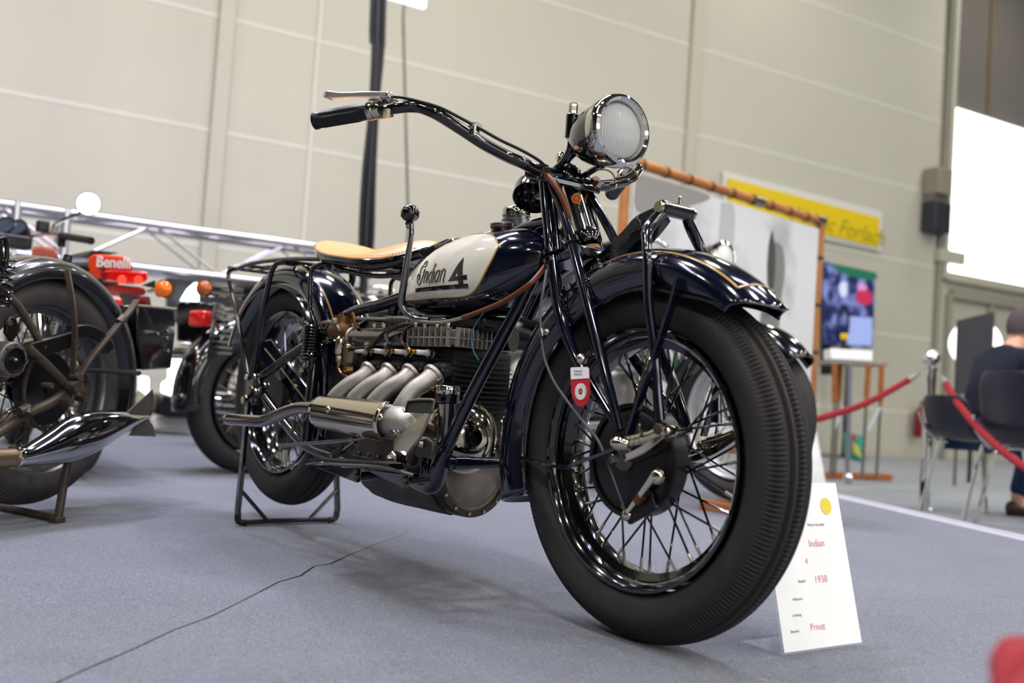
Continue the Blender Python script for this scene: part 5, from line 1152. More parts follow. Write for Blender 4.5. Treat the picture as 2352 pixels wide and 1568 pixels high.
    if bars:
        P_=[(WB-.28,0,.99),(WB-.27,.12,1.0),(WB-.30,.26,1.09),(WB-.42,.36,1.08),(WB-.50,.39,1.06)]
        g=G(); tube(g,P_[::-1]+mir(P_)[1:],.011,12,k=4); o('handlebar',g,M['chrome'])
        for s in (-1,1):
            g=G(); tube(g,[(WB-.40,s*.355,1.082),(WB-.52,s*.395,1.055)],.017,14); o('hand_grip',g,M['grip'])
    g=G(); box(g,(-.30,0,.66),(.05,.10,.07)); tl_=o('tail_lamp',g,M['redlens'],bevel=.01)
    return t,F,o
# -- the old black machine on the left
(x,y,z),a=FR['b2']; F2=fr_m('b2')
old=thing('worn_motorcycle','worn black antique motorcycle with fishtail muffler, cropped by the left frame edge','motorcycle',(x,y,z),a)
o2=lambda nm,g,m_,P=None,**k: obj(nm,g,m_,P or old,frame=F2,**k)
C2=(0,0,.365)
wheel(old,C2,.334,'rear_',frame=F2,tread=1,nspoke=36,nipples=False,tm=M['graytyre'],rm=mat('worn_rim','#6f6f72',.3,metal=.8,noise=.5),sm=M['rust'],segs=480,Rr=.245,hub=(.05,.05),wid=.062)
wheel(old,(1.42,0,.352),.352,'front_',frame=F2,tread=0,nspoke=36,nipples=False,tm=M['graytyre'],rm=M['rust'],sm=M['rust'],Rr=.245)
m_old=mat('worn_black_enamel','#11141c',.25,coat=.6,noise=.7,nscale=9,col2='#2a2724')
g=G(); grid(g,fender(C2,math.radians(10),math.radians(196),lambda d:.315,lambda d:.378,n=48,hw=.082)); f2=o2('rear_fender',g,m_old,solid=.003,sharp=60)
g=G(); grid(g,fender((1.42,0,.352),math.radians(30),math.radians(190),lambda d:.335,lambda d:.405,n=40,hw=.085)); o2('front_fender',g,m_old,solid=.003,sharp=60)
for y in (.062,-.062):
    P2=[(C2[0]+.374*math.cos(math.radians(q)),y,C2[2]+.374*math.sin(math.radians(q))) for q in range(20,80,3)]
    g=G(); tube(g,P2,.0018,6); o2('gold_pinstripe',g,M['gold'],f2)
g=G(); tube(g,[(-0.0901,0,0.7437),(-0.0931,0,0.7625)],[.014,.012],10); o2('fender_stud',g,M['satin'],f2)
yy=.13
g=G(); tube(g,[(0.0051,0.09,0.7049),(0.0121,0.11,0.6635),(0.019,0.13,0.6199),(0.0142,0.14,0.5589),(0.0068,0.14,0.4977),(0.0044,0.14,0.436),(-0.0055,0.135,0.3865)],1,k=3,sec=(.007,.018),up=(0,1,0)); o2('fender_stay',g,M['rust'])
g=G(); tube(g,[(-0.3015,0.09,0.6518),(-0.2595,0.1,0.6125),(-0.2153,0.11,0.5821),(-0.1372,0.12,0.5147),(-0.069,0.13,0.4562),(-0.026,0.135,0.402)],1,k=2,sec=(.010,.020),up=(0,1,0)); o2('fender_stay',g,M['rust'])
g=G(); tube(g,[(-0.2258,0.11,0.5924),(-0.2046,0.11,0.5745)],.0135,10); o2('stay_clamp',g,M['rust'])
g=G(); tube(g,[(-0.0662,0.12,0.4276),(-0.198,0.11,0.4268),(-0.3307,0.1,0.4243)],.008,8); o2('luggage_rail',g,M['satin'])
g=G(); prism(g,[(0.1547,0.1,0.4911),(-0.0144,0.1,0.537),(-0.0243,0.1,0.4976),(0.1368,0.1,0.4423)],(0,.03,0)); o2('chain_guard',g,M['satin'],bevel=.004)
arc=[(-0.015,0.1,0.532),(-0.0663,0.1,0.5409),(-0.1121,0.1,0.5341),(-0.1495,0.1,0.5159),(-0.1772,0.1,0.49)]
g=G(); tube(g,arc,1,k=4,sec=(.035,.03),up=(0,1,0)); o2('guard_arc',g,M['satin'])
q=(0.2534,0.17,0.4431); 
g=G(); lathe(g,[(.046,-.05),(.046,.0),(.043,.004),(.034,.005),(.031,.002)],q,(0,1,0),40); pc2=o2('cover_ring',g,M['alud'])
g=G(); lathe(g,[(.033,.004),(.034,.008),(.031,.009),(.029,.001),(0,.0)],q,(0,1,0),40); o2('cover_disc',g,M['satin'],pc2)
g=G(); lathe(g,[(0,.014),(.004,.012),(.008,.004),(.008,0)],q,(0,1,0),16); o2('cover_nut',g,M['steel'],pc2)
for k in range(8):
    b=2*PI*k/8; g=G(); disc(g,(q[0]+.039*math.cos(b),q[1]+.006,q[2]+.039*math.sin(b)),(0,1,0),.003,.004,10); o2('cover_screw',g,M['rust'],pc2)
g=G(); prism(g,[(0.2553,0.13,0.51),(0.2564,0.13,0.544),(0.2447,0.13,0.5552),(0.2256,0.13,0.5535),(0.2177,0.13,0.5357),(0.2146,0.13,0.5095),(0.2327,0.13,0.4887)],(0,.012,0)); lg=o2('frame_lug',g,M['satin'],bevel=.003)
g=G(); hexn(g,(0.2565,0.148,0.5379),(0,1,0),.009,.012); o2('lug_bolt',g,M['rust'],lg)
for P_,r in (([(0.1621,0.12,0.481),(0.0776,0.12,0.4293),(-0.0032,0.12,0.3756)],.014),([(0.3032,0.12,0.2114),(0.2244,0.12,0.2541),(0.1407,0.12,0.2994),(0.0653,0.12,0.3257),(0.0031,0.12,0.3582)],.0145),([(0.3019,0.11,0.6459),(0.1946,0.11,0.5892),(0.0995,0.12,0.4788)],.011)):
    g=G(); tube(g,P_,r,12,k=2); o2('frame_tube',g,M['rust'])
    g=G(); tube(g,mir(P_),r,12,k=2); o2('frame_tube',g,M['rust'])
g=G(); tube(g,[(0.1864,0.14,0.3068),(0.1561,0.14,0.3184)],.012,10); tube(g,[(0.1602,0.14,0.3149),(0.1688,0.15,0.2994)],.012,10); o2('cable_lug',g,M['rust'])
for p,r in (((-0.0018,0.15,0.4047),.010),((0.0073,0.155,0.3776),.0165),((-0.0195,0.15,0.3729),.012),((0.0236,0.15,0.3354),.012),((-0.0678,0.12,0.3429),.010),((0.1007,0.15,0.3788),.008)):
    g=G(); tube(g,[(p[0],p[1]-.02,p[2]),(p[0],p[1]+.012,p[2])],r,10); o2('axle_nut',g,M['rust'])
g=G(); lathe(g,[(0,-.01),(.095,-.01),(.105,.0),(.105,.02),(0,.025)],(0,.03,.365),(0,1,0),36); o2('rear_drum',g,M['satin'])
g=G(); lathe(g,[(.115,-.003),(.125,-.003),(.125,.003),(.115,.003)],(0,.085,.365),(0,1,0),36,closed=True); spk=o2('sprocket',g,M['rust'])
g=G()
for s_ in (.115,-.115): 
    for k in range(40): 
        x_=.0+k*.016; 
        if k%2==0: box(g,(x_,.085,.372+s_*(1-.4*x_/.6)),(.013,.012,.010))
o2('drive_chain',g,M['rust'],kind='stuff')
# muffler with fishtail
mp=[(0.328,0.19,0.1921),(0.2587,0.19,0.1911),(0.2271,0.19,0.1919)]
g=G(); tube(g,mp,.0255,20,cap=False); o2('exhaust_pipe',g,mat('brown_heat_pipe','#a08c72',.35,metal=.9,noise=.5,nscale=20))
g=G(); lathe(g,[(.024,-.006),(.030,-.006),(.031,0),(.030,.006),(.024,.006)],(0.2389,0.19,0.1936),(1,0,.05),28); o2('pipe_collar',g,M['chrome'])
pts=[(0.2359,0.19,0.1923),(0.2011,0.19,0.1953),(0.1269,0.19,0.212),(0.0492,0.19,0.2344),(-0.0339,0.19,0.2507),(-0.1126,0.19,0.268),(-0.1864,0.19,0.2825),(-0.2705,0.19,0.2937)]
rows=[]
for i,p in enumerate(cr([tuple(p)+(r,q_) for p,r,q_ in zip(pts,[.026,.029,.046,.064,.062,.046,.026,.006],[.026,.028,.034,.042,.044,.040,.030,.008])],5)):
    row=[]
    for j in range(28):
        b=2*PI*j/28; row.append((p[0]+.45*p[3]*math.cos(b)*0,p[1]+p[4]*math.sin(b),p[2]+p[3]*math.cos(b)))
    rows.append(row)
g=G(); grid(g,rows,cv=True); mf=o2('muffler',g,mat('grey_chrome','#c4c4c6',.08,metal=1,noise=.25,nscale=12,col2='#8d8983'))
g=G(); prism(g,[(-0.161,0.19,0.3009),(-0.282,0.19,0.3796),(-0.292,0.19,0.3501),(-0.2893,0.19,0.3232),(-0.2687,0.19,0.2924),(-0.2989,0.19,0.2652),(-0.3157,0.19,0.2325),(-0.1901,0.19,0.2382),(-0.2364,0.19,0.2767)],(0,.004,0)); o2('fishtail',g,M['alud'],mf,bevel=.001)
# stand, rack box, saddle spring
g=G(); tube(g,[(0.0144,0.16,0.1676),(0.0219,0.16,0.1195),(0.0329,0.16,0.0056)],[.011,.012,.012],10); o2('stand_leg',g,M['rust'])
g=G(); tube(g,[((-0.1359,-0.62,0.012)),((-0.3816,-0.706,0.012)),((-0.5141,-0.7551,0.012))],.011,10); ob=obj('stand_bar',g,M['rust'],old)
g=G(); box(g,tuple(V((0.0363,0.16,0.0072))+V((0,0,.0))),(.035,.03,.02)); o2('stand_foot',g,M['rust'],bevel=.004)
g=G(); q=V((-0.505,0.02,0.5382)); prism(g,[(-0.3575,0.05,0.6393),(-0.5479,0.05,0.6478),(-0.5625,0.05,0.5733),(-0.556,0.05,0.4454),(-0.4137,0.05,0.4341),(-0.3714,0.05,0.5308)],(0,-.22,0)); bx=o2('pannier_box',g,M['black'],bevel=.006)
g=G(); tube(g,[(-0.3469,0.055,0.6398),(-0.5458,0.055,0.6478)],.004,8); o2('box_rim',g,M['steel'],bx)
for p in ((-0.512,0.055,0.5697),(-0.5128,0.055,0.5464),(-0.5231,0.055,0.503),(-0.4615,0.055,0.5573)): g=G(); disc(g,p,(0,1,0),.006,.006,12); o2('box_rivet',g,M['zinc'],bx)
sq=(0.2566,0.12,0.645); 
g=G(); N=8; H=.135; tube(g,[(sq[0]+.022*math.cos(2*PI*t/16),sq[1]+.022*math.sin(2*PI*t/16),sq[2]-H/2+H*t/(16*N)) for t in range(16*N+1)],.0036,6); o2('coil_spring',g,M['black'])
g=G(); tube(g,[(0.3216,0.12,0.7331),(0.282,0.12,0.753),(0.2618,0.12,0.7518),(0.2541,0.12,0.698),(0.2636,0.12,0.6681)],[.006]*5,10,k=3); o2('saddle_frame',g,M['satin'])
g=G(); prism(g,[(0.3635,0.12,0.743),(0.2712,0.12,0.7582),(0.2555,0.12,0.6978),(0.265,0.12,0.6679),(0.3555,0.12,0.6725)],(0,-.2,0)); o2('saddle_side',g,M['grip'],bevel=.01)
g=G(); prism(g,[(.40,-.06,.66),(.95,-.10,.72),(.95,-.10,.86),(.60,-.1,.84),(.40,-.05,.72)],(0,.2,0)); o2('fuel_tank',g,m_old,bevel=.04)
g=G(); box(g,(.62,0,.42),(.36,.2,.30)); o2('engine_case',g,M['alud'],bevel=.03)
for s in (-1,1):
    g=G(); tube(g,[(1.42,s*.07,.352),(1.30,s*.07,.7),(1.22,s*.06,.95)],.014,10); o2('fork_leg',g,m_old)
g=G(); tube(g,[(.85,.4,1.0),(1.05,.36,1.05),(1.2,.1,1.0),(1.2,-.1,1.0),(1.05,-.36,1.05),(.85,-.4,1.0)],.0125,12,k=3); o2('handlebar',g,m_old)
# -- red machine with the lettered tail
t3,F3,o3=simple_bike('b3','red_motorcycle','orange red motorcycle with white lettered tail and round mirror, behind the left front machine',M['whitep'],None,head=False,bars=False)
g=G(); 
def q3(a,b,w): return a
sec=[[(0.213,0,0.8399),(0.0215,0,0.8793),(-0.526,0,0.8325),(-0.8428,0,0.757),(-0.8458,0,0.7135),(-0.3812,0,0.7426),(-0.0406,0,0.7759)]]
tail=[(V(p)) for p in [(-1.3295,-0.292,0.8192),(-1.2986,-0.2577,0.8756),(-1.1624,-0.1676,0.8676),(-1.1291,-0.1565,0.845),(-1.13,-0.1556,0.818),(-1.2466,-0.2364,0.8135),(-1.2378,-0.2226,0.7754),(-1.2778,-0.2404,0.7749)]]
back=V((-.30,.02,.0))
g=G(); prism(g,[tuple(p) for p in tail],back); tc3=obj('tail_cowl',g,M['redp'],t3,bevel=.012)
g=G(); pl_=[(-1.2365,-0.2554,0.8088),(-1.2251,-0.2443,0.8507),(-1.1278,-0.187,0.8477),(-1.0995,-0.1662,0.8252),(-1.1015,-0.1673,0.8067)]; prism(g,pl_,(.01,0,0)); obj('tail_panel',g,M['dred'],tc3,bevel=.002)
a=V((-1.2107,-0.2715,0.8123)); b=V((-1.07,-0.1762,0.809)); u=V((-1.2088,-0.2722,0.8527))
text('tail_lettering','Benelli',.060,M['white'],tc3,m4(a+V((.015,0,.003)),b-a,u-a),extrude=.001,offset=.0012)
g=G(); prism(g,[(-1.149,-0.2422,0.8045),(-1.0102,-0.1335,0.8049),(-1.0089,-0.1296,0.7737),(-1.0254,-0.1488,0.7554),(-1.1424,-0.2307,0.7603)],(-.10,0,0)); tl3=obj('tail_light',g,M['redlens'],t3,bevel=.008)
for p in ((-1.0619,-0.211,0.766),(-1.0024,-0.1689,0.767)):
    g=G(); disc(g,p,(1,-.3,0),.016,.006,16); obj('lamp_bulb_glow',g,mat('lit_tail_bulb','#ff3a20',.3,emit=1.2),tl3)
g=G(); prism(g,[(-1.1421,-0.2138,0.7522),(-1.0341,-0.1268,0.745),(-1.0318,-0.1218,0.7154),(-1.1419,-0.2108,0.7155)],(-.2,0,0)); obj('fender_panel',g,mat('dull_red','#a8322c',.35),t3,bevel=.01)
g=G(); prism(g,[(-1.1282,-0.1936,0.7136),(-1.0244,-0.1125,0.7129),(-1.0189,-0.1017,0.6605),(-1.1226,-0.183,0.6642)],(-.02,0,0)); obj('number_plate',g,M['polal'],t3,bevel=.003)
g=G(); prism(g,[(-1.4083,-0.3118,0.8417),(-1.3519,-0.2455,0.8946),(-1.221,-0.162,0.8857),(-1.2964,-0.2548,0.8724),(-1.3378,-0.2864,0.8203)],(-.28,0,0)); obj('seat_end',g,M['grip'],t3,bevel=.01)
def lampo(parent,p,r,m_,ax=(.75,-.65,0),nm='indicator'):
    g=G(); lathe(g,[(0,-r*.9),(r*.6,-r*.7),(r*1.02,-r*.1),(r*1.08,r*.05)],p,ax,28); i_=obj(nm,g,M['chrome'],parent)
    g=G(); lathe(g,[(r*.97,r*.0),(r*.9,r*.35),(r*.5,r*.62),(0,r*.7)],p,ax,28); obj(nm+'_lens',g,m_,i_); return i_
lampo(t3,(-0.9225,-0.0994,0.7377),.0335,M['orlens'])
g=G(); tube(g,[(-1.0097,-0.1274,0.7308),(-0.9627,-0.1013,0.7355)],.008,10); obj('indicator_stem',g,M['chrome'],t3)
g=G(); prism(g,[(-1.0152,-0.1517,0.7497),(-0.9823,-0.1124,0.773),(-0.9831,-0.1112,0.7417)],(-.01,0,0)); obj('chrome_bracket',g,M['chrome'],t3)
mq=(-1.7809,-0.1578,1.1372)
g=G(); lathe(g,[(0,-.02),(.03,-.018),(.050,-.006),(.0525,.002)],mq,(1.96,-.28,.0),36); mi=obj('mirror_shell',g,M['chrome'],t3)
g=G(); lathe(g,[(0,.001),(.048,.001)],mq,(1.96,-.28,.008),36); obj('mirror_glass',g,mat('mirror_glass','#ffffff',.0,metal=1),mi)
g=G(); tube(g,[(-1.801,-0.1798,1.095),(-1.8441,-0.231,1.0636),(-1.8751,-0.2673,1.0335),(-1.8797,-0.2704,0.9987)],.008,10,k=2); obj('mirror_stem',g,M['chrome'],t3)
g=G(); tube(g,[(-2.1018,-0.3071,1.0005),(-1.9452,-0.2722,1.0016),(-1.7906,-0.2387,0.987)],.011,10); obj('handlebar',g,M['chrome'],t3)
g=G(); tube(g,[(-1.8025,-0.2533,0.9838),(-1.5628,-0.1926,0.9526)],.0165,12); obj('hand_grip',g,M['grip'],t3)
g=G(); box(g,(-1.96,-0.2928,1.0309),(.05,.05,.05)); obj('switch_block',g,M['satin'],t3,bevel=.006)
g=G(); box(g,(-1.8,-0.2486,0.9634),(.03,.03,.06)); obj('lever_bracket',g,M['satin'],t3,bevel=.006)
for p,r in (((-2.2314,-0.3912,1.0382),.05),((-2.1937,-0.3441,1.0343),.045)):
    g=G(); lathe(g,[(0,-.05),(r,-.045),(r*1.05,0),(r,.012)],p,(.6,-.5,.5),28); ga=obj('gauge',g,M['satin'],t3)
    g=G(); lathe(g,[(0,.006),(r*.92,.006)],p,(.6,-.5,.5),28); obj('gauge_glass',g,mat('gauge_face','#39404a',.1,coat=1),ga)
g=G(); box(g,(-2.2121,-0.3622,0.9705),(.12,.16,.06)); obj('fork_top',g,M['satin'],t3,bevel=.01)
g=G(); prism(g,[(-2.0413,-0.3083,0.9524),(-1.8733,-0.2582,0.9403),(-1.8548,-0.2306,0.8774),(-2.0469,-0.3098,0.8776)],(-.2,.05,0)); obj('tank_stripe',g,mat('pinkish_red','#cf6b5b',.35),t3,bevel=.02)
g=G(); prism(g,[(-1.7802,-0.4568,0.8708),(-1.7628,-0.4333,0.8453),(-1.8029,-0.4821,0.8319)],(-.2,0,0)); obj('side_panel',g,M['redp'],t3,bevel=.01)
# -- dark machine whose rear tyre shows between
t4,F4,o4=simple_bike('b4','black_motorcycle','black motorcycle seen from behind, rear tyre beside the main rack',M['black'],None,head=True,bars=True,silver=M['satin'])
g=G(); prism(g,[(-1.4872,0.1569,0.737),(-1.3321,0.2699,0.7377),(-1.3426,0.2701,0.5576),(-1.486,0.1715,0.5598)],(-.12,.10,0)); pb4=obj('rear_panel',g,M['black'],t4,bevel=.012)
lampo(t4,(-1.2635,0.1918,0.7865),.034,mat('amber_dark_lens','#b05a22',.2,coat=1))
g=G(); tube(g,[(-1.4904,0.1693,0.5141),(-1.301,0.2443,0.5263)],.031,18); obj('chrome_pipe',g,M['chrome'],t4)
g=G(); tube(g,[(-1.1838,0.2165,0.7122),(-1.1933,0.2123,0.6086),(-1.205,0.2065,0.4904)],.0065,10); obj('pink_lit_stay',g,M['chrome'],t4)  # slim upright stay in plain chrome
for i in range(9):
    g=G(); box(g,tuple(V((-1.2113,0.2624,0.7084))+V((0,0,-.0235*i))),(.09,.06,.008)); obj('cooling_fin',g,M['polal'],pb4)
g=G(); tube(g,[(-1.3489,0.2444,0.7993),(-1.2549,0.3616,0.7946)],.009,8); obj('lamp_bar',g,M['chrome'],t4)
g=G(); tube(g,[(-1.3487,0.2468,0.7695),(-1.2548,0.3637,0.7685)],.009,8); obj('lamp_bar',g,M['chrome'],t4)
# -- pale machine seen under the saddle
t5,F5,o5=simple_bike('b5','white_motorcycle','pale white and chrome motorcycle seen blurred beneath the tan saddle',M['whitep'],None)
# -- machine behind the front wheel
t6,F6,o6=simple_bike('b6','parked_motorcycle','dark motorcycle with chrome headlamp parked behind the main front wheel',M['black'],None,WB=1.45,RT=.355,head=False,silver=mat('white_rim','#c9c8c4',.3,metal=.6))
hq=(1.2941,0,1.0414)
g=G(); lathe(g,[(0,-.12),(.04,-.11),(.060,-.06),(.066,0)],hq,(1,0,0),32); h6=o6('headlamp_shell',g,M['black'])
g=G(); lathe(g,[(.064,-.01),(.073,-.004),(.073,.014),(.062,.02)],hq,(1,0,0),32); o6('headlamp_rim',g,M['chrome'],h6)
g=G(); lathe(g,[(.064,.012),(.03,.024),(0,.028)],hq,(1,0,0),32); o6('headlamp_lens',g,M['white'],h6)
g=G(); tube(g,[(0.7795,-0.16,0.5609),(0.8684,-0.17,0.5703),(1.0855,-0.17,0.5558),(1.1629,-0.17,0.5502)],[.03,.05,.05,.04],18,k=2); o6('polished_silencer',g,M['chrome'])
g=G(); tube(g,[(1.1174,-0.1,0.6443),(1.1503,-0.1,0.6159),(1.1562,-0.1,0.5738),(1.1387,-0.1,0.5388)],.009,10,k=3); o6('green_hose',g,M['green'])
g=G(); prism(g,[(1.0358,0.35,0.2165),(1.1621,0.35,0.2152),(1.1647,0.35,0.179),(1.0781,0.35,0.175)],(0,.3,0)); o6('tool_roll',g,M['leather'],bevel=.01)
ww=thing('wheel_block','wooden block carrying the wheel of the parked machine','block',(V(FR['b6'][0])+V((1.45,0,-.045))).to_tuple())
bp_=V(FR['b6'][0])+V((1.45,0,0))
g=G(); box(g,(bp_.x,bp_.y,.021),(.24,.2,.042)); obj('block_body',g,M['wood'],ww,bevel=.004)

# ================================================================== truss, cables, boards on the left
M['truss']=mat('bare_aluminium_truss','#c9c7cc',.28,metal=.85)
tr=thing('lighting_truss','long aluminium box truss of tubes and diagonals running behind the left machines','truss',(-3.6,.2,0),0)
ta=V((-3.6662,0.3579,1.3445)); tb=V((-3.4698,1.8778,1.3734)); td=V(WT); 
zt_=ta.z; x0=ta-td*3.2; L=6.3
hh=.285; ww_=.285; tn=V(WN)
ch=[V((0,0,0)),V((0,0,-hh)),-tn*ww_,-tn*ww_+V((0,0,-hh))]
for c_ in ch:
    g=G(); tube(g,[tuple(x0+c_),tuple(x0+c_+td*L)],.026,12); obj('chord_tube',g,M['truss'],tr)
n_=14
for k in range(n_):
    a=L*k/n_; b=L*(k+1)/n_
    for p,q in ((ch[0],ch[1]),(ch[2],ch[3]),(ch[0],ch[2])):
        g=G(); s_=x0+p+td*(a if k%2 else a); e_=x0+q+td*b
        if k%2: s_=x0+q+td*a; e_=x0+p+td*b
        tube(g,[tuple(s_),tuple(e_)],.009,8); obj('diagonal_tube',g,M['truss'],tr)
for px_ in (V((-3.8366,-0.0131,1.3374)),V((-3.7509,0.2526,1.3461))):
    p=V((px_.x,px_.y,0)); s_=(p-x0).dot(td)
    for c_ in (V((0,0,0)),-tn*ww_):
        g=G(); pp=x0+td*s_+c_; tube(g,[(pp.x,pp.y,zt_+.02),(pp.x,pp.y,zt_-hh-.02)],.030,12); obj('upright_tube',g,M['truss'],tr)
for s_ in (.3,L-.3):
    g=G(); pp=x0+td*s_-tn*ww_/2; tube(g,[(pp.x,pp.y,zt_-hh),(pp.x,pp.y,FZ+.02)],.045,12); obj('truss_leg',g,M['truss'],tr)
    g=G(); box(g,(pp.x,pp.y,FZ+.012),(.4,.4,.024)); obj('base_plate',g,M['truss'],tr)
# lit advertising boards hung behind the machines
m_board=mat('black_display_board','#0d0d12',.3)
m_lit=mat('backlit_white_print','#eaf6ff',.5,emit=5)
m_litr=mat('backlit_red_print','#ff3026',.5,emit=2)
lb=thing('lit_display_board','black display board with glowing white and red print hung under the truss','board',(-3.3813,1.08,0.6884))
P4=[(-3.5495,0.8468,1.0143),(-3.5092,1.3775,0.9957),(-3.5072,1.4004,0.717),(-3.5476,0.8704,0.7259)]
g=G(); prism(g,P4,tuple(-tn*.06)); obj('board_panel',g,m_board,lb)
for nm,ps,m_ in (('lit_shape',[(-3.4485,0.9033,0.8668),(-3.4213,0.9317,0.9414),(-3.4036,0.9665,0.9837),(-3.3863,0.988,0.9856),(-3.3952,1.0013,0.8705)],m_lit),('lit_letter',[(-3.4206,0.9407,0.8313),(-3.3748,1.0135,0.8324),(-3.3881,1.0036,0.7427),(-3.402,0.9865,0.7412)],m_lit),('lit_letter',[(-3.4411,0.9182,0.7906),(-3.3925,0.9786,0.7903),(-3.3924,0.9804,0.7683),(-3.4409,0.9202,0.7658)],m_lit),('lit_stroke',[(-3.3749,1.0122,0.8489),(-3.3593,1.0319,0.8451),(-3.3742,1.0208,0.7442),(-3.4124,0.9736,0.7401),(-3.4126,0.9713,0.7677),(-3.3883,1.0011,0.773)],m_litr),('lit_stroke',[(-3.4372,0.927,0.7359),(-3.3939,0.981,0.7351),(-3.3938,0.9823,0.7186),(-3.4371,0.9286,0.7167)],m_litr)):
    g=G(); prism(g,ps,tuple(tn*.004)); obj(nm,g,m_,lb)
lf=thing('floor_light_box','bright white glowing box standing low behind the motorcycles','light box',(-3.7061,1.0382,0.1091))
g=G(); prism(g,[(-3.6261,0.947,0.5295),(-3.6078,1.0491,0.5374),(-3.6021,1.0787,0.2313),(-3.6563,0.9284,0.2725),(-3.6532,0.9276,0.3349),(-3.6285,0.9565,0.3601)],tuple(-tn*.12)); obj('glowing_face',g,m_lit,lf,bevel=.01)
g=G(); prism(g,[(-3.6399,0.9175,0.2643),(-3.5655,1.0765,0.2274),(-3.547,1.1077,0.1164),(-3.6566,0.9071,0.122)],tuple(-tn*.3)); obj('black_base',g,m_board,lf,bevel=.01)
g=G(); prism(g,[(-3.8143,0.904,0.106),(-3.6251,1.1378,0.1236),(-3.6245,1.1449,0.0378),(-3.8137,0.9108,0.0231)],tuple(-tn*.25)); obj('white_plinth',g,M['whitep'],lf,bevel=.01)
ls=thing('small_light_box','small white glowing box behind the left fishtail muffler','light box',(-3.8349,0.8696,0.2239))
g=G(); prism(g,[(-3.8539,0.8354,0.3678),(-3.8214,0.8759,0.3656),(-3.8207,0.8844,0.2627),(-3.8529,0.8474,0.222)],tuple(-tn*.08)); obj('glowing_face',g,m_lit,ls,bevel=.01)
g=G(); p=V((-3.857,0.872,0.2517)); box(g,(p.x-.03,p.y,(p.z+FZ)/2),(.05,.12,p.z-FZ)); obj('box_stand',g,m_board,ls)
# black cable bundle and thin wire hanging from the roof, lamp panel
cb_=[(-3.1006,1.9541,3.2152),(-3.0971,1.9794,2.7369),(-3.0956,1.9898,2.2869),(-3.0951,1.9939,1.8378),(-3.094,2.0018,1.4215),(-3.0925,2.0128,1.1259)]
cz=V(cb_[0]); 
ct_=thing('hanging_cable_bundle','thick black cable bundle hanging from the roof behind the handlebar','cable',tuple(cb_[-1]))
up=V(cb_[0])+(V(cb_[0])-V(cb_[1])).normalized()*3.0
for k,(dx,r) in enumerate(((0,.028),(.035,.018),(-.03,.016))):
    pts=[tuple(V(p)+wt*(dx*(1+.35*math.sin(i*1.7+k)))) for i,p in enumerate(cb_)]; pts=[(up.x,up.y,CE)]+pts
    g=G(); tube(g,pts,r,10,k=4); obj('cable',g,mat('black_cable','#101214',.4),ct_)
base_=V(cb_[-1]); g=G(); tube(g,[tuple(base_),(base_.x,base_.y,FZ+.01)],.03,10); obj('cable_tail',g,M['satin'],ct_)
g=G(); a=V((-3.4453,2.3817,3.122)); b=V((-3.4228,2.5452,1.5926)); u=(a-b).normalized(); tube(g,[(a.x,a.y,CE),tuple(a),tuple(b),(b.x,b.y,FZ+.01)],.012,8); 
tw_=obj('hanging_wire',g,mat('grey_wire','#77766c',.6)); tw_['label']='thin grey wire hanging from the roof right of the black cable'; tw_['category']='cable'
lp_=thing('lamp_panel','white lit rectangular lamp panel at the top edge beside the black cable','lamp',(-3.2547,2.3004,3.2417))
g=G(); prism(g,[(-3.2814,2.1068,3.1394),(-3.2383,2.4186,3.1387),(-3.2401,2.4059,3.4307),(-3.2884,2.0559,3.3637)],tuple(wn*.05)); obj('panel_face',g,mat('lit_panel','#f4faff',.5,emit=3),lp_,bevel=.008)
q=V((-3.2632,2.2381,3.3836)); g=G(); tube(g,[tuple(q),(q.x,q.y,CE)],.012,8); obj('panel_hanger',g,M['satin'],lp_)
# ================================================================== right side: banner, signs, poster
M['bamboo']=mat('honey_wood_pole','#b9793f',.45,noise=.6,nscale=9,col2='#8a552b')
bl=V((-1.1601,2.4498,1.5849)); bt0=V((-1.1249,2.4794,1.7771)); bt1=V((-1.2818,4.5693,1.7651)); br_=V((-1.3004,4.6339,0.5734))
bz=bt1.z; P0=V((bt0.x,bt0.y,bz)); P1=V((bt1.x,bt1.y,bz)); bdv=(P1-P0).normalized(); bL=(P1-P0).length; bn=V((bdv.y,-bdv.x,0)); 
if bn.dot(V(CAM_LOC)-P0)<0: bn=-bn
ban=thing('photo_banner','black and white photo banner laced in a honey coloured wooden pole frame','banner',(P0.x,P0.y,FZ))
for a,b in ((P0-bdv*.05,P1+bdv*.02),):
    g=G(); tube(g,[tuple(a),tuple(b)],.030,14); obj('top_pole',g,M['bamboo'],ban)
for p in (P0,P1): 
    g=G(); tube(g,[(p.x,p.y,bz+.02),(p.x,p.y,FZ+.0 if p is P1 else 0.0)],.028,14); obj('side_pole',g,M['bamboo'],ban)
for t in (.62,.985):
    p=P0+bdv*bL*t; g=G(); tube(g,[tuple(p-bdv*.05),tuple(p+bdv*.05)],.036,14); obj('metal_sleeve',g,M['steel'],ban)
for i in range(9):
    p=P0+bdv*bL*(.06+.105*i); g=G(); tube(g,[tuple(p-bdv*.012),tuple(p+bdv*.012)],.034,12); obj('lashing',g,mat('brown_lashing','#5c3d22',.7),ban)
for i in range(5):
    g=G(); tube(g,[(P1.x,P1.y,bz-.25-.33*i),(P1.x,P1.y,bz-.27-.33*i)],.032,12); obj('lashing',g,M['satin'],ban)
def on_ban(u,z,off=0): p=P0+bdv*(u*bL)+bn*off; return (p.x,p.y,z)
m_ban=bpy.data.materials.new('banner_print'); m_ban.use_nodes=True
nt=m_ban.node_tree; b_=nt.nodes['Principled BSDF']; b_.inputs['Roughness'].default_value=.6
tc=nt.nodes.new('ShaderNodeTexCoord'); n=nt.nodes.new('ShaderNodeTexNoise'); n.inputs['Scale'].default_value=1.6; n.inputs['Detail'].default_value=4
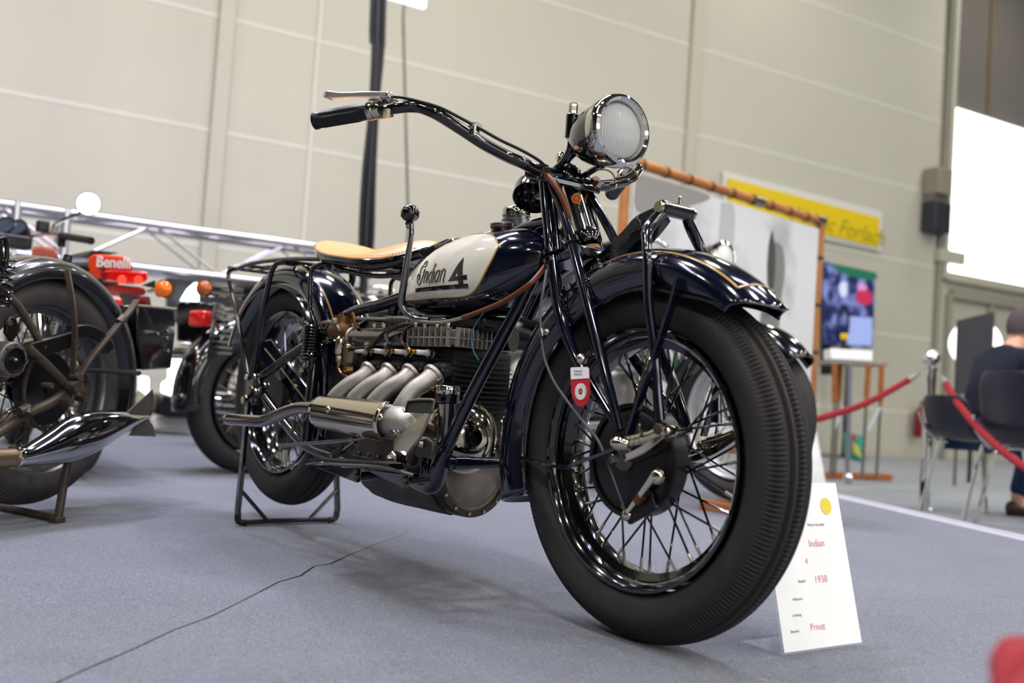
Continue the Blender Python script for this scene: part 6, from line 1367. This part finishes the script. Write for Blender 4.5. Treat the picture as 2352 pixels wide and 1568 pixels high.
nt.links.new(tc.outputs['Object'],n.inputs['Vector']); cr_=nt.nodes.new('ShaderNodeValToRGB'); cr_.color_ramp.elements[0].position=.28; cr_.color_ramp.elements[0].color=lin('#8f9090'); cr_.color_ramp.elements[1].position=.5; cr_.color_ramp.elements[1].color=lin('#dfe0e2')
nt.links.new(n.outputs['Fac'],cr_.inputs[0]); nt.links.new(cr_.outputs[0],b_.inputs['Base Color'])
g=G(); zb=.15; prism(g,[on_ban(.03,zb),on_ban(.985,zb),on_ban(.985,bz-.06),on_ban(.03,bz-.06)],tuple(bn*.006)); obj('banner_sheet',g,m_ban,ban,flat=True)
def proj_ban(p):
    # where a view point meets the banner plane
    return p
def blob(name,pts,col,k=4,off=.008):
    c=[tuple(p) for p in pts]; c=cr(c+[c[0]],k)[:-1]
    g=G(); prism(g,[tuple(p) for p in c],tuple(bn*.001)); obj(name,g,mat('print_'+name,col,.6),ban,flat=True)
def BP(u,v,off=.008): 
    # u along the banner 0..1, v down from its top edge in metres
    return on_ban(u,bz-.06-v,off)
# printed picture: a standing figure, wheels and machines, a dark sky corner (flat grey print)
blob('ink_figure_dark',[BP(.705,.10),BP(.725,.2),BP(.735,.35),BP(.728,.48),BP(.705,.5),BP(.69,.38),BP(.69,.2)],'#4c4c4d')
blob('ink_figure_body',[BP(.725,.17),BP(.77,.2),BP(.79,.36),BP(.775,.6),BP(.777,.9),BP(.76,1.15),BP(.71,1.2),BP(.67,1.05),BP(.665,.75),BP(.68,.55),BP(.728,.52)],'#858381')
blob('ink_shirt',[BP(.68,.5),BP(.725,.5),BP(.728,.66),BP(.68,.68)],'#c9c9c9',off=.011)
blob('ink_corner',[BP(.04,.0),BP(.36,.0),BP(.30,.08),BP(.18,.16),BP(.05,.2)],'#96948f')
blob('ink_smear',[BP(.43,.02),BP(.5,.05),BP(.49,.5),BP(.47,.95),BP(.43,.7)],'#bfc0c0')
blob('ink_smear',[BP(.08,.35),BP(.12,.4),BP(.13,.6),BP(.09,.55)],'#8f9092')
blob('ink_machine',[BP(.76,1.2),BP(.80,1.15),BP(.83,1.25),BP(.80,1.4),BP(.76,1.5),BP(.74,1.38)],'#5d5f5c')
blob('ink_machine',[BP(.86,1.05),BP(.90,1.0),BP(.93,1.15),BP(.915,1.35),BP(.87,1.3)],'#6b6e6b')
blob('ink_track',[BP(.80,1.38),BP(.88,1.36),BP(.96,1.45),BP(.97,1.58),BP(.88,1.5),BP(.79,1.52)],'#767a76')
blob('ink_track',[BP(.80,1.62),BP(.88,1.60),BP(.97,1.70),BP(.90,1.74),BP(.80,1.72)],'#4f524f')
# yellow wall sign
ys=thing('yellow_sign','long yellow lettered sign with pale border mounted on the far wall','sign',(-4.6866,9.2575,2.2962))
def quadw(a,b,c,d,off,th,name,m_,P): 
    g=G(); prism(g,[a,b,c,d],tuple(wn*th)); return obj(name,g,m_,P,flat=True)
quadw((-4.8978,7.8013,3.1985),(-4.5074,10.6291,3.1356),(-4.5041,10.6525,2.6),(-4.8899,7.8581,2.6429),0,.02,'sign_border',mat('pale_sign_border','#d9dad4',.5),ys)
quadw((-4.8587,7.8648,3.1219),(-4.4877,10.5525,3.0336),(-4.4859,10.5648,2.6448),(-4.8545,7.8956,2.7241),0,.01,'sign_face',mat('yellow_sign_face','#e8c818',.5),ys)
a=V((-4.7059,8.8618,2.744)); b=V((-4.4776,10.5156,2.6837)); u=V((-4.7092,8.8378,3.056))
text('sign_lettering','Classic Forlach',.30,mat('olive_lettering','#a89a1c',.5),ys,m4(a,b-a,u-a),extrude=.001,shear=.3)
# colour poster above the table, its print given a faint glow
ps=thing('picture_screen','bright colour screen showing a motorcycle crowd in blue and red, above the table','screen',(-4.1809,9.484,1.2203))
pa,pb_,pc_,pd_=V((-4.2936,9.0334,2.2444)),V((-4.1646,9.9678,2.2175)),V((-4.1635,9.9758,1.2587)),V((-4.2808,9.1258,1.2336))
m_poster=bpy.data.materials.new('screen_picture'); m_poster.use_nodes=True; nt=m_poster.node_tree; b_=nt.nodes['Principled BSDF']; b_.inputs['Roughness'].default_value=.3
tc=nt.nodes.new('ShaderNodeTexCoord'); n=nt.nodes.new('ShaderNodeTexNoise'); n.inputs['Scale'].default_value=6; n.inputs['Detail'].default_value=5
nt.links.new(tc.outputs['Object'],n.inputs['Vector']); r=nt.nodes.new('ShaderNodeValToRGB'); e=r.color_ramp.elements; e[0].position=.3; e[0].color=lin('#1c2450'); e[1].position=.75; e[1].color=lin('#8a9ad8')
x_=e.new(.45); x_.color=lin('#27305f'); x_=e.new(.58); x_.color=lin('#7d86c4')
nt.links.new(n.outputs['Fac'],r.inputs[0]); nt.links.new(r.outputs[0],b_.inputs['Base Color']); nt.links.new(r.outputs[0],b_.inputs['Emission Color']); b_.inputs['Emission Strength'].default_value=.35
g=G(); prism(g,[tuple(pa),tuple(pb_),tuple(pc_),tuple(pd_)],tuple(wn*.03)); obj('screen_panel',g,m_poster,ps,flat=True)
def PS(u,v,off=.035): p=pa.lerp(pb_,u).lerp(pd_.lerp(pc_,u),v)+wn*off; return tuple(p)
def sblob(name,pts,col,k=4,em=.4):
    c=[tuple(p) for p in pts]; c=cr(c+[c[0]],k)[:-1]; g=G(); prism(g,c,tuple(wn*.001)); obj(name,g,mat('scr_'+name,col,.5,emit=em),ps,flat=True)
sblob('picture_sky',[PS(.05,.01),PS(.95,.01),PS(.97,.1),PS(.6,.12),PS(.3,.09)],'#1f6a4c')
sblob('picture_red',[PS(.66,.28),PS(.85,.25),PS(.95,.32),PS(.9,.42),PS(.75,.45),PS(.62,.38)],'#c02a55')
sblob('picture_pale_ground',[PS(.50,.62),PS(.97,.60),PS(.97,.97),PS(.45,.97)],'#9fb0ea',1)
sblob('picture_white',[PS(.30,.22),PS(.42,.2),PS(.44,.33),PS(.36,.4),PS(.28,.33)],'#cfd6f2')
sblob('picture_pink',[PS(.66,.18),PS(.82,.2),PS(.80,.28),PS(.66,.28)],'#d893d0')
wr=.16
g=G(); c_=V(PS(.36,.72,.037)); tube(g,[tuple(c_+wt*(wr*.62*math.cos(b))+V((0,0,wr*1.4*math.sin(b)))) for b in [2*PI*i/24 for i in range(24)]],.018,6,closed=True); obj('picture_wheel',g,mat('scr_dark','#161c3a',.5),ps)
g=G(); q=V((-4.3055,9.6782,1.2338)); prism(g,[(-4.3784,9.1505,2.0495),(-4.3648,9.2489,2.0609),(-4.345,9.3925,0.8877),(-4.366,9.2402,0.8776)],tuple(wn*.05)); obj('screen_side_cloth',g,mat('black_cloth','#151414',.9),ps)
g=G(); q=V((-4.242,9.6266,1.2306)); tube(g,[(q.x,q.y,q.z+.05),(q.x,q.y,FZ+.02)],.03,10); obj('screen_post',g,M['satin'],ps); g=G(); box(g,(q.x,q.y,FZ+.01),(.4,.4,.02)); obj('screen_foot',g,M['satin'],ps)
# bar table with its orange legs
tq=V((-2.0655,6.3905,-0.12)); 
tb_=thing('display_table','tall narrow table with orange wooden legs on a wooden base plank','table',(tq.x,tq.y,FZ))
def TQ(px): return px
DT=(tq-V(CAM_LOC)).dot(V(CAM_F))
g=G(); prism(g,[(-1.8806,5.6486,0.8585),(-1.5776,6.0244,0.8703),(-1.5774,6.0267,0.8422),(-1.8804,5.6509,0.8304)],(-.30,.30,0)); obj('table_top',g,mat('grey_table_top','#8b8780',.4),tb_,bevel=.005)
for a,b in (((-1.8494,5.6891,0.8338),(-1.8472,5.7153,0.5144)),((-1.677,5.9026,0.8454),(-1.6862,5.9109,0.5775)),((-1.6106,5.9851,0.8456),(-1.6152,6.002,0.5396)),((-1.9924,5.9892,0.8509),(-1.9995,6.0036,0.5369))):
    g=G(); tube(g,[a,b],1,sec=(.035,.035),up=(0,1,0)); lg=obj('table_leg',g,M['wood'],tb_)
    bb=V(b); g=G(); tube(g,[tuple(bb),(bb.x,bb.y,FZ+.05)],.013,10); obj('steel_leg',g,M['steel'],lg)
g=G(); tube(g,[(-1.7154,5.6963,0.8305),((-1.7224,5.7524,-0.0513))],.018,12); pl=obj('centre_pole',g,mat('grey_pole','#8d8c96',.3,metal=.6),tb_)
g=G(); ball(g,(-1.6874,5.7176,-0.0715),.042,16); obj('chrome_foot',g,M['chrome'],pl)
a=V((-2.0803,5.9276,-0.12)); b=V((-1.8902,6.6495,-0.12)); g=G(); tube(g,[(a.x,a.y,FZ+.03),(b.x,b.y,FZ+.03)],1,sec=(.10,.055)); obj('base_plank',g,M['wood'],tb_)
for a,b in (((-1.8502,5.7271,0.3034),(-1.8006,5.7755,0.4844)),((-1.6777,5.9416,0.3045),(-1.6149,6.0049,0.5045))):
    g=G(); tube(g,[a,b],.016,8); obj('cross_brace',g,mat('pale_plastic','#bcc4c6',.4),tb_)
bx_=thing('white_box','low white box lying on the tall narrow table','box',(-1.8222,5.8796,0.8761))
g=G(); prism(g,[(-1.928,5.7421,0.957),(-1.713,6.0092,0.959),(-1.7125,6.0159,0.8773),(-1.9274,5.7491,0.8718)],(-.2,.2,0)); obj('box_body',g,M['card'],bx_,bevel=.005)
yt=thing('small_trophy','small black and yellow figure standing on the white box','figurine',(-1.8894,5.8692,0.9674))
g=G(); tube(g,[(-1.8893,5.8697,0.9602),(-1.8898,5.8645,1.0246)],[.030,.022],12); obj('trophy_base',g,M['satin'],yt); g=G(); box(g,(-1.8878,5.864,1.0641),(.05,.05,.05)); obj('trophy_top',g,mat('yellow_plastic','#e0b418',.4),yt,bevel=.01)
bg_=thing('printed_bag','teal, yellow and red printed carton under the narrow table','carton',(-2.9256,7.876,-0.12))
g=G(); prism(g,[(-2.0418,6.2902,0.267),(-1.976,6.373,0.2555),(-1.9791,6.3861,0.024),(-2.0357,6.3129,0.0626)],(-.15,.1,0)); obj('bag_body',g,mat('teal_print','#2fa595',.6),bg_,bevel=.01)
for ps_,c_ in (([(-2.0225,6.2672,0.2568),(-1.9967,6.2989,0.2596),(-2.0011,6.2974,0.2071),(-2.0222,6.2708,0.2122)],'#c8473a'),([(-2.022,6.2723,0.1936),(-1.9914,6.312,0.171),(-1.972,6.3437,0.069),(-2.0144,6.2886,0.1016)],'#c9c23f')):
    g=G(); prism(g,ps_,(.004,0,0)); obj('bag_print',g,mat('bag_ink_'+c_[1:],c_,.6),bg_)
# ================================================================== stanchions and ropes
def stanchion(x,y,z,H,label,grp='chrome rope posts'):
    t=thing('rope_post',label,'post',(x,y,z),0,grp); c=(x,y,z)
    g=G(); lathe(g,[(0,0),(.075,0),(.075,.006),(.05,.010),(.027,.014),(0,.014)],c,(0,0,1),32); obj('post_base',g,M['chrome'],t)
    g=G(); tube(g,[(x,y,z+.012),(x,y,z+H-.13)],.033,24); obj('post_tube',g,M['chrome'],t)
    g=G(); lathe(g,[(.0,0),(.040,0),(.043,.006),(.043,.022),(.030,.028),(.018,.034),(.015,.045),(.020,.052),(.024,.054)],(x,y,z+H-.135),(0,0,1),28); obj('post_collar',g,M['chrome'],t)
    g=G(); ball(g,(x,y,z+H-.056),.055,24); obj('post_ball',g,M['chrome'],t)
    return t
sp0=V((-0.4366,4.5876,-0.12)); SH=1.0
s_lab=stanchion(sp0.x,sp0.y,FZ,SH,'chrome rope post with ball top standing beyond the carpet edge')
m_rope=mat('red_velvet_rope','#8c0a1b',.85,sheen=.05)
def rope(name,label,pts,r,k=6,cat='rope'):
    P_=[V(p) for p in cr([tuple(p) for p in pts],k)]
    # resample and lay two strands round the core for the twist
    Ls=[0]
    for a,b in zip(P_,P_[1:]): Ls.append(Ls[-1]+(b-a).length)
    n=int(Ls[-1]/.012); C_=[]
    j=0
    for i in range(n+1):
        s=Ls[-1]*i/n
        while j<len(Ls)-2 and Ls[j+1]<s: j+=1
        t=(s-Ls[j])/(Ls[j+1]-Ls[j]+1e-9); C_.append(P_[j].lerp(P_[j+1],t))
    th=thing(name,label,cat,tuple(min(C_,key=lambda p:p.z)))
    for q in range(3):
        pts2=[]
        for i,p in enumerate(C_):
            t=(C_[min(i+1,n)]-C_[max(i-1,0)]).normalized(); u=(V((0,0,1))-t*t.z).normalized(); w=t.cross(u); a=2*PI*(q/3)+i*.45; pts2.append(tuple(p+(u*math.cos(a)+w*math.sin(a))*r*.5))
        g=G(); tube(g,pts2,r*.62,8); obj('rope_strand',g,m_rope,th)
    for e,d in ((C_[0],C_[0]-C_[1]),(C_[-1],C_[-1]-C_[-2])):
        d=d.normalized(); g=G(); tube(g,[tuple(e-d*.02),tuple(e+d*.05)],[r*1.15,r*.9],16); h=obj('rope_end',g,M['alu'],th)
        g=G(); tube(g,[tuple(e+d*.05),tuple(e+d*.13)],[.011,.009],10); obj('rope_hook',g,M['alu'],h)
    return th
zc_=FZ+SH-.15
ra=V((-0.4914,4.4342,0.6768)); rope('velvet_rope','red velvet rope sagging left from the chrome post towards the parked machine',[tuple(ra),(-0.4914,4.201,0.5889),(-0.479,3.9037,0.4975),(-0.4603,3.612,0.4366),(-0.4352,3.3271,0.3919),(-0.4182,3.0285,0.3949),(-0.4285,2.8532,0.4334)],.019)
rb=V((-0.272,4.4681,0.6655)); rope('velvet_rope','red velvet rope falling right from the chrome post past the chairs',[tuple(rb),(-0.0751,4.2426,0.5471),(0.1354,4.0337,0.4299),(0.339,3.8137,0.3474),(0.4893,3.6857,0.2861),(0.684,3.5328,0.227),(0.8945,3.3942,0.2401),(1.0966,3.3176,0.3557)],.020)
rope('velvet_rope','blurred red velvet rope close to the lens at the bottom right corner',[(3.02,.42,.74),(2.80,.0,.56),(2.62,-.35,.37),(2.4736,-0.5551,0.2774),(2.4873,-0.666,0.2808),(2.60,-.84,.27),(2.80,-.96,.42),(3.0,-1.06,.66)],.019)
pe=V((-0.4356,2.8436,0.4439)); st2=stanchion(pe.x-.05,pe.y,0,.9,'chrome rope post hidden behind the main front tyre')
pe=V((1.1141,3.3378,0.3762)); st3=stanchion(pe.x+.13,pe.y+.12,FZ,1.0,'chrome rope post outside the right frame edge')
stanchion(3.13,.58,0,.9,'chrome rope post right of the camera'); stanchion(3.15,-1.17,0,.85,'chrome rope post close beside the camera')
# ================================================================== card holders
def holder(name,label,A_,B_,H,ang,depth,lines=True):
    A_,B_=V(A_),V(B_); e=(B_-A_).normalized(); n=V((-e.y,e.x,0)); W_=(B_-A_).length
    c=math.cos(math.radians(ang)); s=math.sin(math.radians(ang)); up=V((0,0,c))+n*s; nn=e.cross(up).normalized()
    t=thing(name,label,'card stand',tuple((A_+B_)/2))
    g=G(); z=V((0,0,.002)); 
    prism(g,[tuple(A_+z),tuple(B_+z),tuple(B_+up*H+z),tuple(A_+up*H+z)],tuple(nn*.003)); obj('acrylic_back',g,M['glass'],t,flat=True)
    g=G(); prism(g,[tuple(A_+z*.5),tuple(B_+z*.5),tuple(B_+n*depth+z*.5),tuple(A_+n*depth+z*.5)],(0,0,.003)); obj('acrylic_foot',g,M['glass'],t,flat=True)
    m=.004; o=nn*(-.0012) if (nn.dot(V(CAM_LOC)-A_)<0) else nn*.0042
    def P(u,v,k=0): return tuple(A_+z+e*(W_*u)+up*(H*v)+o+ (o.normalized()*k))
    g=G(); prism(g,[P(.015,.012),P(.985,.012),P(.985,.99),P(.015,.99)],tuple(o.normalized()*.0006)); cd_=obj('white_card',g,M['card'],t,flat=True)
    return t,P,e,up,cd_,o.normalized()
t,P,e,up,cd_,on_=holder('card_stand','clear acrylic stand with a white information card beside the front tyre',(1.6974,0.1656,0),(1.7155,0.3994,0),.32,15,.10)
g=G(); 
c_=V(P(.80,.845,.0012)); a=2*PI/32
prism(g,[tuple(c_+e*.0165*math.cos(a*i)+up*.0165*math.sin(a*i)) for i in range(32)],tuple(on_*.0004)); obj('yellow_sticker',g,mat('yellow_sticker','#f0dc4c',.5),cd_,flat=True)
ink=mat('grey_card_print','#8c8f98',.6); rink=mat('red_card_ink','#e5a0aa',.6)
for k,(u,v,sz,s_,m_) in enumerate(((.52,.725,.0075,'Marke Hersteller',ink),(.50,.60,.020,'Indian',rink),(.42,.50,.017,'4',rink),(.30,.395,.0075,'Baujahr',ink),(.50,.385,.020,'1930',rink),(.20,.295,.0075,'Hubraum',ink),(.17,.205,.0075,'Leistung',ink),(.12,.115,.0075,'Besitzer',ink),(.36,.115,.019,'Privat',rink))):
    text('card_print',s_,sz,m_,cd_,m4(P(u,v,.0012),e,up),extrude=.0001)
A2=V((0.913,1.3433,0.2062)); 
A2=V((-0.6459,3.5637,0)); B2=V((-0.6667,3.8646,0))
t,P,e,up,cd2,on_=holder('card_stand','second acrylic card stand, mostly hidden behind the main front tyre',tuple(A2),tuple(B2),.33,15,.10)

# ================================================================== chairs and the seated man
M['shell']=mat('dark_plastic_shell','#1c1f2b',.35)
def chair(x,y,z,yaw,label,hb=1.0):
    t=thing('stacking_chair',label,'chair',(x,y,z),yaw,'dark shell chairs beyond the carpet edge')
    F=Matrix.Translation(V((x,y,z)))@Matrix.Rotation(yaw,4,'Z')
    rows=[]
    prof=[(.22,.44,.20),(.20,.455,.215),(.10,.45,.225),(-.05,.445,.225),(-.16,.455,.225),(-.21,.49,.225),(-.235,.56,.225),(-.255,.66,.22),(-.275,.76,.21),(-.285,.82,.185),(-.288,.845,.15)]
    prof=[(a,b if b<.5 else .49+(b-.49)*hb,c) for a,b,c in prof]
    for (px,pz,w_) in cr(prof,4):
        row=[]
        for j in range(13):
            u=-1+j/6; row.append((px+(.03*u*u if pz>.5 else 0),w_*u,pz+(.015*u*u if pz<.5 else 0)))
        rows.append(row)
    g=G(); grid(g,rows); obj('seat_shell',g,M['shell'],t,frame=F,solid=.008,sharp=80)
    for s in (-1,1):
        g=G(); tube(g,[(.23,s*.20,.0),(.15,s*.19,.40),(.12,s*.18,.43),(.04,s*.17,.435)],.011,10,k=3); obj('chair_leg',g,M['chrome'],t,frame=F)
        g=G(); tube(g,[(-.24,s*.20,.0),(-.14,s*.19,.40),(-.10,s*.18,.43),(.04,s*.17,.435)],.011,10,k=3); obj('chair_leg',g,M['chrome'],t,frame=F)
    g=G(); tube(g,[(-.02,-.17,.435),(-.02,.17,.435)],.010,8); obj('seat_bar',g,M['chrome'],t,frame=F)
    for s in (-1,1):
        g=G(); tube(g,[(-.1,s*.215,.42),(-.20,s*.235,.50),(-.255,s*.235,.60)],.010,10,k=3); obj('back_support',g,M['chrome'],t,frame=F)
    return t,F
(px0,py0,pz0),pyaw=FR['bp']
F=fr_m('bp')
c1=F@V((-.03,0,0)); chair(c1.x,c1.y,FZ,pyaw,'dark shell chair with chrome legs under the seated man',hb=.62)
c2=V((0.4361,4.1806,0.2581)); chair(c2.x,c2.y,FZ,pyaw+.10,'empty dark shell chair nearest the right frame edge')
# the man: one continuous skinned body, clothes over it
def skin(name,verts,edges,radii,mat_,parent,sub=2,root=0,scale=(1,1)):
    me=bpy.data.meshes.new(name); inv=MW[parent.name].inverted() if parent else Matrix.Identity(4)
    me.from_pydata([tuple(inv@(F@V(v))) for v in verts],edges,[]); o=bpy.data.objects.new(name,me); COL.objects.link(o); o.parent=parent; me.materials.append(mat_)
    md=o.modifiers.new('skin','SKIN'); 
    if not me.skin_vertices: 
        pass
    for i,sv in enumerate(me.skin_vertices[0].data):
        r=radii[i]; sv.radius=(r,r) if not isinstance(r,tuple) else r; sv.use_root=(i==root)
    md.use_smooth_shade=True
    s=o.modifiers.new('subsurf','SUBSURF'); s.levels=sub; s.render_levels=sub
    MW[o.name]=MW[parent.name]; return o
man=thing('person','man in a dark navy sweater and blue jeans sitting with his back turned','person',(px0,py0,FZ),pyaw)
m_skin=mat('skin','#d9a68c',.5,spec=.3); m_hair=mat('short_dark_hair','#4a4142',.8); m_sw=mat('navy_sweater','#0e1424',.95); m_j=mat('blue_jeans','#1d2f57',.85); m_sh=mat('brown_leather_shoe','#3a2326',.45)
J=dict(pel=(0,0,.53),sp1=(.01,0,.64),sp2=(.04,0,.77),chest=(.10,0,.90),neck0=(.155,0,1.0),neck1=(.185,0,1.045),head=(.22,0,1.11))
verts=[J['pel'],J['sp1'],J['sp2'],J['chest'],J['neck0'],J['neck1'],J['head']]; rad=[(.15,.13),(.13,.11),(.14,.11),(.15,.11),(.075,.07),(.058,.058),(.07,.06)]
edges=[(0,1),(1,2),(2,3),(3,4),(4,5),(5,6)]
idx={}
for s in (-1,1):
    b=len(verts)
    verts+=[(.12,s*.17,.93),(.18,s*.235,.78),(.30,s*.20,.72),(.42,s*.12,.735),(.47,s*.10,.74)]; rad+=[.065,.05,.042,.030,.028]
    edges+=[(3,b),(b,b+1),(b+1,b+2),(b+2,b+3),(b+3,b+4)]
    h=len(verts)
    for k,(dy,l,dz) in enumerate(((-.032,.070,-.012),(-.011,.082,-.016),(.011,.078,-.016),(.031,.062,-.012))):
        q=len(verts); verts+=[(.50,s*.10+dy,.74),(.50+l*.5,s*.10+dy*1.15,.742+dz*.2),(.50+l,s*.10+dy*1.2,.74+dz)]; rad+=[.010,.009,.008]; edges+=[(h-1,q),(q,q+1),(q+1,q+2)]
    q=len(verts); verts+=[(.475,s*.10-s*.035,.735),(.505,s*.10-s*.055,.73)]; rad+=[.012,.010]; edges+=[(h-1,q),(q,q+1)]
    l=len(verts); verts+=[(.02,s*.10,.51),(.24,s*.13,.52),(.44,s*.14,.51),(.42,s*.14,.30),(.36,s*.14,.10),(.37,s*.14,.055),(.48,s*.155,.035)]; rad+=[.10,.085,.062,.055,.04,.04,.03]
    edges+=[(0,l)]+[(l+i,l+i+1) for i in range(6)]
body=skin('body',verts,edges,rad,m_skin,man,sub=1)
# head with face, ears; hair shell
hd=V((.235,0,1.155)); rows=[]
for i in range(25):
    a=PI*i/24; row=[]
    for j in range(32):
        b=2*PI*j/32; x=math.sin(a)*math.cos(b); y=math.sin(a)*math.sin(b); z=math.cos(a)
        X=.096*x+(.006 if x>0 and z<0 else 0); Y=.074*y*(1-.18*max(0,-z)); Z=.118*z
        if x>.80 and abs(y)<.22 and -.35<z<.15: X+=.018*(1-abs(y)/.22)*(1-abs(z+.15)/.25 if abs(z+.15)<.25 else 0)
        if x>.7 and .0<z<.2 and .2<abs(y)<.5: X-=.007
        if x>.8 and -.62<z<-.5: X+=.004
        row.append(tuple(hd+V((X,Y,Z))))
    rows.append(row)
g=G(); grid(g,rows,cv=True)
for s in (-1,1): ball(g,tuple(hd+V((-.002,s*.075,-.008))),.030,14,(.55,.28,1.0))
obj('head',g,m_skin,man,frame=F,sharp=80)
g=G(); rows=[]
for i in range(15):
    a=PI*.62*i/14; row=[]
    for j in range(32):
        b=2*PI*j/32; lim=1.0
        x=math.sin(a)*math.cos(b); y=math.sin(a)*math.sin(b); z=math.cos(a)
        if x>.35: z=max(z,.42); 
        n_=V((x,y,z)); row.append(tuple(hd+V((.101*x-.003,.079*y,.123*z+.002))))
    rows.append(row)
grid(g,rows,cv=True); obj('hair',g,m_hair,man,frame=F,sharp=80)
# sweater and jeans: fitted skins a little wider than the body
vs=[(0,0,.54),(.01,0,.65),(.04,0,.78),(.10,0,.90),(.155,0,.99),(.175,0,1.02)]; rs=[(.175,.15),(.165,.14),(.175,.14),(.185,.135),(.105,.09),(.075,.07)]; es=[(i,i+1) for i in range(5)]
for s in (-1,1):
    b=len(vs); vs+=[(.12,s*.18,.93),(.18,s*.245,.78),(.30,s*.205,.72),(.40,s*.13,.733)]; rs+=[.085,.068,.058,.042]; es+=[(3,b),(b,b+1),(b+1,b+2),(b+2,b+3)]
skin('sweater',vs,es,rs,m_sw,man,sub=2)
for s in (-1,1): pass
vs=[(0,0,.53)]; rs=[(.18,.13)]; es=[]
for s in (-1,1):
    b=len(vs); vs+=[(.03,s*.10,.52),(.24,s*.13,.53),(.44,s*.14,.515),(.425,s*.14,.30),(.365,s*.14,.11)]; rs+=[.115,.10,.078,.07,.062]; es+=[(0,b)]+[(b+i,b+i+1) for i in range(4)]
skin('jeans',vs,es,rs,m_j,man,sub=2)
for s in (-1,1):
    rows=[]
    for x,w_,h0,h1 in ((-.06,.02,.0,.07),(-.05,.035,0,.09),(.0,.04,0,.10),(.06,.042,0,.075),(.13,.048,0,.06),(.19,.042,.002,.045),(.215,.02,.006,.03)):
        row=[]
        for j in range(12):
            b=2*PI*j/12; row.append((.36+x,s*.145+w_*math.sin(b)*1.0,(h0+h1)/2+(h1-h0)/2*math.cos(b)))
        rows.append(row)
    rows=[[(.36-.062,s*.145,.035)]*12]+rows+[[(.36+.217,s*.145,.018)]*12]
    g=G(); grid(g,rows,cv=True); obj('shoe',g,m_sh,man,frame=F,sharp=70)
# dark partition board, round white lamp behind it, extinguisher
db=thing('grey_board','dark grey upright panel standing behind the seated man','board',(-1.3629,7.1357,0.2473))
A_=V((-3.9905,12.0213,-0.12))
g=G(); prism(g,[(-1.4617,6.9355,1.2993),(-1.134,6.8594,1.3576),(-1.1474,6.8937,0.6653),(-1.4715,6.9701,0.6643)],(-.05,.03,0)); obj('board_panel',g,mat('charcoal_felt','#45464a',.85),db,flat=True)
for p in (V((-1.4575,6.986,0.6845)),V((-1.1543,6.8839,0.6825))):
    g=G(); tube(g,[tuple(p+V((-.02,.01,.1))),(p.x-.02,p.y+.01,FZ+.0)],.015,8); obj('board_leg',g,M['steel'],db)
lm=thing('round_lamp','glowing round white lamp half hidden behind the dark grey panel','lamp',(-1.6663,7.727,0.1116))
lc=V((-1.6734,7.6418,1.1479)); g=G(); d_=(V(CAM_LOC)-lc); d_.z=0; lathe(g,[(0,.03),(.2,.025),(.225,.0),(.2,-.02),(0,-.02)],lc,d_.normalized(),36); obj('lamp_face',g,mat('lit_round_lamp','#ffffff',.5,emit=2.2),lm)
g=G(); tube(g,[tuple(lc-d_.normalized()*.03),(lc.x,lc.y,FZ)],.018,8); obj('lamp_stand',g,M['satin'],lm)
fe=thing('fire_extinguisher','dark red fire extinguisher on the far wall behind the rope post','extinguisher',(-4.2626,11.4513,0.1311))
q=V((-4.271,11.4638,0.1601)); h_=V((-4.2753,11.4326,0.5716)).z-q.z
g=G(); lathe(g,[(0,0),(.07,.005),(.08,.03),(.08,h_*.8),(.05,h_*.95),(.02,h_),(0,h_)],q,(0,0,1),20); ex_=obj('extinguisher_body',g,mat('extinguisher_red','#7a1a20',.3),fe)
g=G(); tube(g,[(q.x,q.y,q.z+h_),(q.x,q.y,q.z+h_+.06),(q.x,q.y+.05,q.z+h_+.09)],.015,8); obj('valve',g,M['satin'],ex_)
